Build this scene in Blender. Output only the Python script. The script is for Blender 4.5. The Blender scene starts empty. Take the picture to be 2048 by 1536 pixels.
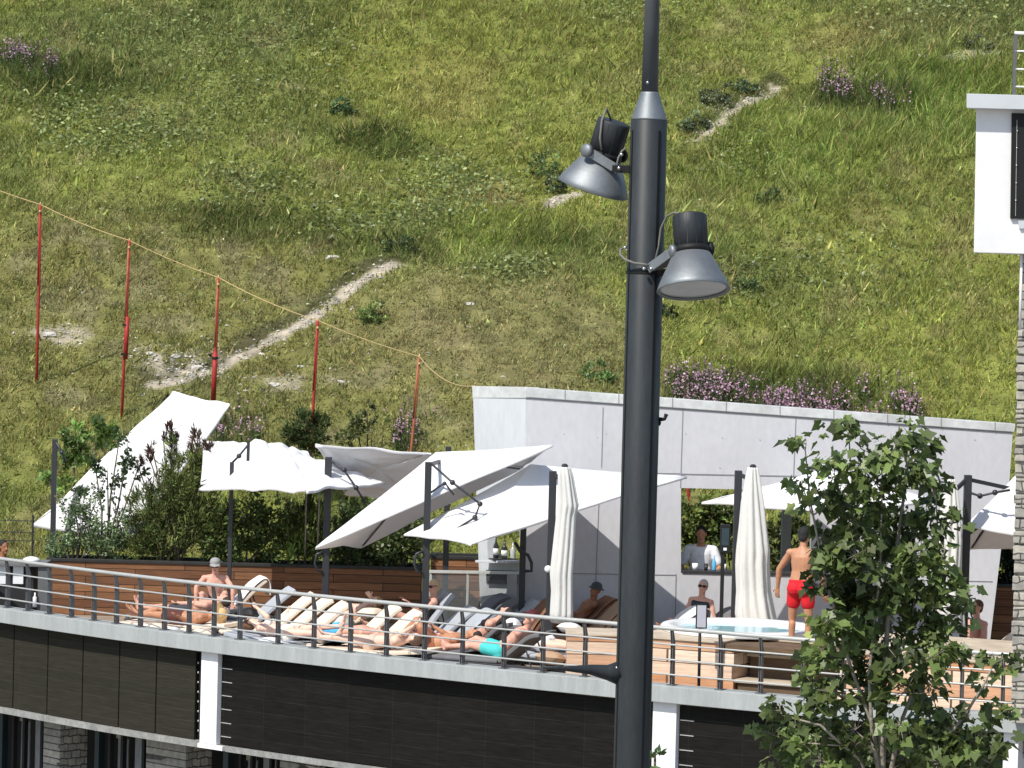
import bpy, math, random
import numpy as np
from mathutils import Vector, Matrix
R = math.radians
random.seed(7)
rng = np.random.default_rng(11)
scene = bpy.context.scene
COL = scene.collection

# ------------------------------------------------------------------ camera
F = 7250.0                      # focal length in pixels of the 2048 x 1536 photograph
CAMZ = 6.0                      # metres above the terrace slab soffit level (z = 0)
ROLL = R(1.45)
PITCH = math.atan(228.0 / F)    # looking slightly down
DECK = -0.1                     # terrace floor level
C0 = Vector((0, 0, CAMZ))
_fw = Vector((0, math.cos(PITCH), -math.sin(PITCH)))
_up0 = Vector((0, math.sin(PITCH), math.cos(PITCH)))
_rt0 = Vector((1, 0, 0))
CR = _rt0 * math.cos(ROLL) + _up0 * math.sin(ROLL)
CU = -_rt0 * math.sin(ROLL) + _up0 * math.cos(ROLL)

def ray(px, py):
    return _fw * F + CR * (px - 1024) + CU * (768 - py)

def P(px, py, d):
    """point of the place seen at photo pixel (px, py) standing d metres away"""
    r = ray(px, py)
    return C0 + r * (d / r.y)

def PZ(px, py, z):
    r = ray(px, py)
    return C0 + r * ((z - CAMZ) / r.z)

def proj(x, y, z):
    v = Vector((x, y, z)) - C0
    w = v.dot(_fw)
    return 1024 + F * v.dot(CR) / w, 768 - F * v.dot(CU) / w

def XD(px, d, z=0.0):
    """x at distance d and height z under photo column px"""
    x = (px - 1024) / F * d
    for _ in range(3):
        x += (px - proj(x, d, z)[0]) / F * d
    return x

cam_data = bpy.data.cameras.new("camera")
cam = bpy.data.objects.new("camera", cam_data)
COL.objects.link(cam)
m = Matrix.Identity(4)
for i in range(3):
    m[i][0] = CR[i]; m[i][1] = CU[i]; m[i][2] = -_fw[i]; m[i][3] = C0[i]
cam.matrix_world = m
cam_data.sensor_width = 36
cam_data.lens = 36 * F / 2048
cam_data.clip_start = 0.5
cam_data.clip_end = 2000
scene.camera = cam

# ------------------------------------------------------------------ light
SUN_DIR = Vector((-0.62, -0.78, 0)).normalized() * math.cos(R(50)) + Vector((0, 0, math.sin(R(50))))
world = bpy.data.worlds.new("World"); scene.world = world
world.use_nodes = True
nt = world.node_tree
bg = nt.nodes["Background"]
sky = nt.nodes.new("ShaderNodeTexSky")
sky.sky_type = 'NISHITA'; sky.sun_disc = False
sky.sun_elevation = R(50)
sky.sun_rotation = math.atan2(SUN_DIR.x, SUN_DIR.y)
nt.links.new(sky.outputs[0], bg.inputs[0])
bg.inputs[1].default_value = 0.122
sl = bpy.data.lights.new("sun", 'SUN'); sl.energy = 4.1; sl.angle = R(0.5); sl.color = (1.0, 0.95, 0.87)
so = bpy.data.objects.new("sun", sl); COL.objects.link(so)
so.rotation_euler = SUN_DIR.to_track_quat('Z', 'Y').to_euler()
so.location = (-20, -20, 40)
vs = scene.view_settings
vs.view_transform = 'Standard'; vs.look = 'None'; vs.gamma = 1.0; vs.exposure = 0.25

# ------------------------------------------------------------------ objects
def tag(o, label, cat, group=None, kind=None):
    if label: o["label"] = label
    if cat: o["category"] = cat
    if group: o["group"] = group
    if kind: o["kind"] = kind
    return o

def thing(name, label, cat, loc=(0, 0, 0), group=None, rz=0.0):
    o = bpy.data.objects.new(name, None)
    o.empty_display_size = 0.2
    COL.objects.link(o)
    o.location = loc; o.rotation_euler = (0, 0, rz)
    tag(o, label, cat, group)
    return o

def copy_thing(root, loc, rz=0.0, label=None, group=None):
    r = root.copy(); COL.objects.link(r)
    r.location = loc; r.rotation_euler = (0, 0, rz)
    if label: r["label"] = label
    if group: r["group"] = group
    for ch in list(root.children):
        c = ch.copy(); COL.objects.link(c); c.parent = r
        for g in list(ch.children):
            e = g.copy(); COL.objects.link(e); e.parent = c
    return r

class MB:
    def __init__(s):
        s.v = []; s.f = []; s.m = []; s.uv = []   # uv per face corner or None
    def _add(s, vs, fs, mi=0, uvs=None):
        b = len(s.v)
        s.v += [tuple(x) for x in vs]
        for k, f in enumerate(fs):
            s.f.append(tuple(b + i for i in f)); s.m.append(mi)
            s.uv.append(uvs[k] if uvs else None)
    def box(s, c, size, rz=0.0, M=None, mi=0):
        hx, hy, hz = size[0] / 2, size[1] / 2, size[2] / 2
        pts = [Vector((x, y, z)) for x in (-hx, hx) for y in (-hy, hy) for z in (-hz, hz)]
        T = M if M is not None else Matrix.Rotation(rz, 3, 'Z')
        pts = [T @ p + Vector(c) for p in pts]
        s._add(pts, [(0, 1, 3, 2), (4, 6, 7, 5), (0, 4, 5, 1), (2, 3, 7, 6), (0, 2, 6, 4), (1, 5, 7, 3)], mi)
    def bar(s, p0, p1, w, h, up=(0, 0, 1), mi=0):
        """rectangular bar from p0 to p1, w across, h along up"""
        p0 = Vector(p0); p1 = Vector(p1); d = p1 - p0; L = d.length; d = d / L
        u = Vector(up); sd = d.cross(u)
        if sd.length < 1e-4: sd = d.cross(Vector((0, 1, 0)))
        sd.normalize(); u = sd.cross(d)
        T = Matrix((d, sd, u)).transposed()
        s.box((p0 + p1) / 2, (L, w, h), M=T, mi=mi)
    def tube(s, pts, r, n=8, mi=0, cap=True):
        pts = [Vector(p) for p in pts]; k = len(pts)
        rr = r if isinstance(r, (list, tuple)) else [r] * k
        b = []; prev = None
        for i, p in enumerate(pts):
            d = (pts[min(i + 1, k - 1)] - pts[max(i - 1, 0)])
            if d.length < 1e-9: d = Vector((0, 0, 1))
            d.normalize()
            if prev is None:
                a = d.orthogonal().normalized()
            else:
                a = (prev - d * prev.dot(d))
                a = a.normalized() if a.length > 1e-6 else d.orthogonal().normalized()
            prev = a; c = d.cross(a)
            b += [p + (a * math.cos(2 * math.pi * j / n) + c * math.sin(2 * math.pi * j / n)) * rr[i] for j in range(n)]
        fs = [(i * n + j, i * n + (j + 1) % n, (i + 1) * n + (j + 1) % n, (i + 1) * n + j) for i in range(k - 1) for j in range(n)]
        if cap:
            fs += [tuple(range(n - 1, -1, -1)), tuple((k - 1) * n + j for j in range(n))]
        s._add(b, fs, mi)
    def lathe(s, o, axis, prof, n=24, mi=0, cap0=True, cap1=True):
        """prof: list of (t along axis, radius)"""
        ax = Vector(axis).normalized(); a = ax.orthogonal().normalized(); c = ax.cross(a)
        o = Vector(o); b = []
        for t, r in prof:
            b += [o + ax * t + (a * math.cos(2 * math.pi * j / n) + c * math.sin(2 * math.pi * j / n)) * r for j in range(n)]
        k = len(prof)
        fs = [(i * n + j, i * n + (j + 1) % n, (i + 1) * n + (j + 1) % n, (i + 1) * n + j) for i in range(k - 1) for j in range(n)]
        if cap0: fs.append(tuple(range(n - 1, -1, -1)))
        if cap1: fs.append(tuple((k - 1) * n + j for j in range(n)))
        s._add(b, fs, mi)
    def ball(s, c, r, n=10, mi=0, sc=(1, 1, 1), M=None):
        c = Vector(c); b = [Vector((0, 0, -1))]; m2 = n // 2
        for i in range(1, m2):
            t = -math.pi / 2 + math.pi * i / m2
            b += [Vector((math.cos(t) * math.cos(2 * math.pi * j / n), math.cos(t) * math.sin(2 * math.pi * j / n), math.sin(t))) for j in range(n)]
        b.append(Vector((0, 0, 1)))
        T = M if M is not None else Matrix.Identity(3)
        b = [c + T @ Vector((p.x * sc[0] * r, p.y * sc[1] * r, p.z * sc[2] * r)) for p in b]
        fs = [(0, 1 + (j + 1) % n, 1 + j) for j in range(n)]
        for i in range(m2 - 2):
            fs += [(1 + i * n + j, 1 + i * n + (j + 1) % n, 1 + (i + 1) * n + (j + 1) % n, 1 + (i + 1) * n + j) for j in range(n)]
        L = len(b) - 1
        fs += [(L, 1 + (m2 - 2) * n + j, 1 + (m2 - 2) * n + (j + 1) % n) for j in range(n)]
        s._add(b, fs, mi)
    def cone(s, p0, p1, r0, r1, n=12, mi=0):
        """round cone: swept sphere from p0 to p1"""
        p0 = Vector(p0); p1 = Vector(p1); d = p1 - p0; L = max(d.length, 1e-5); ax = d / L
        prof = []
        for t in (-90, -60, -30): prof.append((r0 * math.sin(R(t)), max(r0 * math.cos(R(t)), 1e-4)))
        prof += [(0, r0), (L, r1)]
        for t in (30, 60, 90): prof.append((L + r1 * math.sin(R(t)), max(r1 * math.cos(R(t)), 1e-4)))
        s.lathe(p0, ax, prof, n, mi)
    def prism(s, poly, depth, mi=0):
        """extrude a planar polygon (3D points) by vector depth"""
        poly = [Vector(p) for p in poly]; k = len(poly); dv = Vector(depth)
        b = poly + [p + dv for p in poly]
        fs = [tuple(range(k)), tuple(range(2 * k - 1, k - 1, -1))] + [(i, i + k, (i + 1) % k + k, (i + 1) % k) for i in range(k)]
        s._add(b, fs, mi)
    def build(s, name, mats, parent=None, smooth=False, bevel=0.0, sub=0, solid=0.0, recalc=True):
        off = Vector((0, 0, 0)); inv = None
        if parent is not None:
            p = parent; chain = []
            while p is not None:
                chain.append(p); p = p.parent
            W = Matrix.Identity(4)
            for q in reversed(chain):
                W = W @ (Matrix.Translation(q.location) @ q.rotation_euler.to_matrix().to_4x4())
            inv = W.inverted()
        vv = [tuple(inv @ Vector(p)) for p in s.v] if inv is not None else s.v
        me = bpy.data.meshes.new(name)
        me.from_pydata(vv, [], s.f)
        ms = mats if isinstance(mats, (list, tuple)) else [mats]
        for x in ms: me.materials.append(x)
        if len(ms) > 1: me.polygons.foreach_set("material_index", s.m)
        if any(u is not None for u in s.uv):
            ul = me.uv_layers.new(name="UVMap"); k = 0
            for f, u in zip(s.f, s.uv):
                for j in range(len(f)):
                    ul.data[k].uv = u[j] if u else (0, 0)
                    k += 1
        if recalc:
            import bmesh
            bm = bmesh.new(); bm.from_mesh(me)
            bmesh.ops.recalc_face_normals(bm, faces=bm.faces)
            bm.to_mesh(me); bm.free()
        if smooth: me.polygons.foreach_set("use_smooth", [True] * len(me.polygons))
        me.update()
        o = bpy.data.objects.new(name, me); COL.objects.link(o)
        if parent is not None: o.parent = parent
        if bevel:
            b = o.modifiers.new("bevel", 'BEVEL'); b.width = bevel; b.segments = 2; b.limit_method = 'ANGLE'; b.angle_limit = R(40)
        if solid:
            b = o.modifiers.new("solid", 'SOLIDIFY'); b.thickness = solid; b.offset = 0
        if sub:
            b = o.modifiers.new("sub", 'SUBSURF'); b.levels = sub; b.render_levels = sub
        return o

def fast_mesh(name, V, n_per, mats, cols=None, parent=None, smooth=False, faces=None):
    """V: (N,3); either faces are consecutive n_per-gons or given as an (M,n_per) array; cols: (N,3) colours"""
    V = np.ascontiguousarray(V, dtype=np.float32)
    if parent is not None:
        V = V - np.array(parent.location, dtype=np.float32)
    N = len(V)
    if faces is None: faces = np.arange(N, dtype=np.int32).reshape(-1, n_per)
    M = len(faces)
    me = bpy.data.meshes.new(name)
    me.vertices.add(N); me.vertices.foreach_set("co", V.ravel())
    me.loops.add(M * n_per); me.loops.foreach_set("vertex_index", np.ascontiguousarray(faces, dtype=np.int32).ravel())
    me.polygons.add(M)
    me.polygons.foreach_set("loop_start", np.arange(0, M * n_per, n_per, dtype=np.int32))
    me.update(calc_edges=True)
    if cols is not None:
        a = me.attributes.new("Col", 'FLOAT_COLOR', 'POINT')
        c4 = np.ones((N, 4), dtype=np.float32); c4[:, :3] = cols
        a.data.foreach_set("color", c4.ravel())
    if smooth: me.polygons.foreach_set("use_smooth", [True] * M)
    for x in (mats if isinstance(mats, (list, tuple)) else [mats]): me.materials.append(x)
    o = bpy.data.objects.new(name, me); COL.objects.link(o)
    if parent is not None: o.parent = parent
    return o

# ------------------------------------------------------------------ materials
def new_mat(name):
    m = bpy.data.materials.new(name); m.use_nodes = True
    return m, m.node_tree, m.node_tree.nodes["Principled BSDF"]

def nd(t, kind, **kw):
    n = t.nodes.new(kind)
    for k, v in kw.items():
        if k.startswith("i_"): n.inputs[k[2:].replace("_", " ")].default_value = v
        else: setattr(n, k, v)
    return n

def mat(name, c, rough=0.6, metal=0.0, var=0.12, scale=4.0, bump=0.0, bscale=40.0, spec=0.3, var2=0.0, scale2=40.0, trans=0.0, stretch=None):
    m, t, p = new_mat(name)
    p.inputs["Roughness"].default_value = rough
    p.inputs["Metallic"].default_value = metal
    p.inputs["Specular IOR Level"].default_value = spec
    tc = nd(t, "ShaderNodeTexCoord")
    src = tc.outputs["Object"]
    if stretch:
        mp = nd(t, "ShaderNodeMapping"); mp.inputs["Scale"].default_value = stretch
        t.links.new(src, mp.inputs[0]); src = mp.outputs[0]
    n1 = nd(t, "ShaderNodeTexNoise", i_Scale=scale, i_Detail=5.0, i_Roughness=0.6)
    t.links.new(src, n1.inputs["Vector"])
    mr = nd(t, "ShaderNodeMapRange"); mr.inputs[1].default_value = 0.3; mr.inputs[2].default_value = 0.7
    mr.inputs[3].default_value = 1 - var; mr.inputs[4].default_value = 1 + var
    t.links.new(n1.outputs[0], mr.inputs[0])
    val = mr.outputs[0]
    if var2:
        n2 = nd(t, "ShaderNodeTexNoise", i_Scale=scale2, i_Detail=3.0)
        t.links.new(src, n2.inputs["Vector"])
        m2 = nd(t, "ShaderNodeMapRange"); m2.inputs[1].default_value = 0.3; m2.inputs[2].default_value = 0.7
        m2.inputs[3].default_value = 1 - var2; m2.inputs[4].default_value = 1 + var2
        t.links.new(n2.outputs[0], m2.inputs[0])
        mm = nd(t, "ShaderNodeMath", operation='MULTIPLY')
        t.links.new(val, mm.inputs[0]); t.links.new(m2.outputs[0], mm.inputs[1]); val = mm.outputs[0]
    vm = nd(t, "ShaderNodeVectorMath", operation='SCALE')
    vm.inputs[0].default_value = c
    t.links.new(val, vm.inputs["Scale"])
    t.links.new(vm.outputs[0], p.inputs["Base Color"])
    if bump:
        bn = nd(t, "ShaderNodeTexNoise", i_Scale=bscale, i_Detail=4.0)
        t.links.new(src, bn.inputs["Vector"])
        bp = nd(t, "ShaderNodeBump", i_Strength=bump, i_Distance=0.02)
        t.links.new(bn.outputs[0], bp.inputs["Height"]); t.links.new(bp.outputs[0], p.inputs["Normal"])
    if trans:
        tr = nd(t, "ShaderNodeBsdfTranslucent"); t.links.new(vm.outputs[0], tr.inputs[0])
        mx = nd(t, "ShaderNodeMixShader"); mx.inputs[0].default_value = trans
        t.links.new(p.outputs[0], mx.inputs[1]); t.links.new(tr.outputs[0], mx.inputs[2])
        t.links.new(mx.outputs[0], t.nodes["Material Output"].inputs[0])
    return m

def mat_attr(name, rough=0.6, trans=0.25, noise=0.0, scale=3.0, spec=0.25, mul=1.0):
    """base colour from the mesh's own Col attribute (each leaf its own tint)"""
    m, t, p = new_mat(name)
    p.inputs["Roughness"].default_value = rough
    p.inputs["Specular IOR Level"].default_value = spec
    a = nd(t, "ShaderNodeAttribute", attribute_name="Col")
    src = a.outputs["Color"]
    if noise:
        tc = nd(t, "ShaderNodeTexCoord")
        n1 = nd(t, "ShaderNodeTexNoise", i_Scale=scale, i_Detail=6.0, i_Roughness=0.65)
        t.links.new(tc.outputs["Object"], n1.inputs["Vector"])
        mr = nd(t, "ShaderNodeMapRange"); mr.inputs[1].default_value = 0.3; mr.inputs[2].default_value = 0.7
        mr.inputs[3].default_value = 1 - noise; mr.inputs[4].default_value = 1 + noise
        t.links.new(n1.outputs[0], mr.inputs[0])
        vm = nd(t, "ShaderNodeVectorMath", operation='SCALE')
        t.links.new(src, vm.inputs[0]); t.links.new(mr.outputs[0], vm.inputs["Scale"]); src = vm.outputs[0]
    t.links.new(src, p.inputs["Base Color"])
    if trans:
        tr = nd(t, "ShaderNodeBsdfTranslucent"); t.links.new(src, tr.inputs[0])
        mx = nd(t, "ShaderNodeMixShader"); mx.inputs[0].default_value = trans
        t.links.new(p.outputs[0], mx.inputs[1]); t.links.new(tr.outputs[0], mx.inputs[2])
        t.links.new(mx.outputs[0], t.nodes["Material Output"].inputs[0])
    return m

def mat_brick(name, c1, c2, cm, bw, bh, mortar=0.004, rough=0.7, uv=False, offset=0.5, grain=0.25, bump=0.3, spec=0.25, gscale=(3, 3, 40), wob=0.0, freq=2, sq=1.0):
    """courses of boards or stones: u along the wall, v = height"""
    m, t, p = new_mat(name)
    p.inputs["Roughness"].default_value = rough
    p.inputs["Specular IOR Level"].default_value = spec
    tc = nd(t, "ShaderNodeTexCoord")
    if uv:
        vec = tc.outputs["UV"]
    else:
        sx = nd(t, "ShaderNodeSeparateXYZ"); t.links.new(tc.outputs["Object"], sx.inputs[0])
        ad = nd(t, "ShaderNodeMath", operation='ADD'); t.links.new(sx.outputs[0], ad.inputs[0]); t.links.new(sx.outputs[1], ad.inputs[1])
        cb = nd(t, "ShaderNodeCombineXYZ"); t.links.new(ad.outputs[0], cb.inputs[0]); t.links.new(sx.outputs[2], cb.inputs[1])
        vec = cb.outputs[0]
    if wob:
        wn = nd(t, "ShaderNodeTexNoise", i_Scale=5.0, i_Detail=2.0); t.links.new(vec, wn.inputs["Vector"])
        ws = nd(t, "ShaderNodeVectorMath", operation='SCALE'); ws.inputs["Scale"].default_value = wob
        t.links.new(wn.outputs["Color"], ws.inputs[0])
        wa = nd(t, "ShaderNodeVectorMath", operation='ADD'); t.links.new(vec, wa.inputs[0]); t.links.new(ws.outputs[0], wa.inputs[1])
        vec = wa.outputs[0]
    b = nd(t, "ShaderNodeTexBrick", offset=offset, offset_frequency=freq, squash=sq)
    b.inputs["Scale"].default_value = 1.0
    b.inputs["Color1"].default_value = (*c1, 1); b.inputs["Color2"].default_value = (*c2, 1); b.inputs["Mortar"].default_value = (*cm, 1)
    b.inputs["Mortar Size"].default_value = mortar; b.inputs["Mortar Smooth"].default_value = 0.1
    b.inputs["Brick Width"].default_value = bw; b.inputs["Row Height"].default_value = bh
    t.links.new(vec, b.inputs["Vector"])
    mp = nd(t, "ShaderNodeMapping"); mp.inputs["Scale"].default_value = gscale
    t.links.new(tc.outputs["Object"], mp.inputs[0])
    n1 = nd(t, "ShaderNodeTexNoise", i_Scale=1.0, i_Detail=5.0, i_Roughness=0.65); t.links.new(mp.outputs[0], n1.inputs["Vector"])
    mr = nd(t, "ShaderNodeMapRange"); mr.inputs[1].default_value = 0.3; mr.inputs[2].default_value = 0.7
    mr.inputs[3].default_value = 1 - grain; mr.inputs[4].default_value = 1 + grain
    t.links.new(n1.outputs[0], mr.inputs[0])
    vm = nd(t, "ShaderNodeVectorMath", operation='SCALE'); t.links.new(b.outputs["Color"], vm.inputs[0]); t.links.new(mr.outputs[0], vm.inputs["Scale"])
    t.links.new(vm.outputs[0], p.inputs["Base Color"])
    if bump:
        bp = nd(t, "ShaderNodeBump", i_Strength=bump, i_Distance=0.01); bp.invert = True
        t.links.new(b.outputs["Fac"], bp.inputs["Height"]); t.links.new(bp.outputs[0], p.inputs["Normal"])
    return m

M = {}
M['concrete'] = mat("grey painted concrete", (0.34, 0.365, 0.36), 0.8, var=0.12, scale=2.2, var2=0.06, scale2=25, bump=0.1, stretch=(2.5, 2.5, 0.35))
M['white'] = mat("white render", (0.79, 0.79, 0.79), 0.85, var=0.04, scale=1.5, var2=0.02, scale2=9, bump=0.08, bscale=80)
M['fascia'] = mat("pale grey fascia", (0.55, 0.58, 0.60), 0.7, var=0.05, scale=2)
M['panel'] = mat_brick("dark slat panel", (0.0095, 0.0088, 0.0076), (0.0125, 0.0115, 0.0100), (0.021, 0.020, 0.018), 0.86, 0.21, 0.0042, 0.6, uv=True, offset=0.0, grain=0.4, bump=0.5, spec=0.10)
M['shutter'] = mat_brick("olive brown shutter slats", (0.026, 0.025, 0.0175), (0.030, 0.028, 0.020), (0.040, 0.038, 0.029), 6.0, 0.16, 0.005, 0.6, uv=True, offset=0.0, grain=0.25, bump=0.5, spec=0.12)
M['gap'] = mat("near black metal", (0.012, 0.012, 0.012), 0.6, var=0.1)
M['stone'] = mat_brick("dressed stone", (0.47, 0.44, 0.37), (0.30, 0.29, 0.26), (0.10, 0.095, 0.085), 0.24, 0.12, 0.010, 0.9, grain=0.3, bump=1.0, gscale=(9, 9, 9), wob=0.10)
M['steel'] = mat("grey galvanised rail", (0.46, 0.47, 0.45), 0.45, 0.25, var=0.08, scale=8, spec=0.4)
M['post'] = mat("dark grey rail post", (0.13, 0.135, 0.14), 0.5, 0.2, var=0.1, scale=8, spec=0.4)
M['mast'] = mat("anthracite aluminium", (0.032, 0.034, 0.040), 0.42, 0.0, var=0.1, scale=6, spec=0.45)
M['lamp'] = mat("dark grey powder coat", (0.028, 0.033, 0.037), 0.5, 0.0, var=0.18, scale=5, spec=0.30, var2=0.12, scale2=45, stretch=(1, 1, 0.25))
M['lamp_light'] = mat("grey powder coated aluminium", (0.23, 0.25, 0.262), 0.56, 0.70, var=0.14, scale=9, spec=0.5, var2=0.06, scale2=60)
M['lamp_up'] = mat("grey upper pole coat", (0.062, 0.070, 0.076), 0.45, 0.0, var=0.15, scale=6, spec=0.45)
M['groove'] = mat("black groove", (0.006, 0.006, 0.006), 0.6, var=0.1)
M['bright'] = mat("bare bolt steel", (0.75, 0.75, 0.75), 0.2, 1.0, var=0.05)
M['rubber'] = mat("black rubber cable", (0.03, 0.03, 0.028), 0.5, var=0.1)
M['cable'] = mat("weathered grey cable", (0.16, 0.16, 0.14), 0.5, var=0.1)
M['glass_lens'] = mat("frosted lamp glass", (0.45, 0.48, 0.47), 0.15, 0.0, var=0.1, scale=8, spec=0.6)
M['cloth'] = mat("white parasol canvas", (0.82, 0.82, 0.83), 0.9, var=0.03, scale=3, bump=0.15, bscale=9, trans=0.12)
M['cloth_fold'] = mat("off white folded canvas", (0.70, 0.70, 0.67), 0.9, var=0.05, scale=4, bump=0.2, bscale=14, trans=0.1)
M['planter'] = mat_brick("brown planter boards", (0.27, 0.130, 0.062), (0.135, 0.062, 0.032), (0.02, 0.012, 0.008), 1.7, 0.135, 0.006, 0.75, grain=0.35, gscale=(2.2, 2.2, 38))
M['planter_light'] = mat_brick("light larch boards", (0.50, 0.27, 0.13), (0.42, 0.22, 0.10), (0.05, 0.03, 0.02), 1.2, 0.12, 0.006, 0.75, grain=0.25, gscale=(2.2, 2.2, 38))
M['rim'] = mat("dark planter rim", (0.030, 0.032, 0.030), 0.6, var=0.15, scale=6)
M['soil'] = mat("planter soil", (0.045, 0.032, 0.022), 0.95, var=0.3, scale=10, bump=0.5)
M['wood'] = mat_brick("sun bleached cladding boards", (0.78, 0.62, 0.48), (0.52, 0.24, 0.11), (0.13, 0.085, 0.06), 0.95, 0.185, 0.008, 0.75, grain=0.24, gscale=(2.0, 2.0, 34))
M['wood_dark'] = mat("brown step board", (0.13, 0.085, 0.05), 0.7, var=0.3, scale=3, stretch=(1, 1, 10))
M['wood_pale'] = mat("pale weathered board", (0.50, 0.42, 0.32), 0.75, var=0.2, scale=3, stretch=(1, 1, 14))
M['deck'] = mat_brick("terrace decking", (0.34, 0.27, 0.20), (0.28, 0.22, 0.17), (0.05, 0.04, 0.03), 2.0, 0.14, 0.006, 0.8, grain=0.2, bump=0.2)
M['acrylic'] = mat("white hot tub acrylic", (0.80, 0.82, 0.83), 0.25, var=0.02, spec=0.5)
M['bar_wall'] = mat("light grey cement board", (0.53, 0.535, 0.56), 0.8, var=0.06, scale=0.9, var2=0.04, scale2=12, stretch=(1, 1, 0.5))
M['bar_side'] = mat("pale grey cement board", (0.52, 0.55, 0.57), 0.75, var=0.06, scale=2.5, stretch=(4, 4, 1))
M['cap'] = mat("weathered zinc cap", (0.56, 0.58, 0.57), 0.6, 0.1, var=0.20, scale=1.6, var2=0.10, scale2=9)
M['joint'] = mat("panel joint", (0.24, 0.24, 0.25), 0.8, var=0.1)
M['dark_in'] = mat("dark interior", (0.025, 0.024, 0.024), 0.8, var=0.2)
M['counter'] = mat("dark counter top", (0.04, 0.04, 0.042), 0.4, var=0.1)
M['glass'] = mat("bottle glass", (0.03, 0.035, 0.03), 0.12, var=0.1, spec=0.6)
M['paper'] = mat("white paper", (0.78, 0.79, 0.80), 0.8, var=0.03)
M['beige'] = mat("cream lounger cloth", (0.80, 0.68, 0.54), 0.9, var=0.05, scale=5, bump=0.1, bscale=60)
M['grey_cloth'] = mat("blue grey lounger cloth", (0.40, 0.43, 0.47), 0.9, var=0.06, scale=5, bump=0.1, bscale=60)
M['dark_cloth'] = mat("charcoal lounger cloth", (0.16, 0.16, 0.165), 0.9, var=0.08, scale=5, bump=0.1, bscale=60)
M['brown_cloth'] = mat("brown towel", (0.23, 0.115, 0.065), 0.95, var=0.14, scale=5, bump=0.4, bscale=30)
M['tan_cloth'] = mat("tan towel", (0.42, 0.28, 0.18), 0.95, var=0.12, scale=5, bump=0.4, bscale=30)
M['white_cloth'] = mat("white towel", (0.80, 0.79, 0.77), 0.95, var=0.05, scale=5, bump=0.4, bscale=30)
M['blue_cloth'] = mat("sky blue cloth", (0.10, 0.45, 0.72), 0.9, var=0.12, scale=9, bump=0.4, bscale=25)
M['frame'] = mat("lounger frame", (0.055, 0.055, 0.06), 0.5, var=0.1)
M['red'] = mat("red pole paint", (0.34, 0.032, 0.028), 0.55, var=0.22, scale=3, stretch=(1, 1, 3))
M['orange'] = mat("faded orange pole paint", (0.36, 0.12, 0.06), 0.6, var=0.25, scale=3, stretch=(1, 1, 3))
M['rope'] = mat("straw coloured rope", (0.50, 0.37, 0.18), 0.9, var=0.2, scale=20)
M['rock'] = mat("pale grey rock", (0.52, 0.50, 0.46), 0.9, var=0.25, scale=5, bump=0.6, bscale=12)
M['bark'] = mat("grey brown bark", (0.13, 0.11, 0.085), 0.9, var=0.3, scale=14, bump=0.4)
M['bark_pale'] = mat("pale young bark", (0.30, 0.27, 0.22), 0.9, var=0.3, scale=14, bump=0.4)
M['leaf'] = mat_attr("broad leaf", 0.42, 0.30, spec=0.45)
M['needle'] = mat_attr("conifer needles", 0.65, 0.12, spec=0.2)
M['grass'] = mat_attr("meadow grass", 0.75, 0.22, spec=0.12)
M['turf'] = mat_attr("turf soil", 0.95, 0.0, noise=0.35, scale=2.5, spec=0.05)
M['petal'] = mat_attr("flower petals", 0.8, 0.2)
# ------------------------------------------------------------------ people
ZV = Vector((0, 0, 1))

def fuse(mb, voxel=0.009, smooth=5, fac=0.5):
    me = bpy.data.meshes.new("tmp"); me.from_pydata(mb.v, [], mb.f)
    o = bpy.data.objects.new("tmp", me); COL.objects.link(o)
    r = o.modifiers.new("r", 'REMESH'); r.mode = 'VOXEL'; r.voxel_size = voxel; r.adaptivity = 0.0
    if smooth:
        s = o.modifiers.new("s", 'SMOOTH'); s.factor = fac; s.iterations = smooth
    dg = bpy.context.evaluated_depsgraph_get()
    out = bpy.data.meshes.new_from_object(o.evaluated_get(dg))
    bpy.data.objects.remove(o); bpy.data.meshes.remove(me)
    return out

def nz(v): return Vector(v).normalized()

def skin_mat(name, c):
    m, t, p = new_mat(name)
    a = nd(t, "ShaderNodeAttribute", attribute_name="Col")
    tc = nd(t, "ShaderNodeTexCoord")
    n1 = nd(t, "ShaderNodeTexNoise", i_Scale=9.0, i_Detail=4.0); t.links.new(tc.outputs["Object"], n1.inputs["Vector"])
    mr = nd(t, "ShaderNodeMapRange"); mr.inputs[1].default_value = 0.3; mr.inputs[2].default_value = 0.7
    mr.inputs[3].default_value = 0.9; mr.inputs[4].default_value = 1.1; t.links.new(n1.outputs[0], mr.inputs[0])
    vm = nd(t, "ShaderNodeVectorMath", operation='SCALE'); t.links.new(a.outputs["Color"], vm.inputs[0]); t.links.new(mr.outputs[0], vm.inputs["Scale"])
    t.links.new(vm.outputs[0], p.inputs["Base Color"])
    p.inputs["Roughness"].default_value = 0.5; p.inputs["Specular IOR Level"].default_value = 0.35
    p.inputs["Subsurface Weight"].default_value = 0.12; p.inputs["Subsurface Radius"].default_value = (0.02, 0.008, 0.004)
    p.inputs["Subsurface Scale"].default_value = 0.5
    return m
M['skin'] = skin_mat("skin", None)
SKIN = {'pale': (0.76, 0.51, 0.40), 'pink': (0.66, 0.36, 0.27), 'tan': (0.47, 0.235, 0.135), 'brown': (0.33, 0.145, 0.075)}
_cloth = {}
def cloth(c):
    k = tuple(c)
    if k not in _cloth: _cloth[k] = mat("swimwear fabric", c, 0.8, var=0.12, scale=12, bump=0.2, bscale=25)
    return _cloth[k]
_hair = {}
def hairm(c):
    k = tuple(c)
    if k not in _hair: _hair[k] = mat("hair", c, 0.55, var=0.35, scale=60, stretch=(1, 1, 4), bump=0.5, bscale=90)
    return _hair[k]

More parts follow.
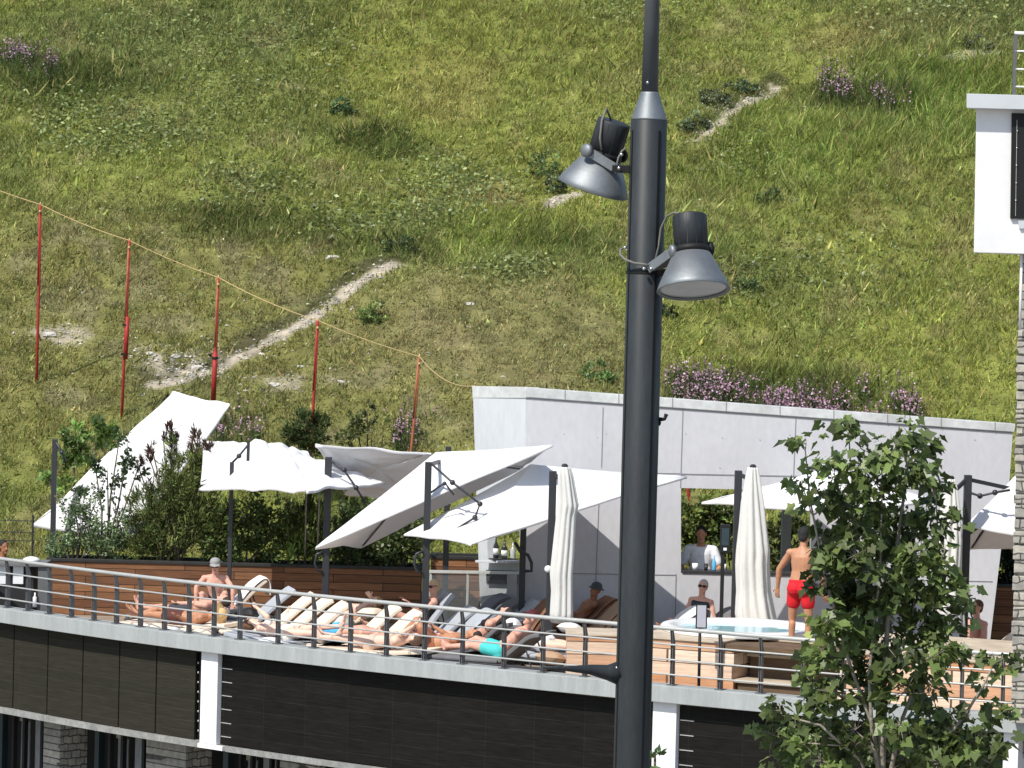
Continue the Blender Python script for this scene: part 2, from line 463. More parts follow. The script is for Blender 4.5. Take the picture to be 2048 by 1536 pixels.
def ring_loft(mb, rings, n=16):
    """rings: (centre, right vec, front vec, half width, half depth)"""
    b = []
    for c, r, f, w, d in rings:
        for j in range(n):
            a = 2 * math.pi * j / n
            ca, sa = math.cos(a), math.sin(a)
            b.append(c + r * (w * math.copysign(abs(ca) ** 0.85, ca)) + f * (d * math.copysign(abs(sa) ** 0.85, sa)))
    k = len(rings)
    fs = [(i * n + j, i * n + (j + 1) % n, (i + 1) * n + (j + 1) % n, (i + 1) * n + j) for i in range(k - 1) for j in range(n)]
    fs += [tuple(range(n - 1, -1, -1)), tuple((k - 1) * n + j for j in range(n))]
    mb._add(b, fs)

def person(label, pel, torso, front, arms, legs, skin='pink', head=None, face=None, wear=(), hair=((0.05, 0.035, 0.025), 'short'),
           scale=1.0, female=False, feet=None, group=None, bend=None, glasses=False):
    """arms / legs: ((upper, lower) left, (upper, lower) right) unit directions; torso = pelvis to neck"""
    S = scale
    T = nz(torso); Fr = nz(Vector(front) - T * Vector(front).dot(T)); Rt = Fr.cross(T)
    T2 = nz(bend) if bend is not None else T           # upper spine direction
    F2 = nz(Fr - T2 * Fr.dot(T2)); R2 = F2.cross(T2)
    pel = Vector(pel)
    Hd = nz(head) if head is not None else T2
    Fc = nz(face) if face is not None else F2
    Fc = nz(Fc - Hd * Fc.dot(Hd)); Hr = Fc.cross(Hd)
    waist = pel + T * 0.20 * S
    def sp(t):      # point along the spine
        return pel + T * t * S if t <= 0.20 else waist + T2 * (t - 0.20) * S
    neck = sp(0.50)
    hc = neck + T2 * 0.03 * S + Hd * 0.145 * S + Fc * 0.025 * S
    sw, hw = (0.158, 0.098) if female else (0.182, 0.092)
    chest_d = 0.105
    sh = [sp(0.435) - R2 * sw * S, sp(0.435) + R2 * sw * S]
    hp = [pel - Rt * hw * S - T * 0.02 * S, pel + Rt * hw * S - T * 0.02 * S]
    wst = 0.118 if female else 0.142
    rings = [(-0.10, 0.07, 0.07, 0), (-0.06, 0.135, 0.10, 0), (0.0, 0.168, 0.115, 0), (0.08, 0.16, 0.108, 0), (0.20, wst, 0.092, 1),
             (0.30, wst + 0.012, 0.105, 1), (0.38, 0.155, 0.112, 1), (0.44, 0.15, 0.090, 1), (0.485, 0.10, 0.068, 1), (0.52, 0.058, 0.056, 1)]
    def torso_rings(t0, t1, inf):
        out = []
        for t, w, d, u in rings:
            if t0 - 1e-6 <= t <= t1 + 1e-6:
                out.append((sp(t), (R2 if u else Rt), (F2 if u else Fr), (w + inf) * S, (d + inf) * S))
        return out
    J = {}
    for i in (0, 1):
        u, l = arms[i]; u = nz(u); l = nz(l)
        e = sh[i] + u * 0.285 * S; w = e + l * 0.25 * S
        J['e%d' % i], J['w%d' % i] = e, w
        t, s_ = legs[i]; t = nz(t); s_ = nz(s_)
        k = hp[i] + t * 0.43 * S; a = k + s_ * 0.41 * S
        J['k%d' % i], J['a%d' % i] = k, a
    b = MB()
    ring_loft(b, torso_rings(-1, 1, 0))
    b.cone(sp(0.49), hc - Hd * 0.04 * S, 0.056 * S, 0.052 * S)
    HM = Matrix((Hr, Fc, Hd)).transposed()
    b.ball(hc + Hd * 0.025 * S - Fc * 0.012 * S, 1, 16, sc=(0.074 * S, 0.092 * S, 0.092 * S), M=HM)
    b.ball(hc - Hd * 0.035 * S + Fc * 0.018 * S, 1, 14, sc=(0.058 * S, 0.066 * S, 0.080 * S), M=HM)
    b.cone(hc + Fc * 0.080 * S + Hd * 0.012 * S, hc + Fc * 0.098 * S - Hd * 0.024 * S, 0.011 * S, 0.016 * S, 8)      # nose
    b.ball(hc + Fc * 0.062 * S - Hd * 0.092 * S, 0.026 * S, 8)                                                       # chin
    for q in (-1, 1):
        b.ball(hc + Hr * q * 0.075 * S - Fc * 0.008 * S, 1, 8, sc=(0.012 * S, 0.020 * S, 0.032 * S), M=HM)           # ears
    if female:
        for q in (-1, 1): b.ball(sp(0.335) + R2 * q * 0.075 * S + F2 * 0.078 * S, 0.062 * S, 12)
    else:
        for q in (-1, 1): b.ball(sp(0.37) + R2 * q * 0.075 * S + F2 * 0.055 * S, 1, 12, sc=(0.078 * S, 0.05 * S, 0.055 * S), M=Matrix((R2, F2, T2)).transposed())
    for q in (-1, 1): b.ball(pel + Rt * q * 0.075 * S - Fr * 0.045 * S - T * 0.045 * S, 0.098 * S, 12)                # seat
    for i in (0, 1):
        q = -1 if i == 0 else 1
        e, w = J['e%d' % i], J['w%d' % i]
        u = nz(e - sh[i]); l = nz(w - e)
        b.ball(sh[i], 0.060 * S, 12)
        b.cone(sp(0.45) + R2 * q * 0.09 * S, sh[i], 0.058 * S, 0.054 * S)
        b.cone(sh[i], e, 0.050 * S, 0.040 * S)
        b.cone(sh[i] + u * 0.10 * S, sh[i] + u * 0.2 * S, 0.050 * S, 0.045 * S)
        b.cone(e, e + l * 0.10 * S, 0.041 * S, 0.042 * S); b.cone(e + l * 0.08 * S, w, 0.040 * S, 0.027 * S)
        # hand: palm, four fingers of different length, thumb from the side of the palm
        sd = l.cross(F2 if abs(l.dot(F2)) < 0.9 else T2).normalized()
        pn = sd.cross(l).normalized()
        if pn.dot(Fr) > 0: pn = -pn
        pe = w + l * 0.085 * S
        for g in (-1.2, -0.4, 0.4, 1.2):
            b.cone(w + sd * g * 0.010 * S, pe + sd * g * 0.019 * S, 0.019 * S, 0.014 * S, 8)
        for g, ln in ((-1.5, 0.062), (-0.5, 0.078), (0.5, 0.083), (1.5, 0.072)):
            k0 = pe + sd * g * 0.0185 * S
            d1 = nz(l + sd * g * 0.07 - pn * 0.22); d2 = nz(l - pn * 0.75 + sd * g * 0.04)
            k1 = k0 + d1 * ln * 0.55 * S; k2 = k1 + d2 * ln * 0.45 * S
            b.cone(k0, k1, 0.0095 * S, 0.0085 * S, 8); b.cone(k1, k2, 0.0085 * S, 0.0075 * S, 8)
        tb = w + l * 0.03 * S + sd * 0.030 * S * (1 if q > 0 else -1)
        sq = sd * (1 if q > 0 else -1)
        tm = tb + nz(l * 0.7 + sq * 0.8 - pn * 0.3) * 0.040 * S
        b.cone(w + l * 0.02 * S + sq * 0.012 * S, tb, 0.017 * S, 0.013 * S, 8)
        b.cone(tb, tm, 0.0125 * S, 0.0105 * S, 8); b.cone(tm, tm + nz(l + sq * 0.3 - pn * 0.3) * 0.032 * S, 0.0105 * S, 0.009 * S, 8)
        # leg
        k, a = J['k%d' % i], J['a%d' % i]
        t = nz(k - hp[i]); s_ = nz(a - k)
        b.cone(hp[i], hp[i] + t * 0.2 * S, 0.090 * S, 0.076 * S, 14); b.cone(hp[i] + t * 0.2 * S, k, 0.076 * S, 0.054 * S, 14)
        back = nz(t - s_ * t.dot(s_)) if (t - s_ * t.dot(s_)).length > 0.15 else -Fr
        b.cone(k, a, 0.050 * S, 0.034 * S); b.cone(k + s_ * 0.08 * S - Vector(back) * 0.012 * S if back is not -Fr else k + s_ * 0.08 * S, k + s_ * 0.2 * S, 0.052 * S, 0.044 * S)
        ft = nz(feet[i]) if feet else nz(Fr + s_ * 0.25 - s_ * Fr.dot(s_))
        heel = a + s_ * 0.045 * S - ft * 0.035 * S
        b.ball(heel, 0.034 * S, 8)
        bl = a + s_ * 0.055 * S + ft * 0.13 * S
        b.cone(a, bl, 0.036 * S, 0.026 * S); b.cone(heel, bl, 0.028 * S, 0.024 * S)
        fs = ft.cross(s_).normalized()
        for g, ln in ((-1, 0.055), (-0.4, 0.06), (0.1, 0.055), (0.6, 0.05), (1.05, 0.042)):
            g2 = g * (1 if q > 0 else -1)
            b.cone(bl - ft * 0.03 * S + fs * g2 * 0.02 * S, bl + ft * ln * S * 0.9 + fs * g2 * 0.034 * S, 0.020 * S, 0.011 * S, 8)
    me = fuse(b, 0.0085, 4)
    me.name = "person"
    n = len(me.vertices)
    co = np.empty(n * 3, dtype=np.float32); me.vertices.foreach_get("co", co); co = co.reshape(-1, 3)
    c = np.tile(np.array(SKIN[skin], dtype=np.float32), (n, 1))
    def spot(pt, r, colr, k=1.0):
        d = np.linalg.norm(co - np.array(pt, dtype=np.float32), axis=1)
        w_ = np.clip((r - d) / (r * 0.35), 0, 1)[:, None] * k
        c[:] = c * (1 - w_) + np.array(colr, dtype=np.float32) * w_
    for q in (-1, 1):
        spot(hc + Fc * 0.080 * S + Hd * 0.018 * S + Hr * q * 0.032 * S, 0.017 * S, (0.06, 0.035, 0.03))
        spot(hc + Fc * 0.082 * S + Hd * 0.042 * S + Hr * q * 0.034 * S, 0.013 * S, hair[0], 0.8)
    spot(hc + Fc * 0.086 * S - Hd * 0.052 * S, 0.020 * S, (0.42, 0.14, 0.12), 0.8)
    a_ = me.attributes.new("Col", 'FLOAT_COLOR', 'POINT')
    c4 = np.ones((n, 4), dtype=np.float32); c4[:, :3] = c; a_.data.foreach_set("color", c4.ravel())
    me.polygons.foreach_set("use_smooth", [True] * len(me.polygons))
    me.materials.clear(); me.materials.append(M['skin'])
    o = bpy.data.objects.new("person", me); COL.objects.link(o)
    tag(o, label, "person", group)
    def child(name, mb, mt, vox=0.011, sm=4):
        m2 = fuse(mb, vox, sm); m2.name = name
        m2.polygons.foreach_set("use_smooth", [True] * len(m2.polygons))
        m2.materials.clear(); m2.materials.append(mt)
        ch = bpy.data.objects.new(name, m2); COL.objects.link(ch); ch.parent = o
        return ch
    for w_ in wear:
        kind, colr = w_
        mb = MB()
        if kind in ('swim_trunks', 'bikini_bottom'):
            ring_loft(mb, torso_rings(-0.10, 0.08, 0.012))
            for q in (-1, 1): mb.ball(pel + Rt * q * 0.075 * S - Fr * 0.045 * S - T * 0.045 * S, 0.110 * S, 12)
            if kind == 'swim_trunks':
                for i in (0, 1):
                    t = nz(J['k%d' % i] - hp[i])
                    mb.cone(hp[i], hp[i] + t * 0.22 * S, 0.102 * S, 0.095 * S, 14)
        elif kind == 'bikini_top':
            for q in (-1, 1): mb.ball(sp(0.335) + R2 * q * 0.075 * S + F2 * 0.080 * S, 0.069 * S, 12)
            mb.tube([sp(0.325) + R2 * math.cos(a) * (wst + 0.028) * S + F2 * math.sin(a) * 0.118 * S for a in np.linspace(0, 2 * math.pi, 25)], 0.014 * S, 6)
        elif kind in ('swimsuit', 'tank_top', 't_shirt'):
            ring_loft(mb, torso_rings(-0.10 if kind == 'swimsuit' else 0.0, 0.44 if kind != 't_shirt' else 0.485, 0.014))
            if female:
                for q in (-1, 1): mb.ball(sp(0.335) + R2 * q * 0.075 * S + F2 * 0.080 * S, 0.068 * S, 12)
            if kind == 'swimsuit':
                for q in (-1, 1): mb.ball(pel + Rt * q * 0.075 * S - Fr * 0.045 * S - T * 0.045 * S, 0.108 * S, 12)
            for i in (0, 1):
                q = -1 if i == 0 else 1
                if kind == 't_shirt':
                    u = nz(J['e%d' % i] - sh[i])
                    mb.cone(sp(0.45) + R2 * q * 0.09 * S, sh[i], 0.072 * S, 0.072 * S)
                    mb.cone(sh[i], sh[i] + u * 0.19 * S, 0.075 * S, 0.068 * S)
                else:
                    mb.cone(sp(0.44) + R2 * q * 0.085 * S + F2 * 0.05 * S, sp(0.49) + R2 * q * 0.09 * S, 0.022 * S, 0.02 * S, 8)
        child(kind, mb, cloth(colr), 0.011, 5)
    hcol, hs = hair
    mb = MB()
    if hs in ('short', 'long', 'bun'):
        mb.ball(hc + Hd * 0.040 * S - Fc * 0.026 * S, 1, 16, sc=(0.083 * S, 0.094 * S, 0.092 * S), M=HM)
        mb.ball(hc - Hd * 0.01 * S - Fc * 0.055 * S, 1, 12, sc=(0.072 * S, 0.055 * S, 0.075 * S), M=HM)
        if hs == 'long':
            for q in (-1, 0, 1):
                mb.cone(hc - Fc * 0.06 * S + Hr * q * 0.05 * S, hc - Fc * 0.085 * S + Hr * q * 0.06 * S - Hd * 0.22 * S, 0.05 * S, 0.03 * S)
        if hs == 'bun': mb.ball(hc + Hd * 0.085 * S - Fc * 0.085 * S, 0.045 * S, 10)
        child("hair", mb, hairm(hcol), 0.010, 3)
    elif hs in ('cap', 'sunhat', 'bucket'):
        top = hc + Hd * 0.045 * S - Fc * 0.012 * S
        mb.lathe(top, Hd, [(0.0, 0.092 * S), (0.03 * S, 0.092 * S), (0.065 * S, 0.078 * S), (0.088 * S, 0.045 * S), (0.095 * S, 0.005)], 18)
        if hs == 'cap':
            for t in np.linspace(-0.9, 0.9, 9):
                mb.cone(top + (Fc * math.cos(t) + Hr * math.sin(t)) * 0.06 * S, top + (Fc * math.cos(t) * 1.0 + Hr * math.sin(t) * 0.72) * 0.165 * S - Hd * 0.006 * S, 0.010 * S, 0.008 * S, 8)
        else:
            wd = 0.19 if hs == 'sunhat' else 0.135
            mb.lathe(top, Hd, [(-0.025 * S, wd * S), (-0.017 * S, (wd + 0.004) * S), (0.01 * S, 0.085 * S), (0.004 * S, 0.08 * S)], 20)
        child("cap" if hs == 'cap' else "hat", mb, cloth(hcol), 0.009, 2)
    if glasses:
        mb = MB()
        for q in (-1, 1):
            mb.ball(hc + Fc * 0.092 * S + Hd * 0.018 * S + Hr * q * 0.034 * S, 1, 10, sc=(0.032 * S, 0.010 * S, 0.022 * S), M=HM)
            mb.tube([hc + Fc * 0.088 * S + Hd * 0.022 * S + Hr * q * 0.062 * S, hc - Fc * 0.005 * S + Hd * 0.02 * S + Hr * q * 0.084 * S], 0.005 * S, 6)
        mb.tube([hc + Fc * 0.1 * S + Hd * 0.022 * S - Hr * 0.02 * S, hc + Fc * 0.1 * S + Hd * 0.022 * S + Hr * 0.02 * S], 0.006 * S, 6)
        g = mb.build("sunglasses", M['gap'], o, smooth=True)
    return o

# ------------------------------------------------------------------ sun loungers
_lproto = {}
def lounger(px, d, ang, mk, label, rz=-24.0, rev=False):
    """px, d: where the hinge of the backrest stands"""
    key = (ang, mk)
    zt = DECK + 0.34
    hx = XD(px, d, zt)
    rot = R(rz) + (math.pi if rev else 0)
    a = Vector((math.cos(rot), math.sin(rot), 0))
    root_loc = Vector((hx, d, DECK)) - a * 1.15
    grp = "sun loungers on the terrace"
    if key in _lproto:
        t = copy_thing(_lproto[key], root_loc, rot, label, grp)
    else:
        t = thing("sun_lounger", label, "sun lounger", (0, 0, 0), grp)
        f = MB()
        for y in (-0.31, 0.31):
            f.bar((0, y, 0.25), (1.95, y, 0.25), 0.035, 0.05)
        for x in (0.02, 0.6, 1.16, 1.93): f.bar((x, -0.29, 0.25), (x, 0.29, 0.25), 0.03, 0.035)
        f.build("frame", M['frame'], t, bevel=0.005)
        for x in (0.16, 1.78):
            for y in (-0.29, 0.29):
                l = MB(); l.bar((x, y, 0.0), (x, y, 0.224), 0.04, 0.04, up=(1, 0, 0)); l.build("leg", M['frame'], t, bevel=0.004)
        s = MB(); s.box((0.575, 0, 0.31), (1.15, 0.64, 0.062)); s.build("mattress", M[mk], t, bevel=0.022)
        an = R(ang); dx, dz = math.cos(an), math.sin(an)
        L = 0.80; k = 10; w = 0.33; th = 0.065
        pts = []
        cur = Vector((1.165, 0, 0.31)); aa = an
        for i in range(k + 1):
            pts.append((cur.copy(), aa))
            cur = cur + Vector((math.cos(aa), 0, math.sin(aa))) * (L / k)
            if i >= 6: aa -= (R(11) if mk == 'dark_cloth' else R(3)) if ang > 20 else 0
        bm_ = MB(); vs_ = []
        for p, q in pts:
            nrm = Vector((-math.sin(q), 0, math.cos(q)))
            for y, h in ((-w, -th / 2), (-w, th / 2), (w, th / 2), (w, -th / 2)): vs_.append(p + nrm * h + Vector((0, y, 0)))
        fs = [(i * 4 + j, i * 4 + (j + 1) % 4, (i + 1) * 4 + (j + 1) % 4, (i + 1) * 4 + j) for i in range(k) for j in range(4)]
        fs += [(3, 2, 1, 0), (k * 4, k * 4 + 1, k * 4 + 2, k * 4 + 3)]
        bm_._add(vs_, fs); bm_.build("backrest", M[mk], t, bevel=0.014)
        if ang > 20:
            for y in (-0.25, 0.25):
                pr = MB(); pr.tube([(1.165 + dx * 0.5, y, 0.27 + dz * 0.5), (1.165 + dx * 0.5 + 0.12, y, 0.262)], 0.012, 6); pr.build("prop", M['frame'], t)
        t.location = root_loc; t.rotation_euler = (0, 0, rot)
        _lproto[key] = t
    n = Vector((-a.y, a.x, 0))
    return dict(t=t, O=root_loc, a=a, n=n, ang=R(ang), z=zt)

def lie(L, t, ang=None, dz=0.0):
    """pelvis, torso direction and front of somebody lying on their back on lounger L"""
    an = L['ang'] if ang is None else R(ang)
    pel = L['O'] + L['a'] * t + ZV * (0.34 + 0.115 + dz)
    T = L['a'] * math.cos(an) + ZV * math.sin(an)
    Fr = ZV * math.cos(an) - L['a'] * math.sin(an)
    return pel, T, Fr

def towel_on(L, key, label, w=0.70, back=True, seat=0.35, th=0.018):
    """a towel laid over the top of the backrest and part of the seat"""
    a, n, an = L['a'], L['n'], L['ang']
    h0 = L['O'] + a * 1.165 + ZV * 0.31
    pts = [h0 - a * seat + ZV * (0.035 + th), h0 - a * 0.02 + ZV * (0.04 + th)]
    cur = h0.copy(); aa = an; k = 10
    for i in range(k + 1):
        nr = ZV * math.cos(aa) - a * math.sin(aa)
        if i: pts.append(cur + nr * (0.034 + th))
        cur = cur + (a * math.cos(aa) + ZV * math.sin(aa)) * 0.08
        if i >= 6 and an > R(20): aa -= R(4)
    e = pts[-1]
    pts += [e + a * 0.07 - ZV * 0.03, e + a * 0.09 - ZV * 0.15, e + a * 0.085 - ZV * 0.32]
    mb = MB(); vs_ = []; m2 = 7
    for i, p in enumerate(pts):
        for j in range(m2):
            y = (j / (m2 - 1) - 0.5) * w
            vs_.append(p + n * y + ZV * (random.uniform(0, 0.010)) + a * random.uniform(-0.012, 0.012) * (1 if 0 < j < m2 - 1 else 1.6))
    fs = [(i * m2 + j, i * m2 + j + 1, (i + 1) * m2 + j + 1, (i + 1) * m2 + j) for i in range(len(pts) - 1) for j in range(m2 - 1)]
    mb._add(vs_, fs)
    o = mb.build("towel", M[key], None, smooth=True, solid=th, sub=1)
    tag(o, label, "towel", "towels on the loungers")
    return o

D = -ZV
LG = {}
LG['hat'] = lounger(378, 57.4, 6, 'beige', "cream lounger at the railing under the sunbather with a straw hat")
LG['behind'] = lounger(392, 58.7, 14, 'dark_cloth', "charcoal lounger behind the straw hat sunbather, bare feet on its left end")
LG['sit'] = lounger(456, 60.0, 46, 'beige', "cream lounger by the planter with the visored sitter on its edge", rz=13)
LG['bluegrey'] = lounger(508, 58.7, 42, 'grey_cloth', "empty blue grey lounger just left of the three cream ones, back raised", rz=13)
LG['cream1'] = lounger(550, 57.9, 41, 'beige', "empty cream lounger beside the blue grey one, rearmost of three raised cream backs", rz=13)
LG['cream2'] = lounger(580, 57.2, 41, 'beige', "empty cream lounger in the middle of three raised cream backs", rz=13)
LG['cream3'] = lounger(612, 56.5, 41, 'beige', "empty cream lounger, foremost of three raised cream backs", rz=13)
LG['pale'] = lounger(560, 55.6, 6, 'grey_cloth', "flat blue grey lounger by the railing under the pale sunbather in sunglasses", rev=True)
LG['blue'] = lounger(716, 55.5, 6, 'dark_cloth', "flat charcoal lounger under the sunbather in sky blue trunks")
LG['arm'] = lounger(690, 57.6, 28, 'beige', "cream lounger under the sunbather with one raised arm")
LG['pink1'] = lounger(716, 56.0, 43, 'beige', "cream lounger with raised back between the raised arm and the railing, rear of two", rz=13)
LG['pink2'] = lounger(758, 55.2, 43, 'beige', "cream lounger with raised back, foremost of the pair behind the blue trunks", rz=13)
LG['flat'] = lounger(775, 54.35, 6, 'beige', "flat cream lounger at the railing under a pale sunbather")
LG['blonde'] = lounger(838, 57.3, 55, 'grey_cloth', "blue grey lounger under the fair haired reader by the parasol mast", rz=13)
LG['grey2'] = lounger(866, 56.4, 40, 'grey_cloth', "empty blue grey lounger in front of the fair haired reader", rz=13)
LG['knees'] = lounger(888, 54.4, 12, 'dark_cloth', "charcoal lounger under the sunbather with bent knees")
LG['slate1'] = lounger(936, 58.6, 45, 'dark_cloth', "empty charcoal lounger, rearmost of three below the bar hatch", rz=13)
LG['slate2'] = lounger(966, 57.9, 45, 'dark_cloth', "empty charcoal lounger, middle one of three below the bar hatch", rz=13)
LG['slate3'] = lounger(1000, 57.2, 45, 'grey_cloth', "empty pale grey lounger, foremost of three below the bar hatch", rz=13)
LG['grey3'] = lounger(905, 55.4, 44, 'grey_cloth', "empty pale grey lounger with steep back left of the woman in the black bikini top", rz=13)
LG['bikini'] = lounger(955, 54.9, 42, 'dark_cloth', "charcoal lounger under the woman in the black bikini top")
LG['cap'] = lounger(1012, 53.7, 40, 'dark_cloth', "charcoal lounger under the man with the maroon cap")
LG['brown'] = lounger(1040, 56.2, 55, 'brown_cloth', "brown lounger behind the man with the maroon cap", rz=13)
LG['prone'] = lounger(1075, 54.6, 6, 'grey_cloth', "flat grey lounger left of the low wooden box, pale sunbather face down on it", rev=True)
LG['rust'] = lounger(1150, 57.9, 45, 'brown_cloth', "brown lounger by the bar wall partly hidden by the folded parasol", rz=13)
LG['tan'] = lounger(1180, 57.3, 45, 'tan_cloth', "tan towelled lounger by the bar wall just left of the lamp post", rz=13)
LG['white'] = lounger(1322, 57.4, 38, 'grey_cloth', "grey lounger under a white towel just right of the lamp post", rz=13)
LG['lady'] = lounger(1398, 57.9, 40, 'dark_cloth', "charcoal lounger under the seated grey haired woman", rz=13)
LG['side'] = lounger(1438, 57.0, 32, 'brown_cloth', "brown lounger behind the slim black column", rz=13)
LG['cream4'] = lounger(1474, 55.4, 38, 'beige', "empty cream lounger at the foot of the tall folded parasol", rz=13)

LG['far'] = lounger(1972, 55.1, 38, 'beige', "cream lounger at the far right under the seated person beside the stone wall", rz=13)
towel_on(LG['sit'], 'white_cloth', "crumpled white towel over the lounger back beside the visored sitter")
towel_on(LG['tan'], 'tan_cloth', "tan towel draped over the lounger by the bar wall")
towel_on(LG['brown'], 'brown_cloth', "brown towel draped over the lounger behind the maroon cap")
towel_on(LG['rust'], 'brown_cloth', "rust brown towel draped over the lounger beside the folded parasol")
towel_on(LG['white'], 'white_cloth', "white towel over the lounger right of the lamp post")
towel_on(LG['grey3'], 'grey_cloth', "pale grey towel over the steep lounger back", seat=0.2)

def flatlegs(L, spread=0.06):
    a, n = L['a'], L['n']
    return ((-a + n * spread, -a + n * 0.02), (-a - n * spread, -a - n * 0.02))

# 1 tanned sunbather with the straw hat
L = LG['hat']; pel, T, Fr = lie(L, 1.02, 4)
a, n = L['a'], L['n']
person("person in tan skin lying on the back with a straw sun hat at the railing", pel, T, Fr,
       arms=((-a * 0.6 + n * 0.35 - ZV * 0.25, -a * 0.4 - n * 0.8 + ZV * 0.35), (-a * 0.75 - n * 0.5, -a * 0.5 + n * 0.55 + ZV * 0.5)),
       legs=((-a + n * 0.06 + ZV * 0.05, -a - ZV * 0.06), (-a - n * 0.08 + ZV * 0.28, -a - ZV * 0.32)), skin='tan',
       wear=(('swim_trunks', (0.10, 0.035, 0.03)),), hair=((0.62, 0.42, 0.20), 'sunhat'), head=a + ZV * 0.25, face=ZV - a * 0.3)
# 2 behind: legs and body only
L = LG['behind']; pel, T, Fr = lie(L, 1.0)
a, n = L['a'], L['n']
person("person in rosy skin lying behind the straw hat, bare feet to the left", pel, T, Fr,
       arms=((-a + n * 0.3, -a), (-a - n * 0.35, -a - ZV * 0.05)), legs=flatlegs(L), skin='pink',
       wear=(('swim_trunks', (0.05, 0.05, 0.06)),), hair=((0.06, 0.04, 0.03), 'short'))
# 3 sitter with visor
L = LG['sit']; a, n = L['a'], L['n']
pel = L['O'] + a * 0.93 + ZV * 0.46
fc = nz(-n * 0.95 - a * 0.2)
person("person sitting on the lounger edge, grey cap and dark glasses, arms over raised knees", pel, nz(ZV + fc * 0.25), fc,
       arms=((fc * 0.75 - ZV * 0.5 + a * 0.45, fc * 0.2 - ZV * 0.95), (fc * 0.75 - ZV * 0.5 - a * 0.45, fc * 0.2 - ZV * 0.95)),
       legs=((fc * 0.8 + ZV * 0.45 + a * 0.2, fc * 0.25 - ZV), (fc * 0.8 + ZV * 0.45 - a * 0.25, fc * 0.25 - ZV)), skin='pink',
       wear=(('swim_trunks', (0.03, 0.03, 0.035)),), hair=((0.30, 0.30, 0.29), 'cap'), head=ZV + fc * 0.3, face=fc - ZV * 0.25, glasses=True, scale=0.98)
# 4 pale sunbather with sunglasses, head to the left
L = LG['pale']; pel, T, Fr = lie(L, 1.0, 6)
a, n = L['a'], L['n']
person("person in pale skin and sunglasses lying on the back, head to the left", pel, T, Fr,
       arms=((-a * 0.2 + n * 0.5 + ZV * 0.4, a * 0.7 - n * 0.3 + ZV * 0.35), (-a * 0.9 - n * 0.35, -a * 0.9 + ZV * 0.1)),
       legs=((-a + n * 0.08 + ZV * 0.22, -a * 0.9 + ZV * 0.1), (-a - n * 0.08 + ZV * 0.02, -a)), skin='pale', female=True,
       wear=(('bikini_bottom', (0.75, 0.72, 0.66)), ('bikini_top', (0.75, 0.72, 0.66))), hair=((0.16, 0.08, 0.04), 'bun'), glasses=True, face=ZV - n * 0.5)
# 5 sky blue trunks, face down
L = LG['blue']; pel, T, Fr = lie(L, 0.86, 3)
a, n = L['a'], L['n']
person("person lying face down in sky blue trunks near the railing", pel + ZV * 0.02, T, -Fr,
       arms=((a * 0.8 + n * -0.6, a * 0.7 + n * 0.6), (a * 0.8 + n * 0.6, a * 0.7 - n * 0.6)),
       legs=flatlegs(L), feet=(-a, -a), skin='pink', wear=(('swim_trunks', (0.09, 0.45, 0.75)),), hair=((0.09, 0.05, 0.03), 'short'), head=a + ZV * 0.1, face=-n * 0.9 - ZV * 0.3)
# 6 raised arm
L = LG['arm']; pel, T, Fr = lie(L, 1.08)
a, n = L['a'], L['n']
person("person reclining with fair hair and one arm stretched up behind the head", pel, T, Fr,
       arms=((a * 0.5 + n * 0.5 + ZV * 0.45, a * 0.2 - n * 0.8 + ZV * 0.3), (-a * 0.6 - n * 0.5 + ZV * 0.1, -a * 0.5 + n * 0.4)),
       legs=((-a + n * 0.05 + ZV * 0.5, -a - ZV * 0.55), (-a - n * 0.1 + ZV * 0.1, -a - ZV * 0.1)), skin='pale',
       wear=(('swim_trunks', (0.04, 0.04, 0.05)),), hair=((0.42, 0.24, 0.09), 'short'), face=-n * 0.7 + ZV * 0.5)
# 7 pale sunbather at the railing
L = LG['flat']; pel, T, Fr = lie(L, 0.92, 6)
a, n = L['a'], L['n']
person("person in pale skin lying flat at the railing, elbows bent, right of the blue trunks", pel, T, Fr,
       arms=((a * 0.2 + n * 0.7 + ZV * 0.25, a * 0.6 - n * 0.3 + ZV * 0.6), (a * 0.1 - n * 0.75 + ZV * 0.25, a * 0.7 + n * 0.2 + ZV * 0.5)),
       legs=((-a + n * 0.06 + ZV * 0.05, -a), (-a - n * 0.08 + ZV * 0.08, -a - ZV * 0.08)), skin='pale', female=True,
       wear=(('bikini_bottom', (0.62, 0.45, 0.36)), ('bikini_top', (0.62, 0.45, 0.36))), hair=((0.10, 0.06, 0.04), 'short'))
# 8 fair haired reader
L = LG['blonde']; pel, T, Fr = lie(L, 1.12, 58)
a, n = L['a'], L['n']
person("person with fair hair reclining upright in a black tank top by the parasol mast", pel, T, Fr,
       arms=((-a * 0.5 + n * 0.2 - ZV * 0.5, -a * 0.6 - n * 0.2 + ZV * 0.5), (-a * 0.5 - n * 0.3 - ZV * 0.5, -a * 0.6 + n * 0.2 + ZV * 0.5)),
       legs=((-a + n * 0.06 + ZV * 0.55, -a - ZV * 0.6), (-a - n * 0.08 + ZV * 0.5, -a - ZV * 0.55)), skin='pink', female=True,
       wear=(('tank_top', (0.02, 0.02, 0.022)), ('bikini_bottom', (0.02, 0.02, 0.022))), hair=((0.66, 0.50, 0.30), 'short'), head=ZV - a * 0.1, face=-a * 0.8 - n * 0.5 - ZV * 0.3, glasses=True)
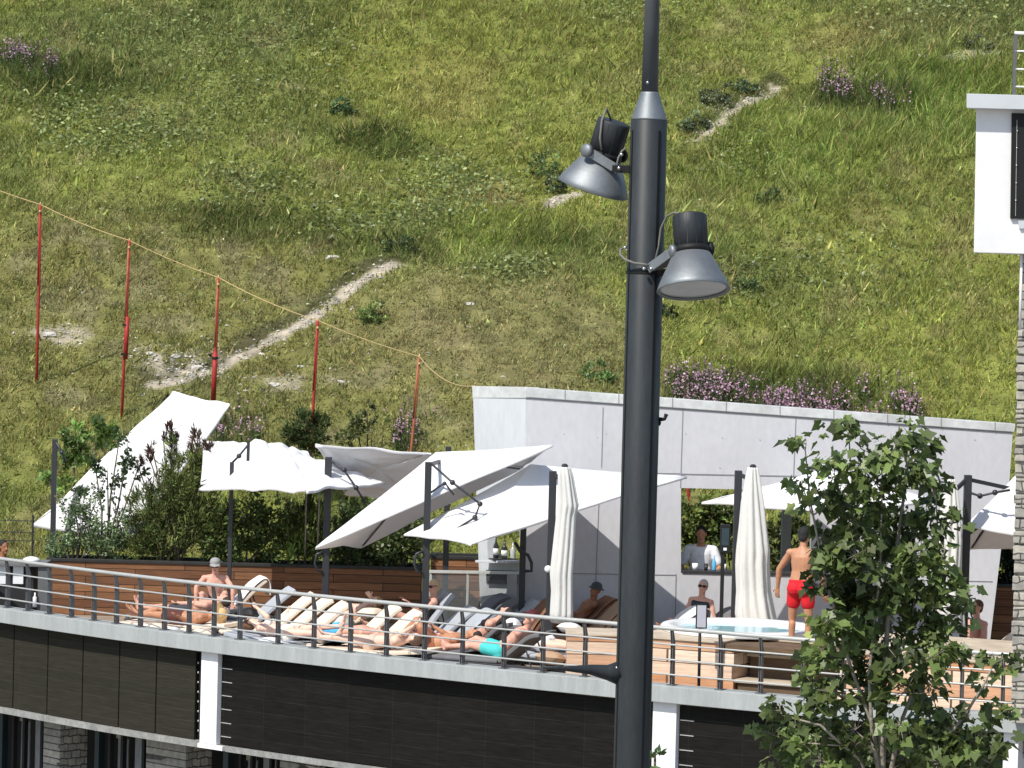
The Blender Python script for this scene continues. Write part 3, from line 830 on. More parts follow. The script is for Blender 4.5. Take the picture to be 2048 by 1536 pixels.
# 9 bent knees
L = LG['knees']; pel, T, Fr = lie(L, 0.98)
a, n = L['a'], L['n']
person("person in deeply tanned skin lying with both knees bent up", pel, T, Fr,
       arms=((-a * 0.5 + n * 0.45 + ZV * 0.1, -a * 0.6 - n * 0.3 + ZV * 0.4), (-a * 0.8 - n * 0.4 - ZV * 0.15, -a + ZV * 0.05)),
       legs=((-a * 0.62 + n * 0.1 + ZV * 0.8, -a * 0.75 - ZV * 0.75), (-a * 0.7 - n * 0.12 + ZV * 0.72, -a * 0.72 - ZV * 0.72)), skin='tan',
       wear=(('swim_trunks', (0.30, 0.12, 0.07)),), hair=((0.04, 0.025, 0.02), 'short'))
# 10 black bikini top
L = LG['bikini']; pel, T, Fr = lie(L, 1.1)
a, n = L['a'], L['n']
person("person with long dark hair reclining in a black bikini top, chin lifted to the sun", pel, T, Fr,
       arms=((-a * 0.3 + n * 0.35 - ZV * 0.5, -a * 0.75 - ZV * 0.1), (-a * 0.25 - n * 0.45 - ZV * 0.75, -a * 0.85 + n * 0.2 - ZV * 0.2)),
       legs=((-a + n * 0.06 + ZV * 0.25, -a - ZV * 0.3), (-a - n * 0.08 + ZV * 0.05, -a - ZV * 0.05)), skin='pink', female=True,
       wear=(('bikini_top', (0.012, 0.012, 0.02)), ('bikini_bottom', (0.012, 0.012, 0.02))), hair=((0.025, 0.018, 0.015), 'long'), head=T + a * 0.35, face=-a * 0.35 + ZV * 0.9)
# 11 man with maroon cap and turquoise trunks
L = LG['cap']; pel, T, Fr = lie(L, 1.08)
a, n = L['a'], L['n']
capman = person("person in maroon cap and turquoise trunks reclining, one arm reaching down", pel, T, Fr,
       arms=((-a * 0.35 + n * 0.4 - ZV * 0.6, -a * 0.8 + ZV * 0.0), (-a * 0.35 - n * 0.45 - ZV * 0.75, -a * 0.75 - n * 0.15 - ZV * 0.5)),
       legs=((-a + n * 0.1 + ZV * 0.12, -a - ZV * 0.1), (-a - n * 0.18 + ZV * 0.35, -a + n * 0.1 - ZV * 0.45)), skin='pink',
       wear=(('swim_trunks', (0.07, 0.52, 0.50)),), hair=((0.075, 0.012, 0.014), 'cap'), head=ZV * 0.85 + a * 0.4, face=-a * 0.75 - n * 0.5 - ZV * 0.2, scale=1.04)
# 12 face down with the white bow
L = LG['prone']; pel, T, Fr = lie(L, 1.05, 8)
a, n = L['a'], L['n']
person("person lying face down in a white swimsuit bottom, arm hanging to the floor", pel + ZV * 0.02, T, -Fr,
       arms=((a * 0.35 + n * 0.5 - ZV * 0.6, a * 0.25 + n * 0.1 - ZV * 0.9), (a * 0.9 - n * 0.4, a * 0.4 + n * 0.8)),
       legs=flatlegs(L), feet=(-a, -a), skin='pale', female=True, wear=(('bikini_bottom', (0.8, 0.8, 0.8)),), hair=((0.10, 0.06, 0.04), 'bun'), head=a + ZV * 0.15, face=n * 0.6 - ZV * 0.6)
# 13 half hidden by the folded parasol
L = LG['rust']; pel, T, Fr = lie(L, 1.12, 50)
a, n = L['a'], L['n']
person("person in a dark bucket hat reclining by the bar wall, half behind the folded parasol", pel, T, Fr,
       arms=((-a * 0.5 + n * 0.3 - ZV * 0.4, -a * 0.8), (-a * 0.5 - n * 0.3 - ZV * 0.4, -a * 0.8)), legs=flatlegs(L), skin='brown',
       wear=(('swim_trunks', (0.05, 0.03, 0.03)),), hair=((0.06, 0.07, 0.08), 'bucket'), head=ZV + a * 0.2, face=-a * 0.8 - n * 0.4)
# 14 seated grey haired woman
L = LG['lady']; a, n = L['a'], L['n']
pel = L['O'] + a * 1.12 + ZV * 0.45
fc = nz((-0.25, -1, 0))
person("person with grey hair sitting up in a dark swimsuit near the black column", pel, nz(ZV + a * 0.12), fc,
       arms=((fc * 0.3 - ZV * 0.9 + a * 0.3, fc * 0.7 - ZV * 0.4 - a * 0.3), (fc * 0.3 - ZV * 0.9 - a * 0.35, fc * 0.6 - ZV * 0.5 + a * 0.3)),
       legs=((-a * 0.9 + ZV * 0.35 - n * 0.1, -a * 0.75 - ZV * 0.6), (-a * 0.9 - n * 0.3 + ZV * 0.3, -a * 0.75 - ZV * 0.6)), skin='pink', female=True,
       wear=(('swimsuit', (0.035, 0.05, 0.055)),), hair=((0.50, 0.46, 0.46), 'short'), face=fc - ZV * 0.1, glasses=True, scale=0.98)
# 15 lying behind the black column
L = LG['side']; pel, T, Fr = lie(L, 1.1)
a, n = L['a'], L['n']
person("person in tanned skin reclining behind the slim black column", pel, T, Fr,
       arms=((-a * 0.6 + n * 0.4 - ZV * 0.2, -a * 0.8 + ZV * 0.1), (-a * 0.6 - n * 0.4 - ZV * 0.2, -a * 0.8 + ZV * 0.1)), legs=flatlegs(L), skin='brown',
       wear=(('swim_trunks', (0.04, 0.04, 0.05)),), hair=((0.05, 0.03, 0.02), 'long'), face=-a * 0.4 + ZV * 0.6 - n * 0.5)
# 16 standing man in red trunks, on the hot tub steps
sx = XD(1602, 51.75, 1.5)
fc = nz((0.45, 0.9, 0))
rt = fc.cross(ZV)
person("person standing on the hot tub steps in bright red trunks, back turned", (sx, 51.75, 1.59), nz(ZV + fc * 0.06), fc,
       arms=((-rt * 0.55 - ZV * 0.8 + fc * 0.05, -rt * 0.12 - ZV * 1.0 + fc * 0.15), (rt * 0.35 - ZV * 0.9, rt * 0.05 - ZV + fc * 0.3)),
       legs=((-ZV - rt * 0.10 + fc * 0.10, -ZV - fc * 0.10 + rt * 0.03), (-ZV + rt * 0.06 + fc * 0.02, -ZV - fc * 0.08)), skin='tan',
       wear=(('swim_trunks', (0.62, 0.015, 0.025)),), hair=((0.02, 0.02, 0.02), 'short'), head=ZV + fc * 0.1, scale=1.06)
# 17 bartender
bx = XD(1401, 59.68, 1.2)
fc = nz((-0.1, -1, 0)); rt = fc.cross(ZV)
person("person in a white shirt with dark hair serving behind the bar window", (bx, 59.68, 0.98), ZV, fc,
       arms=((-rt * 0.35 - ZV * 0.85 + fc * 0.1, rt * 0.35 + fc * 0.8 - ZV * 0.3), (rt * 0.35 - ZV * 0.85 + fc * 0.1, -rt * 0.35 + fc * 0.8 - ZV * 0.3)),
       legs=((-ZV - rt * 0.05, -ZV), (-ZV + rt * 0.05, -ZV)), skin='tan', wear=(('t_shirt', (0.82, 0.83, 0.87)), ('swim_trunks', (0.03, 0.03, 0.03))),
       hair=((0.02, 0.017, 0.015), 'short'), head=ZV + fc * 0.2, face=fc - ZV * 0.4, scale=1.12)
# 18 far left head
bx = XD(6, 61.4, 1.0)
fc = nz((0.6, -0.7, 0)); rt = fc.cross(ZV)
person("person with dark hair sitting behind the dark service counter at the left edge", (bx, 61.4, 0.40), ZV, fc,
       arms=((-rt * 0.3 - ZV * 0.9, fc - ZV * 0.3), (rt * 0.3 - ZV * 0.9, fc - ZV * 0.3)), legs=((fc - rt * 0.1, -ZV), (fc + rt * 0.1, -ZV)), skin='brown',
       wear=(('tank_top', (0.05, 0.05, 0.06)),), hair=((0.02, 0.017, 0.015), 'short'))
# 19 seated at the right edge
bx = XD(1948, 55.0, 0.8)
fc = nz((-0.7, -0.5, 0)); rt = fc.cross(ZV)
person("person in rosy skin seated at the far right beside the stone wall, arms crossed", (bx, 55.0, 0.37), nz(ZV - fc * 0.1), fc,
       arms=((-rt * 0.25 - ZV * 0.8 + fc * 0.2, rt * 0.5 + fc * 0.6), (rt * 0.25 - ZV * 0.8 + fc * 0.2, -rt * 0.5 + fc * 0.6)),
       legs=((fc - rt * 0.15 - ZV * 0.05, -ZV + fc * 0.1), (fc + rt * 0.15 - ZV * 0.05, -ZV + fc * 0.1)), skin='pink', wear=(('swim_trunks', (0.06, 0.03, 0.03)),), hair=((0.14, 0.07, 0.04), 'short'))

# ------------------------------------------------------------------ cushions, bags and towels lying about
def cushion(px, py, d, size, mk, label, rz=-30, name="cushion", cat="cushion", seed=0):
    c = P(px, py, d)
    rs = random.Random(seed); mb = MB()
    sx, sy, sz = size; n = 8
    vs_ = []
    for top_ in (1, -1):
        for i in range(n + 1):
            for j in range(n + 1):
                u, v = i / n * 2 - 1, j / n * 2 - 1
                e = (1 - abs(u) ** 2.6) * (1 - abs(v) ** 2.6)
                vs_.append(Vector((u * sx / 2 * (1 - 0.05 * v * v), v * sy / 2 * (1 - 0.05 * u * u), top_ * sz / 2 * max(e, 0) ** 0.5 + rs.uniform(-0.006, 0.006) * (e > 0.02))))
    m2 = n + 1; fs = []
    for k in (0, 1):
        o_ = k * m2 * m2
        for i in range(n):
            for j in range(n):
                f = (o_ + i * m2 + j, o_ + (i + 1) * m2 + j, o_ + (i + 1) * m2 + j + 1, o_ + i * m2 + j + 1)
                fs.append(f if k == 0 else tuple(reversed(f)))
    T = Matrix.Rotation(R(rz), 3, 'Z') @ Matrix.Rotation(R(rs.uniform(-12, 12)), 3, 'X')
    mb._add([c + T @ v for v in vs_], fs)
    o = mb.build(name, M[mk], None, smooth=True, sub=1)
    tag(o, label, cat, "loose cushions on the terrace" if name == "cushion" else None)
    return o
cushion(308, 1256, 57.05, (0.46, 0.34, 0.16), 'beige', "plump cream cushion at the railing below the tanned sunbather's knees", seed=1)
cushion(347, 1262, 56.8, (0.22, 0.26, 0.13), 'white_cloth', "small off white cushion at the railing, second from the left", seed=2)
cushion(370, 1266, 56.6, (0.20, 0.30, 0.15), 'beige', "small cream cushion at the railing, third from the left", seed=3)
cushion(402, 1268, 56.35, (0.40, 0.34, 0.15), 'beige', "plump cream cushion at the railing below the straw hat", seed=4)
cushion(500, 1229, 58.0, (0.26, 0.22, 0.22), 'gap', "black bag lying at the foot of the blue grey lounger", name="bag", cat="bag", seed=5)
cushion(540, 1284, 55.3, (0.42, 0.30, 0.13), 'white_cloth', "off white cushion at the railing under the pale sunbather", seed=6)
cushion(598, 1292, 54.95, (0.34, 0.30, 0.12), 'dark_cloth', "dark crumpled garment at the railing left of the sky blue trunks", name="garment", cat="clothing", seed=7)
cushion(648, 1277, 55.0, (0.18, 0.26, 0.16), 'grey_cloth', "pale blue grey cushion touching the sky blue trunks", seed=8)
cushion(742, 1225, 57.1, (0.34, 0.40, 0.16), 'beige', "cream pillow under the fair haired sunbather with a raised arm", seed=9)
cushion(682, 1243, 56.4, (0.22, 0.30, 0.24), 'white_cloth', "crumpled white towel heap right of the three cream backrests", name="towel", cat="towel", seed=10)
cushion(1025, 1249, 54.6, (0.24, 0.22, 0.20), 'white_cloth', "white sun hat lying behind the turquoise trunks", name="sun_hat", cat="hat", seed=11)
cushion(1140, 1256, 53.9, (0.36, 0.28, 0.16), 'white_cloth', "white knotted cloth on the left end of the low wooden box", name="cloth", cat="cloth", seed=12)
cushion(1102, 1316, 52.75, (0.42, 0.34, 0.20), 'tan_cloth', "tan cushion on the floor at the foot of the low wooden box", seed=13)
st = thing("stool", "dark stool behind the service counter at the left edge", "stool", (XD(6, 61.4, 1.0), 61.45, DECK))
mb = MB(); mb.lathe((st.location.x, 61.45, DECK + 0.33), ZV, [(0, 0.16), (0.04, 0.17), (0.055, 0.15)], 16); mb.build("seat", M['frame'], st)
for q in range(4):
    mb = MB(); aq = q * math.pi / 2 + 0.7
    mb.tube([(st.location.x + 0.17 * math.cos(aq), 61.45 + 0.17 * math.sin(aq), DECK), (st.location.x + 0.1 * math.cos(aq), 61.45 + 0.1 * math.sin(aq), DECK + 0.33)], 0.015, 6); mb.build("leg", M['frame'], st)
# ------------------------------------------------------------------ terrace edge curve
_px = np.array([0, 117, 234, 340, 480, 590, 700, 850, 1000, 1110, 1227, 1303, 1450, 1614, 1820, 2020], float)
_py = np.array([1218, 1233, 1249, 1265, 1281.5, 1297, 1311, 1324, 1335.5, 1348, 1361.5, 1372.5, 1385, 1398.5, 1415, 1431], float)
_cf = np.polyfit((_px - 1000) / 1000, _py, 4)
def edge_y(x):
    xc = min(max(x, 0), 2020); t = (xc - 1000) / 1000
    y = np.polyval(_cf, t)
    if x < 0: y += (x - 0) * 0.128
    if x > 2020: y += (x - 2020) * 0.078
    return float(y)
ZT = 0.25
CURVE = [PZ(x, edge_y(x), ZT) for x in range(-420, 2420, 20)]
CURVE = [Vector((p.x, p.y, 0)) for p in CURVE]
# even resample
_S = [0.0]
for i in range(1, len(CURVE)): _S.append(_S[-1] + (CURVE[i] - CURVE[i - 1]).length)
SMAX = _S[-1]
def _at(s):
    s = min(max(s, 0), SMAX)
    i = int(np.searchsorted(_S, s)) - 1; i = min(max(i, 0), len(CURVE) - 2)
    t = (s - _S[i]) / (_S[i + 1] - _S[i])
    return CURVE[i].lerp(CURVE[i + 1], t)
def edge_pt(s, o=0.0, z=0.0):
    p = _at(s); d = (_at(s + 0.4) - _at(s - 0.4)).normalized()
    n = Vector((d.y, -d.x, 0))
    if n.y > 0: n = -n
    q = p + n * o
    return Vector((q.x, q.y, z))
def edge_dir(s):
    return (_at(s + 0.3) - _at(s - 0.3)).normalized()
def s_at(px, o=0.0, z=0.0):
    lo, hi = 0.0, SMAX
    for _ in range(40):
        mi = (lo + hi) / 2
        p = edge_pt(mi, o, z)
        if proj(p.x, p.y, p.z)[0] < px: lo = mi
        else: hi = mi
    return lo

def strip(mb, s0, s1, o0, o1, z0, z1, step=0.35, mi=0):
    k = max(1, int((s1 - s0) / step + 0.5))
    b = []; ss = [s0 + (s1 - s0) * i / k for i in range(k + 1)]
    for s in ss:
        b += [edge_pt(s, o1, z0), edge_pt(s, o1, z1), edge_pt(s, o0, z1), edge_pt(s, o0, z0)]
    fs = []; uv = []
    zz = [z0, z1, z1, z0]; oo = [o1, o1, o0, o0]
    for i in range(k):
        for j in range(4):
            j2 = (j + 1) % 4
            fs.append((i * 4 + j, i * 4 + j2, (i + 1) * 4 + j2, (i + 1) * 4 + j))
            if j in (0, 2): uv.append([(ss[i], zz[j]), (ss[i], zz[j2]), (ss[i + 1], zz[j2]), (ss[i + 1], zz[j])])
            else: uv.append([(ss[i], oo[j]), (ss[i], oo[j2]), (ss[i + 1], oo[j2]), (ss[i + 1], oo[j])])
    for q in (0, k):
        fs.append((q * 4, q * 4 + 1, q * 4 + 2, q * 4 + 3))
        uv.append([(oo[j], zz[j]) for j in range(4)])
    mb._add(b, fs, mi, uv)

# ------------------------------------------------------------------ terrace building
tb = thing("terrace_building", "long curved building with grey concrete terrace edge, dark slatted wall and white columns", "building", (0, 60, -4.5))
SE = s_at(2034, 0.0, ZT)        # the edge stops against the stone wall
mb = MB(); strip(mb, 0, SE + 3.5, -0.35, 0.0, 0.015, ZT); mb.build("terrace_edge", M['concrete'], tb, bevel=0.008)
# floor slab of the terrace
poly = [edge_pt(s, -0.36, DECK) for s in np.linspace(0, SMAX, 60)]
poly += [Vector((poly[-1].x, 66.5, DECK)), Vector((poly[0].x, 66.5, DECK))]
mb = MB(); mb.prism([Vector((p.x, p.y, DECK - 0.2)) for p in poly], (0, 0, 0.2))
fl = mb.build("terrace_floor", M['deck'], None); tag(fl, None, None, kind="structure")
mb = MB(); strip(mb, 0, SMAX, -0.9, -0.36, DECK - 0.25, 0.0); mb.build("beam", M['concrete'], tb)
WB = -1.40
cols = [(402, 435), (1305, 1352), (2006, 2036)]
cs = [(s_at(a_, -0.13, -0.3), s_at(b_, -0.13, -0.3)) for a_, b_ in cols]
for s0, s1 in cs:
    mb = MB(); strip(mb, s0, s1, -0.45, -0.13, WB - 0.012 if s0 < cs[1][0] else -4.5, 0.0, step=2)
    mb.build("column", M['white'], tb, bevel=0.006)
# olive shutters of the left bay
edges = [-140, -90, -38, 27, 95, 165, 238, 312, 391]
for a_, b_ in zip(edges[:-1], edges[1:]):
    s0, s1 = s_at(a_, -0.24, -0.7), s_at(b_, -0.24, -0.7)
    mb = MB(); strip(mb, s0 + 0.014, s1 - 0.014, -0.29, -0.24, WB, -0.03, step=2)
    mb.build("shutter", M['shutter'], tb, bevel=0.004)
mb = MB(); strip(mb, 0.0, cs[0][0], -0.36, -0.32, WB, -0.03); mb.build("shutter_backing", M['gap'], tb)
# strap of clips between shutters and column
mb = MB()
for z in np.linspace(-1.25, -0.2, 8):
    mb = MB(); p = edge_pt(s_at(398, -0.24, z), -0.225, z); mb.ball(p, 0.014, 8, sc=(1, 1, 1.4)); mb.build("shutter_clip", M['steel'], tb, smooth=True)
# dark slatted walls
for s0, s1 in ((cs[0][1], cs[1][0]), (cs[1][1], cs[2][0])):
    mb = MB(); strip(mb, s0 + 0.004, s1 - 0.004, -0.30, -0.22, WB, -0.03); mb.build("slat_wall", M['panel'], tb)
    for q in range(6):
        z = WB + 0.12 + q * 0.21
        mb = MB(); s2 = s0 + 0.02
        mb.bar(edge_pt(s2, -0.214, z), edge_pt(s2 + 0.22, -0.214, z), 0.008, 0.012); mb.build("hinge", M['steel'], tb)
# sill beam under the walls
mb = MB(); strip(mb, 0, cs[0][0] - 0.0, -0.34, -0.17, WB - 0.10, WB - 0.006); strip(mb, cs[0][0], cs[1][0] - 0.004, -0.34, -0.17, WB - 0.10, WB - 0.016)
strip(mb, cs[1][1] + 0.004, cs[2][0] - 0.004, -0.34, -0.17, WB - 0.10, WB - 0.006)
mb.build("sill_beam", mat("aged grey sill", (0.26, 0.265, 0.25), 0.8, var=0.25, scale=6, var2=0.15, scale2=30), tb)
mb = MB(); strip(mb, cs[0][0] - 0.02, cs[0][1] + 0.16, -0.30, -0.11, WB - 0.085, WB - 0.018, step=2); mb.build("column_foot", M['white'], tb)
# lower storey: stone piers, dark glazed openings with curtains
mb = MB(); strip(mb, 0, SMAX, -4.2, -3.9, -4.5, WB - 0.1, step=1.0); mb.build("back_wall", M['dark_in'], tb)
for a_, b_ in ((88, 121), (293, 372), (560, 640), (760, 840), (980, 1060)):
    s0, s1 = s_at(a_, -1.05, -1.7), s_at(b_, -1.05, -1.7)
    mb = MB(); strip(mb, s0, s1, -1.6, -1.05, -4.5, WB - 0.104, step=2); mb.build("stone_pier", M['stone'], tb)
door = mat("teal black door leaf", (0.015, 0.03, 0.032), 0.35, var=0.2, spec=0.5)
curt = mat("pale curtain", (0.40, 0.38, 0.30), 0.9, var=0.2, scale=9, stretch=(12, 12, 0.6))
curt2 = mat("grey curtain", (0.26, 0.27, 0.27), 0.9, var=0.35, scale=9, stretch=(14, 14, 0.6))
for a_, b_ in ((27, 88), (219, 291), (480, 545), (655, 750), (-60, -10)):
    s0, s1 = s_at(a_, -1.2, -1.7), s_at(b_, -1.2, -1.7)
    w = s1 - s0
    mb = MB()
    for t0 in (0.0, 0.36, 0.94): strip(mb, s0 + w * t0, s0 + w * (t0 + 0.07), -1.25, -1.17, -4.5, WB - 0.104, step=2)
    fr = mb.build("window", M['gap'], tb)
    mb = MB(); strip(mb, s0 + w * 0.07, s0 + w * 0.36, -1.31, -1.29, -1.80, WB - 0.104, step=2); strip(mb, s0 + w * 0.43, s0 + w * 0.94, -1.31, -1.29, -1.72, WB - 0.104, step=2)
    mb.build("blind", curt, fr)
    mb = MB(); strip(mb, s0 + w * 0.07, s0 + w * 0.36, -1.35, -1.33, -4.4, -1.78, step=2); strip(mb, s0 + w * 0.55, s0 + w * 0.94, -1.35, -1.33, -4.4, -1.70, step=2)
    mb.build("curtain", curt2, fr)
    mb = MB(); strip(mb, s0 - 0.34, s0 - 0.22, -1.27, -1.15, -4.5, WB - 0.104, step=2); mb.build("door_leaf", door, tb)

# ------------------------------------------------------------------ railing
rl = thing("railing", "grey steel railing with three rails along the curved terrace edge", "railing", (0, 55, 0))
HR = 0.25 + 0.80
o = -0.10
ss = np.arange(0, SE, 0.25)
mb = MB(); mb.tube([edge_pt(s, o, HR) for s in ss] + [edge_pt(SE, o, HR)], 0.030, 10); mb.build("handrail", M['steel'], rl, smooth=True)
for z in (0.25 + 0.575, 0.25 + 0.365, 0.25 + 0.155):
    mb = MB(); mb.tube([edge_pt(s, o, z) for s in ss] + [edge_pt(SE, o, z)], 0.0125, 8); mb.build("rail", M['steel'], rl, smooth=True)
post_px = [-125, -80, -35, 15, 56, 99, 143, 188, 233, 281, 329, 378, 428, 480, 556, 628, 701, 773, 849, 925, 1008, 1086, 1170, 1258, 1345, 1441, 1522, 1606, 1688, 1768, 1846, 1924, 2006]
for x in post_px:
    s = s_at(x, o - 0.05, 0.7); d = edge_dir(s); n = edge_pt(s, 1, 0) - edge_pt(s, 0, 0)
    mb = MB()
    T = Matrix((d, n, ZV)).transposed()
    a0 = edge_pt(s, o - 0.055, 0)
    for dz in (-0.014, 0.014):
        pl = [edge_pt(s, o - 0.085, 0.0), edge_pt(s, o - 0.03, 0.0), edge_pt(s, o - 0.03, 0.0), edge_pt(s, o - 0.085, 0.0)]
        q0 = edge_pt(s, 0, 0) + d * dz
        prof = [(o - 0.105, 0.25), (o - 0.02, 0.25), (o - 0.025, 0.85), (o + 0.0, HR - 0.03), (o - 0.03, HR - 0.005), (o - 0.09, 0.86)]
        poly = [q0 + n * u + ZV * z for u, z in prof]
        mb.prism([p - d * 0.005 for p in poly], d * 0.010)
    mb.box(edge_pt(s, o - 0.06, 0.258), (0.11, 0.13, 0.014), M=T)
    mb.build("post", M['post'], rl)

# ------------------------------------------------------------------ bar pavilion
BD = 59.0
bar = thing("bar_pavilion", "pale grey panelled bar pavilion with slanting zinc cap and an open serving window", "building", (4, BD, DECK))
def W(px, py, d=BD): return P(px, py, d)
def wall_poly(pts, th, d=BD): return [W(*p, d) for p in pts], (0, th, 0)
zc = lambda px, py, d=BD: W(px, py, d).z
# front wall pieces around the serving window (window 1362-1625 x 976-1146)
def seam(px): return 1 if px else 0
top = lambda x: 790 + (x - 1050) * (862 - 790) / (2028 - 1050) + 0.0
pieces = [[(1051, 1330), (1362, 1345), (1362, top(1362)), (1051, top(1051))],
          [(1362, 976), (1622, 982), (1622, top(1622)), (1362, top(1362))],
          [(1362, 1345), (1622, 1350), (1622, 1152), (1362, 1146)],
          [(1622, 1350), (1972, 1350), (2019, 958), (2026, top(2026)), (1622, top(1622))]]
for pc in pieces:
    mb = MB(); a_, dv = wall_poly(pc, 0.22); mb.prism(a_, dv); mb.build("front_wall", M['bar_wall'], bar)
# return wall on the left, seen almost edge on
cn = W(1051, 775); 
def side(px, py, t): # t 0 at the corner .. 1 at the back
    return P(px, py, BD + 0.9 * t)
sp = [P(1051, 1330, BD), P(1051, 788, BD), P(946, 790, BD + 0.9), P(964, 1325, BD + 0.9)]
# hatch opening in the return wall: four pieces round it
def mixp(u, v):
    lo = sp[0].lerp(sp[3], u); hi = sp[1].lerp(sp[2], u)
    return lo.lerp(hi, v)
u0, u1, v0, v1 = 0.12, 0.80, 0.378, 0.60
for q in ([(0, 0), (1, 0), (1, v0), (0, v0)], [(0, v1), (1, v1), (1, 1), (0, 1)], [(0, v0), (u0, v0), (u0, v1), (0, v1)], [(u1, v0), (1, v0), (1, v1), (u1, v1)]):
    mb = MB(); mb.prism([mixp(*c_) for c_ in q], (0.16, 0.05, 0)); mb.build("side_wall", M['bar_side'], bar)
mb = MB(); h0 = mixp(u0, v0); h1 = mixp(u1, v0)
mb.bar(h0 + Vector((-0.08, -0.12, 0.02)), h1 + Vector((-0.08, -0.12, 0.02)), 0.34, 0.04); mb.build("hatch_shelf", M['bar_side'], bar, bevel=0.005)
mb = MB(); mb.prism([mixp(u0 + .02, v0 - 0.08) + Vector((-0.03, -0.03, 0)), mixp(u1 - .02, v0 - 0.08) + Vector((-0.03, -0.03, 0)), mixp(u1 - .02, v0 - .03) + Vector((-0.03, -0.03, 0)), mixp(u0 + .02, v0 - .03) + Vector((-0.03, -0.03, 0))], (-0.02, -0.02, 0)); mb.build("vent_slot", M['gap'], bar)
# sloping zinc cap
capz = lambda x: 775 + (x - 1051) * (848 - 775) / (2030 - 1051)
mb = MB()
pts0 = [(1051, capz(1051)), (2031, capz(2031)), (2029, capz(2031) + 16), (1051, capz(1051) + 19)]
mb.prism([P(x, y, BD - 0.03) for x, y in pts0], (0, 0.32, 0)); mb.build("cap", M['cap'], bar, bevel=0.006)
mb = MB()
c4 = [P(1051, 774, BD - 0.026), P(944, 772, BD + 0.9), P(945, 796, BD + 0.9), P(1051, 796, BD - 0.026)]
mb.prism(c4, (0.22, 0.06, 0)); mb.build("cap", M['cap'], bar, bevel=0.006)
for x in np.linspace(1130, 1990, 9):
    mb = MB(); y = capz(x); mb.bar(P(x, y - 0.5, BD - 0.033), P(x, y + 17.5, BD - 0.033), 0.012, 0.006, up=(0, 1, 0)); mb.build("cap_seam", M['joint'], bar)
# thin dark gap under the cap and the panel joints
jl = MB()
def joint(x0, y0, x1, y1, w=0.012): jl.bar(P(x0, y0, BD - 0.004), P(x1, y1, BD - 0.004), w, 0.008, up=(0, 1, 0))
joint(1053, capz(1051) + 22, 2024, capz(2024) + 19, 0.02)
joint(1206, 815, 1203, 935); joint(1366, 812, 1361, 975); joint(1592, 830, 1586, 978); joint(1850, 860, 1840, 1150)
joint(1200, 945, 1192, 1150); joint(1192, 1150, 1190, 1330); joint(1140, 1147, 1352, 1150); joint(1361, 948, 1618, 953, 0.018); joint(1352, 1148, 1349, 1320, 0.016); joint(1625, 1156, 1985, 1163)
joint(1053, 944, 1360, 947)
jl.build("panel_joint", M['joint'], bar)
for x, y in ((1128, 868), (1195, 875), (1372, 868), (1445, 876), (1520, 880), (1440, 936), (1212, 868), (1196, 1142), (1188, 1160), (1580, 870), (1880, 890), (1950, 880), (1870, 1020)):
    sc = MB(); sc.lathe(P(x, y, BD - 0.003), (0, -1, 0), [(0, 0.008), (0.006, 0.007)], 8); sc.build("screw", M['joint'], bar)
# roof behind the parapet, counter in the window, inner back lintel
zr = W(2000, 900).z
mb = MB(); x0, x1 = W(1080, 900).x, W(1985, 900).x
mb.box(((x0 + x1) / 2, BD + 1.75, zr - 0.25), (x1 - x0, 3.0, 0.14)); mb.build("roof", M['fascia'], bar)
mb = MB(); cw0, cw1 = W(1364, 1146), W(1640, 1150)
mb.box(((cw0.x + cw1.x) / 2, BD + 0.17, cw0.z + 0.02), (cw1.x - cw0.x, 0.38, 0.05)); mb.build("counter", M['counter'], bar, bevel=0.005)
for xx in (x0 + 0.1, (x0 + x1) / 2 + 0.6, x1 - 0.1):
    mb = MB(); mb.box((xx, BD + 3.1, (zr - 0.32 + DECK) / 2), (0.16, 0.16, zr - 0.32 - DECK)); mb.build("rear_column", M['bar_side'], bar)
# dark service units inside, left and right of the window view
mb = MB(); mb.box((W(1180, 1100).x, BD + 2.2, 0.8), (2.2, 0.5, 1.8)); mb.box((W(1850, 1100).x, BD + 2.0, 1.0), (2.6, 0.5, 2.2)); mb.build("back_bar", M['dark_in'], bar, bevel=0.01)

# things on the counters
def bottle(c, h, r, label, mt='glass', paper=True):
    t = thing("bottle", label, "bottle", c, "bottles at the bar")
    mb = MB(); c = Vector(c)
    mb.lathe(c, ZV, [(0, r * 0.9), (0.01, r), (h * 0.55, r), (h * 0.68, r * 0.55), (h * 0.75, r * 0.34), (h, r * 0.32)], 14); mb.build("glass_body", M[mt], t, smooth=True)
    if paper:
        mb = MB(); mb.lathe(c + ZV * h * 0.14, ZV, [(0, r * 1.03), (h * 0.3, r * 1.03)], 14); mb.build("paper_band", M['paper'], t, smooth=True)
    return t
hs = h0.lerp(h1, 0.3) + Vector((-0.10, -0.14, 0.042))
tr = MB(); t_ = hs.lerp(h1, 0.12); tr.box((hs.x - 0.02, hs.y + 0.1, hs.z + 0.012), (0.42, 0.20, 0.024), rz=0.5)
tag(tr.build("serving_tray", M['counter'], None, bevel=0.004), "dark tray under the bottles in the side hatch of the bar", "tray")
bottle(hs + Vector((-0.14, 0.10, 0.026)), 0.36, 0.042, "tall slim bottle with a white band, left of three on the hatch tray")
bottle(hs + Vector((0.0, 0.08, 0.026)), 0.30, 0.050, "stout bottle with a white band, middle of three on the hatch tray")
bottle(hs + Vector((0.14, 0.12, 0.026)), 0.26, 0.045, "clear bluish bottle, right of three on the hatch tray", 'glass_lens', False)
M['aqua'] = mat("blue drinking glass", (0.12, 0.45, 0.75), 0.15, var=0.1, spec=0.6)
gp = P(1428, 1130, BD + 0.12); bottle((gp.x, gp.y, cw0.z + 0.047), 0.24, 0.036, "blue bottle on the counter in front of the bartender", 'aqua', False)
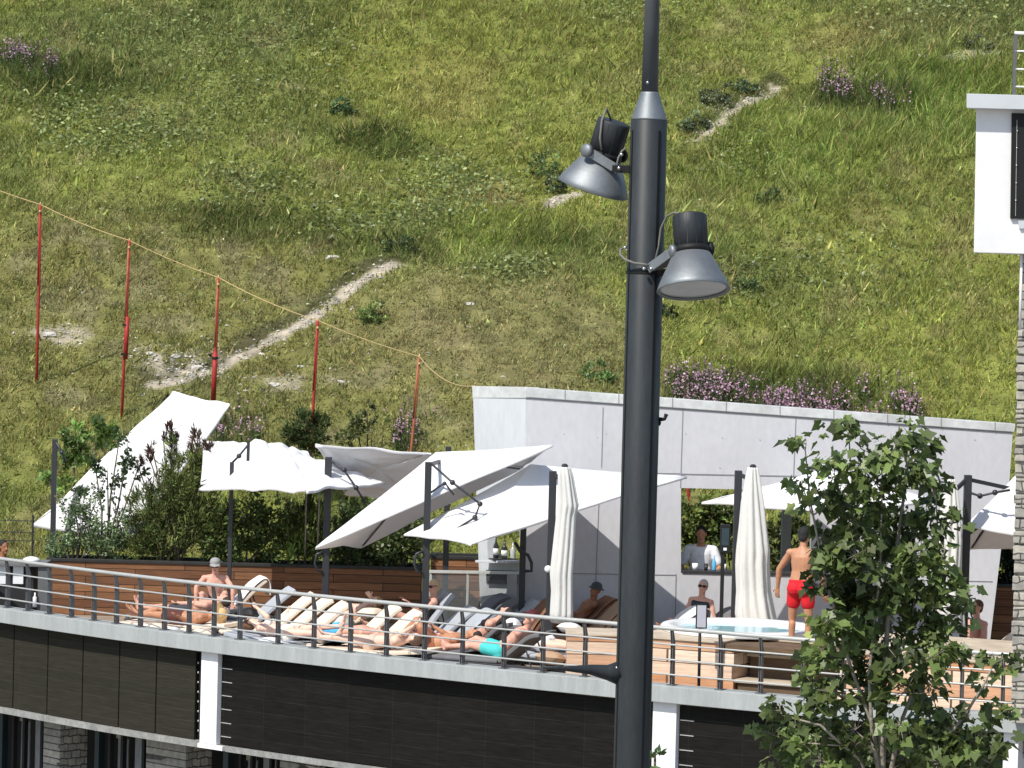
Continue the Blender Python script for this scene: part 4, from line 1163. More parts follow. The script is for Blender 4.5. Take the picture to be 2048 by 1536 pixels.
for k_, (x, w_) in enumerate(((1390, 0.10), (1412, 0.07), (1447, 0.09))):
    q = P(x, 1140, BD + 0.1); mb = MB()
    mb.lathe((q.x, q.y, cw0.z + 0.046), ZV, [(0, w_ * 0.4), (0.11, w_ * 0.5), (0.105, w_ * 0.45), (0.01, w_ * 0.35)], 14, cap1=False)
    tag(mb.build("cup", M['paper'] if k_ != 1 else M['counter'], None, smooth=True), ("white cup on the bar counter left of the bartender's hands", "small dark cup on the bar counter between the hands", "white cup on the bar counter under the black column")[k_], "cup")
# white cloth hanging under the hatch
mb = MB(); k0 = P(1024, 1150, BD - 0.05); mb.box((k0.x, k0.y, k0.z - 0.18), (0.16, 0.02, 0.40)); o_ = mb.build("hand_towel", M['white_cloth'], None, bevel=0.006)
tag(o_, "white cloth hanging below the bottles at the bar corner", "towel")

# glass wind screen between planter and bar
gs = thing("wind_screen", "low grey framed glass screen between planter and bar hatch", "screen", P(950, 1240, 60.2))
t0, t1 = P(858, 1143, 60.2), P(1046, 1146, 58.6)
mb = MB(); mb.bar(t0, t1, 0.06, 0.05); mb.build("top_rail", M['steel'], gs, bevel=0.006)
gm, gt, gpn = new_mat("grey safety glass"); gpn.inputs["Base Color"].default_value = (0.16, 0.19, 0.20, 1); gpn.inputs["Roughness"].default_value = 0.06; gpn.inputs["Alpha"].default_value = 0.22
mb = MB(); mb.prism([Vector((t0.x, t0.y, 0.05)), Vector((t1.x, t1.y, 0.05)), t1 - ZV * 0.03, t0 - ZV * 0.03], (0.0, 0.01, 0)); mb.build("glass_pane", gm, gs)
for t in (0.02, 0.42, 0.98):
    q = t0.lerp(t1, t); mb = MB(); mb.bar((q.x, q.y, DECK), (q.x, q.y, q.z - 0.025), 0.04, 0.04, up=(1, 0, 0)); mb.build("post", M['steel'], gs)

# ------------------------------------------------------------------ white building at the right
WD = 47.6
wb = thing("white_building", "white rendered building with roof slab, dark shutter and stone wall at the right edge", "building", (8, WD, -4.5))
mb = MB(); b0 = P(1952, 214, WD); b1 = P(1948, 505, WD)
mb.prism([P(1952.5, 214, WD), P(2500, 228, WD), P(2500, 520, WD), P(1947.5, 505, WD)], (1.6, 4.0, 0)); mb.build("balcony_box", M['white'], wb, bevel=0.006)
mb = MB(); mb.prism([P(1933, 187, WD - 0.2), P(2500, 203, WD - 0.2), P(2500, 231, WD - 0.2), P(1933, 216, WD - 0.2)], (1.76, 4.4, 0)); mb.build("roof_slab", M['fascia'], wb, bevel=0.006)
mb = MB(); mb.prism([P(2024, 226, WD - 0.05), P(2200, 230, WD - 0.05), P(2197, 440, WD - 0.05), P(2021, 437, WD - 0.05)], (0, 0.047, 0)); sh_ = mb.build("shutter", M['gap'], wb, bevel=0.004)
for y in (262, 296, 331, 366, 401):
    mb = MB(); mb.ball(P(2034.5 - (y - 262) * 0.02, y, WD - 0.06), 0.014, 8); mb.build("clip", M['bright'], sh_, smooth=True)
mb = MB(); mb.bar(P(2034, 240, WD - 0.056), P(2031, 432, WD - 0.056), 0.006, 0.008, up=(0, 1, 0)); mb.build("slat_edge", M['steel'], sh_)
mb = MB(); mb.prism([P(2036, 441, WD - 0.04), P(2200, 441, WD - 0.04), P(2200, 457, WD - 0.04), P(2039, 457, WD - 0.04)], (0, 0.037, 0)); mb.build("sill", M['fascia'], wb)
mb = MB(); wz0 = P(2026, 1446, WD + 0.25)
mb.prism([P(2039.5, 509, WD + 0.25), P(2500, 520, WD + 0.25), P(2480, 1480, WD + 0.25), P(2024, 1436, WD + 0.25)], (1.4, 3.5, 0)); mb.build("stone_wall", M['stone'], wb)
# proud corner stones so that the edge is uneven
mb = MB(); random.seed(3)
y = 660
while y < 1432:
    h = random.uniform(18, 34); x = 2040 - (y - 509) * 0.0171 - random.uniform(1.0, 4.5)
    q0 = P(x, y + 1.5, WD + 0.22); q1 = P(x, y + h - 2, WD + 0.22)
    wdt = random.uniform(0.18, 0.34)
    mb.prism([Vector((q0.x, WD + 0.22, q0.z)), Vector((q0.x + wdt, WD + 0.22, q0.z)), Vector((q0.x + wdt, WD + 0.22, q1.z)), Vector((q0.x, WD + 0.22, q1.z))], (0.12, 0.3, 0))
    y += h
mb.build("corner_stones", M['stone'], wb, bevel=0.012)
mb = MB(); mb.tube([P(2043, 508, WD + 0.14), P(2040, 660, WD + 0.14)], 0.018, 10); mb.build("downpipe", M['white'], wb, smooth=True)
mb = MB()
rp = [P(2031, y, WD - 0.05) for y in (66, 187)]
mb.tube([P(2029, 66, WD - 0.05), P(2300, 72, WD - 0.05)], 0.022, 8)
for y in (102, 138, 173): mb.tube([P(2029, y, WD - 0.05), P(2300, y + 6, WD - 0.05)], 0.0105, 8)
mb.build("roof_rail", M['white'], wb, smooth=True)
for x in (2031, 2120, 2210):
    mb = MB(); mb.bar(P(x, 68, WD - 0.05), P(x - 3, 189, WD - 0.05), 0.045, 0.02, up=(0, 1, 0)); mb.build("roof_rail_post", M['post'], wb)

# ------------------------------------------------------------------ planters
def planter(x0, x1, d, zt, z0, depth, mk, label, rz=0.0):
    p0 = Vector((XD(x0, d, zt), d, 0)); p1 = Vector((XD(x1, d, zt), d, 0))
    t = thing("planter", label, "planter", ((p0.x + p1.x) / 2, d, z0))
    Lx = p1.x - p0.x; cx = (p0.x + p1.x) / 2
    mb = MB()
    mb.box((cx, d + 0.03, (z0 + zt - 0.05) / 2), (Lx, 0.06, zt - 0.05 - z0)); mb.box((cx, d + depth - 0.03, (z0 + zt - 0.05) / 2), (Lx, 0.06, zt - 0.05 - z0))
    for xx in (p0.x + 0.03, p1.x - 0.03): mb.box((xx, d + depth / 2, (z0 + zt - 0.05) / 2), (0.06, depth - 0.125, zt - 0.053 - z0))
    mb.build("box", M[mk], t)
    mb = MB()
    mb.box((cx, d + 0.03, zt - 0.02), (Lx + 0.05, 0.11, 0.055)); mb.box((cx, d + depth - 0.03, zt - 0.02), (Lx + 0.05, 0.11, 0.055))
    for xx in (p0.x + 0.03, p1.x - 0.03): mb.box((xx, d + depth / 2, zt - 0.02), (0.11, depth - 0.175, 0.052))
    mb.build("rim", M['rim'], t, bevel=0.006)
    mb = MB(); mb.box((cx, d + depth / 2, zt - 0.14), (Lx - 0.13, depth - 0.13, 0.1)); mb.build("soil", M['soil'], t)
    return t
planter(96, 842, 62.0, 0.86, DECK, 0.85, 'planter', "long brown board planter with dark rim behind the loungers")
planter(862, 1004, 62.6, 1.02, DECK, 0.7, 'planter', "short brown planter between the long planter and the bar")
planter(1978, 2120, 60.5, 0.95, DECK, 0.7, 'planter', "brown planter at the far right beyond the bar wall")

# ------------------------------------------------------------------ service counter at the left edge
sc_ = thing("service_counter", "dark counter with white menu sheets at the left edge behind the railing", "counter", (XD(30, 60.0), 60.2, DECK))
mb = MB(); x0, x1 = XD(-60, 60.2, 0.9), XD(92, 60.2, 0.9)
mb.box(((x0 + x1) / 2, 60.5, 0.90), (x1 - x0, 0.8, 0.06)); mb.build("counter_top", M['dark_cloth'], sc_, bevel=0.008)
mb = MB(); mb.box(((x0 + x1) / 2 - 0.10, 60.55, 0.385), (x1 - x0 - 0.22, 0.6, 0.965)); mb.build("front", M['dark_in'], sc_)
mb = MB(); mb.box((XD(88, 60.2, 0.4), 60.25, 0.385), (0.2, 0.2, 0.965)); mb.build("corner_post", M['post'], sc_)
for x in (6, 36):
    mb = MB(); q = P(x, 1150, 60.2); mb.box((q.x, 60.225, q.z), (0.17, 0.012, 0.30)); mb.build("menu_sheet", M['paper'], sc_)
    mb = MB(); mb.box((q.x, 60.238, q.z), (0.21, 0.012, 0.36)); mb.build("menu_frame", M['gap'], sc_)
mb = MB(); q = P(70, 1190, 60.1); mb.lathe((q.x, q.y, q.z - 0.2), ZV, [(0, 0.035), (0.16, 0.035), (0.19, 0.014), (0.24, 0.014)], 12); mb.build("soap_dispenser", M['paper'], sc_, smooth=True)
mb = MB(); q = P(60, 1113, 60.3); mb.lathe((q.x, 60.5, 0.935), ZV, [(0, 0.15), (0.03, 0.14), (0.06, 0.09), (0.075, 0.02)], 18)
tag(mb.build("serving_dome", M['white_cloth'], None, smooth=True), "white dome cover standing on the dark counter at the left", "food cover")
# wire fence behind it
wf = thing("wire_fence", "thin dark wire fence on the grass at the left edge", "fence", P(40, 1110, 65.0))
for y in (1042, 1065, 1082):
    mb = MB(); mb.tube([P(-260, y - 8, 65.0), P(70, y, 65.0)], 0.008, 6); mb.build("wire", M['mast'], wf)
for x in (-200, 66):
    mb = MB(); mb.tube([P(x, 1030, 65.0), P(x - 2, 1130, 65.0)], 0.02, 8); mb.build("post", M['mast'], wf)

# ------------------------------------------------------------------ wooden platform, hot tub, steps
ZP = 0.80
pf = thing("wooden_platform", "bleached board platform carrying the hot tub, with dark steps set into its front", "platform", (XD(1640, 51), 51.5, DECK))
A0 = Vector((XD(1262, 52.0, ZP), 52.0, 0)); A1 = Vector((XD(2090, 49.2, ZP), 49.2, 0))
dv = (A1 - A0).normalized(); nv = Vector((dv.y, -dv.x, 0))   # nv points to the camera
def PF(px):  # distance along the front that stands at photo column px
    lo, hi = 0, (A1 - A0).length
    for _ in range(40):
        mi = (lo + hi) / 2; p = A0 + dv * mi
        if proj(p.x, p.y, 0.6)[0] < px: lo = mi
        else: hi = mi
    return lo
TP = Matrix((dv, -nv, ZV)).transposed()
def pbox(mb, s0, s1, b0, b1, z0, z1, mi=0):
    """s along the front, b distance behind it"""
    c = A0 + dv * (s0 + s1) / 2 - nv * (b0 + b1) / 2 + ZV * (z0 + z1) / 2
    mb.box(c, (s1 - s0, b1 - b0, z1 - z0), M=TP, mi=mi)
sA, sB, sE = PF(1446), PF(1676), (A1 - A0).length
mb = MB(); pbox(mb, 0, sA, 0, 2.95, DECK, ZP - 0.03); pbox(mb, sB, sE, 0, 2.95, DECK, ZP - 0.03); pbox(mb, sA + 0.002, sB - 0.002, 0.85, 2.95, DECK, ZP - 0.032)
mb.build("cladding", M['wood'], pf)
mb = MB(); pbox(mb, -0.03, sA - 0.0, -0.03, 2.97, ZP - 0.028, ZP); pbox(mb, sB, sE, -0.03, 2.97, ZP - 0.028, ZP); pbox(mb, sA + 0.002, sB - 0.002, 0.80, 2.97, ZP - 0.027, ZP + 0.001)
mb.build("top_boards", M['wood_pale'], pf, bevel=0.004)
for z, b0 in ((0.28, 0.0), (0.62, 0.42)):
    mb = MB(); pbox(mb, sA + 0.18, sB - 0.1, b0, 0.845, z - 0.045, z); mb.build("step", M['wood_pale'], pf, bevel=0.005)
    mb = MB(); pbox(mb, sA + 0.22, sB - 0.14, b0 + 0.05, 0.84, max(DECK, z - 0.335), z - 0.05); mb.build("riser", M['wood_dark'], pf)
mb = MB(); pbox(mb, sA + 0.004, sA + 0.16, 0.02, 0.84, DECK, 0.66); mb.build("step_cheek", M['wood'], pf)
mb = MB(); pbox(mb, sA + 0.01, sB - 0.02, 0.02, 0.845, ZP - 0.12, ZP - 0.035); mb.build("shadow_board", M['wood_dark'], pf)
# lower box at its left
lb = thing("wooden_box", "low bleached board box left of the lamp post at the end of the sunbathers", "box", (XD(1190, 52.8), 52.8, DECK))
x0, x1 = XD(1134, 52.4, 0.6), XD(1250, 52.2, 0.6)
mb = MB(); mb.box(((x0 + x1) / 2, 52.9, (DECK + 0.72) / 2), (x1 - x0, 0.9, 0.72 - DECK)); mb.build("cladding", M['wood'], lb)
mb = MB(); mb.box(((x0 + x1) / 2, 52.9, 0.738), (x1 - x0 + 0.04, 0.94, 0.03)); mb.build("top_boards", M['wood_pale'], lb, bevel=0.004)
# tub
tc_ = P(1484, 1262, 52.9); TZ = ZP + 0.005
ht = thing("hot_tub", "round white hot tub sunk in the wooden platform behind the standing man", "hot tub", (tc_.x, 52.9, TZ))
mb = MB(); mb.lathe((tc_.x, 52.9, TZ), ZV, [(0, 1.17), (0.06, 1.20), (0.085, 1.17), (0.085, 0.99), (0.03, 0.95), (0.012, 0.90)], 56, cap0=False, cap1=False); mb.build("rim", M['acrylic'], ht, smooth=True)
wm, wt, wp = new_mat("pool water"); wp.inputs["Base Color"].default_value = (0.35, 0.62, 0.70, 1); wp.inputs["Roughness"].default_value = 0.05
wn = nd(wt, "ShaderNodeTexNoise", i_Scale=6.0); wbp = nd(wt, "ShaderNodeBump", i_Strength=0.3, i_Distance=0.02); wt.links.new(wn.outputs[0], wbp.inputs["Height"]); wt.links.new(wbp.outputs[0], wp.inputs["Normal"])
mb = MB(); mb.lathe((tc_.x, 52.9, TZ + 0.02), ZV, [(0, 0.95), (0.012, 0.95)], 48); mb.build("water", wm, ht)
# round dark mat hanging on the platform front, as in the photo below the rim
q = P(1440, 1287, 50.9)
# ------------------------------------------------------------------ sign stand, slim column
sg = thing("sign_stand", "grey notice board in a dark frame on a slim post before the platform", "sign", (XD(1399, 51.0), 51.0, DECK))
mb = MB(); mb.tube([(XD(1397, 51.0, 0), 51.0, DECK), (P(1400, 1256, 51.0).x, 51.0, P(1400, 1256, 51.0).z)], 0.022, 10); mb.build("pole", M['gap'], sg, smooth=True)
mb = MB(); mb.lathe((XD(1397, 51.0, 0), 51.0, DECK), ZV, [(0, 0.17), (0.015, 0.17), (0.03, 0.03)], 16); mb.build("base", M['gap'], sg)
c0, c1 = P(1404, 1208, 51.0), P(1402, 1257, 51.0)
mb = MB(); mb.box(((c0.x + c1.x) / 2, 51.0, (c0.z + c1.z) / 2), (0.16, 0.03, c0.z - c1.z)); mb.build("frame", M['gap'], sg, bevel=0.004)
mb = MB(); mb.box(((c0.x + c1.x) / 2, 50.982, (c0.z + c1.z) / 2), (0.125, 0.008, c0.z - c1.z - 0.035)); mb.build("board", mat("grey notice board", (0.45, 0.45, 0.50), 0.4, var=0.06), sg)
cl = thing("shower_column", "slim black column with a wide black panel on top between bar window and hot tub", "column", (XD(1442, 54.4), 54.4, DECK))
q0, q1 = P(1446, 1100, 54.4), P(1440, 1262, 54.4)
mb = MB(); mb.bar((q0.x, 54.4, DECK), (q0.x, 54.4, q0.z), 0.055, 0.055, up=(1, 0, 0)); mb.build("pole", M['gap'], cl, bevel=0.005)
c0, c1 = P(1451, 1049, 54.4), P(1450, 1105, 54.4)
mb = MB(); mb.box((c0.x, 54.4, (c0.z + c1.z) / 2), (0.15, 0.10, c0.z - c1.z)); mb.build("panel", M['gap'], cl, bevel=0.006)
mb = MB(); mb.box((c0.x, 54.346, (c0.z + c1.z) / 2 + 0.03), (0.11, 0.008, 0.26)); mb.build("screen", mat("blue black glass", (0.03, 0.05, 0.06), 0.1, var=0.3, scale=9, spec=0.6), cl)
mb = MB(); mb.box((c0.x, 54.344, c1.z + 0.055), (0.05, 0.008, 0.04)); mb.build("mark", M['paper'], cl)
# ------------------------------------------------------------------ cantilever parasols
from mathutils import noise as _noise
def canopy(t, apex, corners, val=0.14, seed=0, name="canopy", wr=0.018, sag=0.05, n=12, vent=False, ribs=True, hem_in=0.045, crumple=0.0):
    """four cloth panels from apex to the corners, with sagging edges, wrinkles and a short valance"""
    rs = np.random.default_rng(seed)
    ph = rs.uniform(0, 6.28, 8)
    apex = Vector(apex); cs_ = [Vector(c) for c in corners]
    cen = sum(cs_, Vector()) / 4
    up = (apex - cen).normalized()
    mb = MB(); hem = []
    for i in range(4):
        a, b = cs_[i], cs_[(i + 1) % 4]
        vs_ = []
        for r in range(n + 1):
            f = r / n
            for c in range(n + 1):
                g = c / n
                e = a.lerp(b, g)
                e = e + (cen - e) * (hem_in * 4 * g * (1 - g))
                p = apex.lerp(e, f)
                p = p - up * (sag * 4 * f * (1 - f) * (0.4 + 0.6 * 4 * g * (1 - g)))
                w_ = wr * f * (1 - f * 0.3)
                p = p + up * w_ * (math.sin(9 * g + 3 * f + ph[i]) + 0.6 * math.sin(17 * g * f + 5 * f + ph[i + 4]) + 0.5 * math.sin(23 * f - 6 * g + ph[i]))
                if crumple:
                    q = p * 2.4; k_ = (1 - f * 0.75) * min(1, f * 6) * crumple
                    p = p + up * (abs(_noise.noise(q)) * 2.2 - 0.5 + 0.7 * _noise.noise(q * 2.7)) * k_
                vs_.append(p)
        fs = [(r * (n + 1) + c, r * (n + 1) + c + 1, (r + 1) * (n + 1) + c + 1, (r + 1) * (n + 1) + c) for r in range(n) for c in range(n)]
        mb._add(vs_, fs)
        last = vs_[n * (n + 1):]
        hem.append(last)
        if val:
            low = [p + Vector((0, 0, -1)) * val * (1 + 0.08 * math.sin(7 * k + ph[i])) + (p - cen).normalized() * 0.01 for k, p in enumerate(last)]
            vs2 = last + low; m2 = n + 1
            mb._add(vs2, [(k, k + 1, m2 + k + 1, m2 + k) for k in range(n)])
    import bmesh
    o = mb.build(name, M['cloth'], t, smooth=True, recalc=False)
    bm = bmesh.new(); bm.from_mesh(o.data); bmesh.ops.remove_doubles(bm, verts=bm.verts, dist=0.004)
    bmesh.ops.recalc_face_normals(bm, faces=bm.faces); bm.to_mesh(o.data); bm.free()
    o.data.set_sharp_from_angle(angle=R(32))
    sm = o.modifiers.new("solid", 'SOLIDIFY'); sm.thickness = 0.012; sm.offset = 0
    rb = MB()
    for c in (cs_ if ribs else []):
        rb.bar(apex.lerp(c, 0.03) - up * (0.07 + sag), apex.lerp(c, 0.97) - up * (0.03 + wr), 0.03, 0.022, up=up)
    if ribs: rb.build("ribs", M['mast'], t)
    if vent:
        vb = MB(); k = 0.16
        q = [apex.lerp(c, k) + up * 0.06 for c in cs_]
        for i in range(4):
            vb._add([apex + up * 0.075, q[i], q[(i + 1) % 4]], [(0, 1, 2)])
        vb.build("vent", M['cloth'], t, smooth=False, solid=0.008)
    return o

def mast(t, px_t, py_t, d, w=0.11, base_px=None, crank=None, arm=None, strut=None):
    top = P(px_t, py_t, d)
    mb = MB(); mb.bar((top.x, d, DECK + 0.06), (top.x, d, top.z), w, w, up=(0, 1, 0)); mb.build("mast", M['mast'], t, bevel=0.008)
    mb = MB(); mb.box((top.x, d, DECK + 0.03), (0.62, 0.62, 0.06)); mb.build("base_plate", M['mast'], t, bevel=0.008)
    if crank:
        cz = P(px_t, crank, d).z
        mb = MB()
        mb.tube([(top.x - 0.05, d - 0.08, cz + 0.14), (top.x - 0.15, d - 0.10, cz + 0.10), (top.x - 0.18, d - 0.10, cz - 0.05), (top.x - 0.14, d - 0.10, cz - 0.17), (top.x - 0.05, d - 0.08, cz - 0.2)], 0.022, 8)
        mb.build("crank_handle", M['mast'], t, smooth=True)
    if arm is not None:
        mb = MB(); mb.bar(top - ZV * 0.05, Vector(arm) - ZV * 0.14, 0.045, 0.06); mb.build("arm", M['mast'], t, bevel=0.006)
    if strut:
        mb = MB()
        mb.tube(strut, 0.018, 8)
        for q in strut[1:-1]: mb.ball(q, 0.045, 10)
        mb.build("strut", M['mast'], t, smooth=True)
    return top

G = "parasols on the terrace"
def parasol(label, loc): return thing("cantilever_parasol", label, "parasol", loc, G)

# A: far left, steeply tilted, behind the shrubs
t = parasol("white parasol at the far left, tilted steeply above the planter shrubs", (XD(108, 63.6), 63.6, DECK))
ca = [P(345, 783, 64.4), P(459, 808, 63.2), P(262, 1080, 62.95), P(69, 1048, 63.9)]
canopy(t, sum(ca, Vector()) / 4 + Vector((-0.16, -0.10, 0.26)), ca, val=0.05, seed=1, sag=0.02, hem_in=0.012, crumple=0.03, n=20)
top = P(110, 880, 63.3); mast(t, 110, 878, 63.3, 0.09, strut=[P(112, 884, 63.25), P(124, 905, 63.25), P(132, 925, 63.25)])

# B: low crumpled canopy over the shrubs
t = parasol("white parasol with crumpled canopy above the middle of the planter", (XD(654, 60.2), 60.2, DECK))
cb = [P(398, 974, 60.6), P(612, 981, 59.3), P(769, 967, 60.6), P(585, 925, 61.9)]
canopy(t, P(575, 903, 60.6), cb, val=0.04, seed=2, wr=0.025, sag=0.03, n=26, ribs=False, hem_in=0.015, crumple=0.10)
mast(t, 657, 914, 60.2, 0.115, crank=1120, strut=[P(662, 922, 60.1), P(688, 940, 60.05), P(712, 975, 60.0), P(730, 1005, 60.0)])
# B2: mast of another one in front of the crumpled canopy
t = parasol("white canopy edge rising left behind the crumpled parasol, with a short black crank post", (XD(464, 61.3), 61.3, DECK))
cb2 = [P(406, 886, 62.7), P(402, 962, 61.3), P(655, 935, 61.4), P(612, 904, 62.6)]
canopy(t, P(520, 880, 62.0), cb2, val=0.03, seed=9, wr=0.03, sag=0.02, n=26, ribs=False, hem_in=0.02, crumple=0.11)
mast(t, 464, 924, 61.1, 0.07, strut=[P(464, 926, 61.1), P(478, 912, 61.0), P(494, 892, 60.9)])
mb = MB(); mb.bar(P(497, 884, 60.88), P(496, 922, 60.88), 0.05, 0.05, up=(0, 1, 0)); mb.build("crank_post", M['mast'], t)

# C: grey underside between B and D
t = parasol("white parasol tilted away, its grey shaded underside showing between two others", (XD(775, 61.4), 61.4, DECK))
cc = [P(632, 887, 60.2), P(862, 905, 60.4), P(842, 1008, 61.6), P(690, 982, 61.5)]
canopy(t, sum(cc, Vector()) / 4 + Vector((0, 0.10, 0.08)), cc, val=0.05, seed=3, sag=0.02, wr=0.03, n=16, vent=False, ribs=False)
mast(t, 897, 893, 61.7, 0.10)

# D: big tilted one in the middle, underside strip and ribs visible
t = parasol("large white parasol tilted down to the left, beige underside and ribs showing", (XD(855, 57.4), 57.4, DECK))
cd_ = [P(632, 1094, 56.4), P(1104, 890, 56.2), P(1044, 934, 58.4), P(722, 1092, 58.3)]
canopy(t, P(872, 905, 57.0), cd_, val=0.03, seed=4, wr=0.010, sag=0.03)
mast(t, 857, 924, 56.2, 0.105, crank=1120, arm=P(880, 905, 56.9),
     strut=[P(862, 927, 56.15), P(905, 965, 56.0), P(960, 1008, 55.8), P(950, 1035, 55.8), P(890, 1072, 55.9)])
mb = MB(); mb.tube([P(862, 985, 56.1), P(890, 965, 56.0), P(897, 976, 56.0), P(908, 990, 56.0)], 0.016, 8); mb.ball(P(889, 967, 56.0), 0.035, 8); mb.build("tilt_lever", M['mast'], t, smooth=True)

# E: bright canopy in front of the bar
t = parasol("wide white parasol open in front of the bar corner, hip fold facing the camera", (XD(1045, 57.6), 57.6, DECK))
ce = [P(809, 1069, 56.3), P(943, 1087, 55.0), P(1373, 952, 56.8), P(1120, 962, 58.7)]
canopy(t, P(1062, 929, 57.0), ce, val=0.03, seed=5, wr=0.010, sag=0.05)
mast(t, 1047, 1050, 57.5, 0.10, crank=None, arm=P(1062, 945, 57.2))
mb = MB(); q = P(1050, 1110, 57.4)
mb.tube([P(1030, 1085, 57.35), P(1040, 1102, 57.3), P(1056, 1110, 57.3), P(1063, 1125, 57.3), P(1063, 1142, 57.3), P(1050, 1142, 57.3)], 0.028, 8); mb.build("crank_handle", M['mast'], t, smooth=True)

# H, J right hand side
t = parasol("white parasol spread behind the young maple tree, left tip by the folded parasol", (XD(1760, 58.2), 58.2, DECK))
chh = [P(1404, 1005, 57.5), P(1700, 1024, 56.2), P(1880, 1000, 57.2), P(1610, 985, 58.7)]
canopy(t, P(1648, 938, 57.5), chh, val=0.03, seed=6, wr=0.012, sag=0.05)
mast(t, 1770, 985, 58.3, 0.11, arm=P(1655, 945, 57.6))
t = parasol("white parasol cut by the stone wall at the right edge, beige underside showing", (XD(1938, 55.2), 55.2, DECK))
cj = [P(1930, 1052, 54.4), P(2130, 1080, 54.2), P(2130, 1096, 56.3), P(1941, 1094, 56.4)]
canopy(t, P(2030, 952, 55.2), cj, val=0.03, seed=7, wr=0.012, sag=0.04)
mast(t, 1936, 952, 54.7, 0.10, arm=P(2026, 960, 55.1), strut=[P(1938, 985, 54.6), P(1960, 992, 54.5), P(1990, 985, 54.4), P(2020, 980, 54.4)])
mb = MB(); mb.tube([P(1934, 1072, 54.65), P(1966, 1048, 54.5)], 0.018, 8); mb.build("lower_strut", M['mast'], t)

def closed(label, d, mast_px, mast_py, prof, seed, folds=11, base=1240):
    """folded parasol: prof = list of (px left, px right, py)"""
    t = parasol(label, (XD(mast_px, d), d, DECK))
    rs = np.random.default_rng(seed); ph = rs.uniform(0, 6.28, 6)
    rings = []
    n = 66; mb = MB(); b = []
    for i, (xl, xr, y) in enumerate(prof):
        l, r = P(xl, y, d - 0.25), P(xr, y, d - 0.25)
        c = (l + r) / 2; rad = (r - l).length / 2
        f = i / (len(prof) - 1)
        for j in range(n):
            a = 2 * math.pi * j / n
            k = 1 - 0.20 * (0.5 + 0.5 * math.cos(folds * a + ph[0] + 0.9 * math.sin(3 * f + ph[1]) + 0.5 * math.sin(2 * a + ph[3]))) ** 1.5 - 0.07 * math.sin(5 * a + 4 * f + ph[2])
            b.append(c + Vector((math.cos(a) * rad * k, math.sin(a) * rad * k * 0.85, 0.03 * math.sin(folds * a + ph[4]) * f)))
    k = len(prof)
    fs = [(i * n + j, i * n + (j + 1) % n, (i + 1) * n + (j + 1) % n, (i + 1) * n + j) for i in range(k - 1) for j in range(n)]
    fs += [tuple(range(n - 1, -1, -1)), tuple((k - 1) * n + j for j in range(n))]
    mb._add(b, fs); mb.build("folded_canopy", M['cloth_fold'], t, smooth=True)
    tp = P((prof[0][0] + prof[0][1]) / 2, prof[0][2], d - 0.25)
    mb = MB(); mb.lathe(tp - ZV * 0.02, ZV, [(0, 0.05), (0.05, 0.05), (0.07, 0.025)], 12); mb.build("finial", M['mast'], t)
    mast(t, mast_px, mast_py, d, 0.115, arm=tp + Vector((0.02, 0.06, -0.08)))
    return t
def dens(pr):
    out = []
    for (a, b, y), (a2, b2, y2) in zip(pr[:-1], pr[1:]):
        for k in range(4):
            f = k / 4; out.append((a + (a2 - a) * f, b + (b2 - b) * f, y + (y2 - y) * f))
    return out + [pr[-1]]
t = closed("folded white parasol strapped to its black mast left of the lamp post", 54.7, 1106, 942,
       dens([(1118, 1141, 934), (1115, 1146, 950), (1115, 1153, 990), (1114, 1157, 1010), (1113, 1152, 1030), (1106, 1149, 1100), (1101, 1146, 1150), (1103, 1146, 1185), (1100, 1147, 1242)]), 21)
mb = MB(); q = P(1096, 1138, 54.5); mb.ball(q, 0.055, 12, sc=(1, 0.6, 1)); mb.build("strap_buckle", M['paper'], t, smooth=True)
closed("tall folded white parasol with a black mast behind the hot tub", 56.4, 1477, 941,
       dens([(1495, 1517, 935), (1490, 1521, 955), (1482, 1530, 1005), (1479, 1535, 1050), (1474, 1541, 1100), (1472, 1539, 1130), (1473, 1541, 1180), (1469, 1550, 1225), (1472, 1556, 1252)]), 22)
closed("folded white parasol half hidden behind the maple tree at the right", 54.2, 1936, 950,
       dens([(1893, 1911, 958), (1888, 1916, 975), (1880, 1922, 1020), (1874, 1926, 1080), (1868, 1924, 1140), (1866, 1926, 1200), (1862, 1930, 1262)]), 23)

# ------------------------------------------------------------------ lamp post in the foreground
LDt = 24.0
lp = thing("lamp_post", "dark grey lamp post with conical shoulder, slim upper pole and two bell floodlights", "lamp post", (P(1263, 1536, LDt).x, LDt, -4.5))
def axis_at(y): return P(1263 + (1536 - y) * (1298 - 1263) / 1296.0, y, LDt)
bot = axis_at(1536); tp = axis_at(240)
ax = (tp - bot).normalized()
basep = bot - ax * ((bot.z + 4.5) / ax.z)
r_main = 36.5 / F * LDt
Lm = (tp - basep).length
mb = MB(); mb.lathe(basep, ax, [(0, r_main), (Lm - 0.004, r_main), (Lm, r_main - 0.004)], 40); mb.build("pole", M['lamp'], lp, smooth=True)
def pole_pt(y, ang, k=1.0):
    c = axis_at(y); a0 = ax.cross(Vector((0, 1, 0))).normalized()   # to the right... of the camera
    f0 = Vector((0, -1, 0)); f0 = (f0 - ax * f0.dot(ax)).normalized()
    if a0.x < 0: a0 = -a0
    return c + (a0 * math.sin(R(ang)) + f0 * math.cos(R(ang))) * r_main * k
mb = MB()
for an in (-62, 34):
    mb.bar(pole_pt(1560, an, 1.0), pole_pt(262, an, 1.0), 0.011 if an < 0 else 0.015, 0.006, up=pole_pt(900, an) - axis_at(900))
mb.build("groove", M['groove'], lp)
sh0 = tp; s_top = axis_at(184); Ls = (s_top - sh0).length
r_up = 17.0 / F * LDt
mb = MB(); mb.lathe(sh0, ax, [(0.0, r_main * 0.985), (0.01, r_main * 0.96), (Ls - 0.012, r_up * 1.10), (Ls, r_up * 1.06)], 40); mb.build("shoulder", M['lamp_light'], lp, smooth=True)
up_end = axis_at(-420); Lu = (up_end - s_top).length
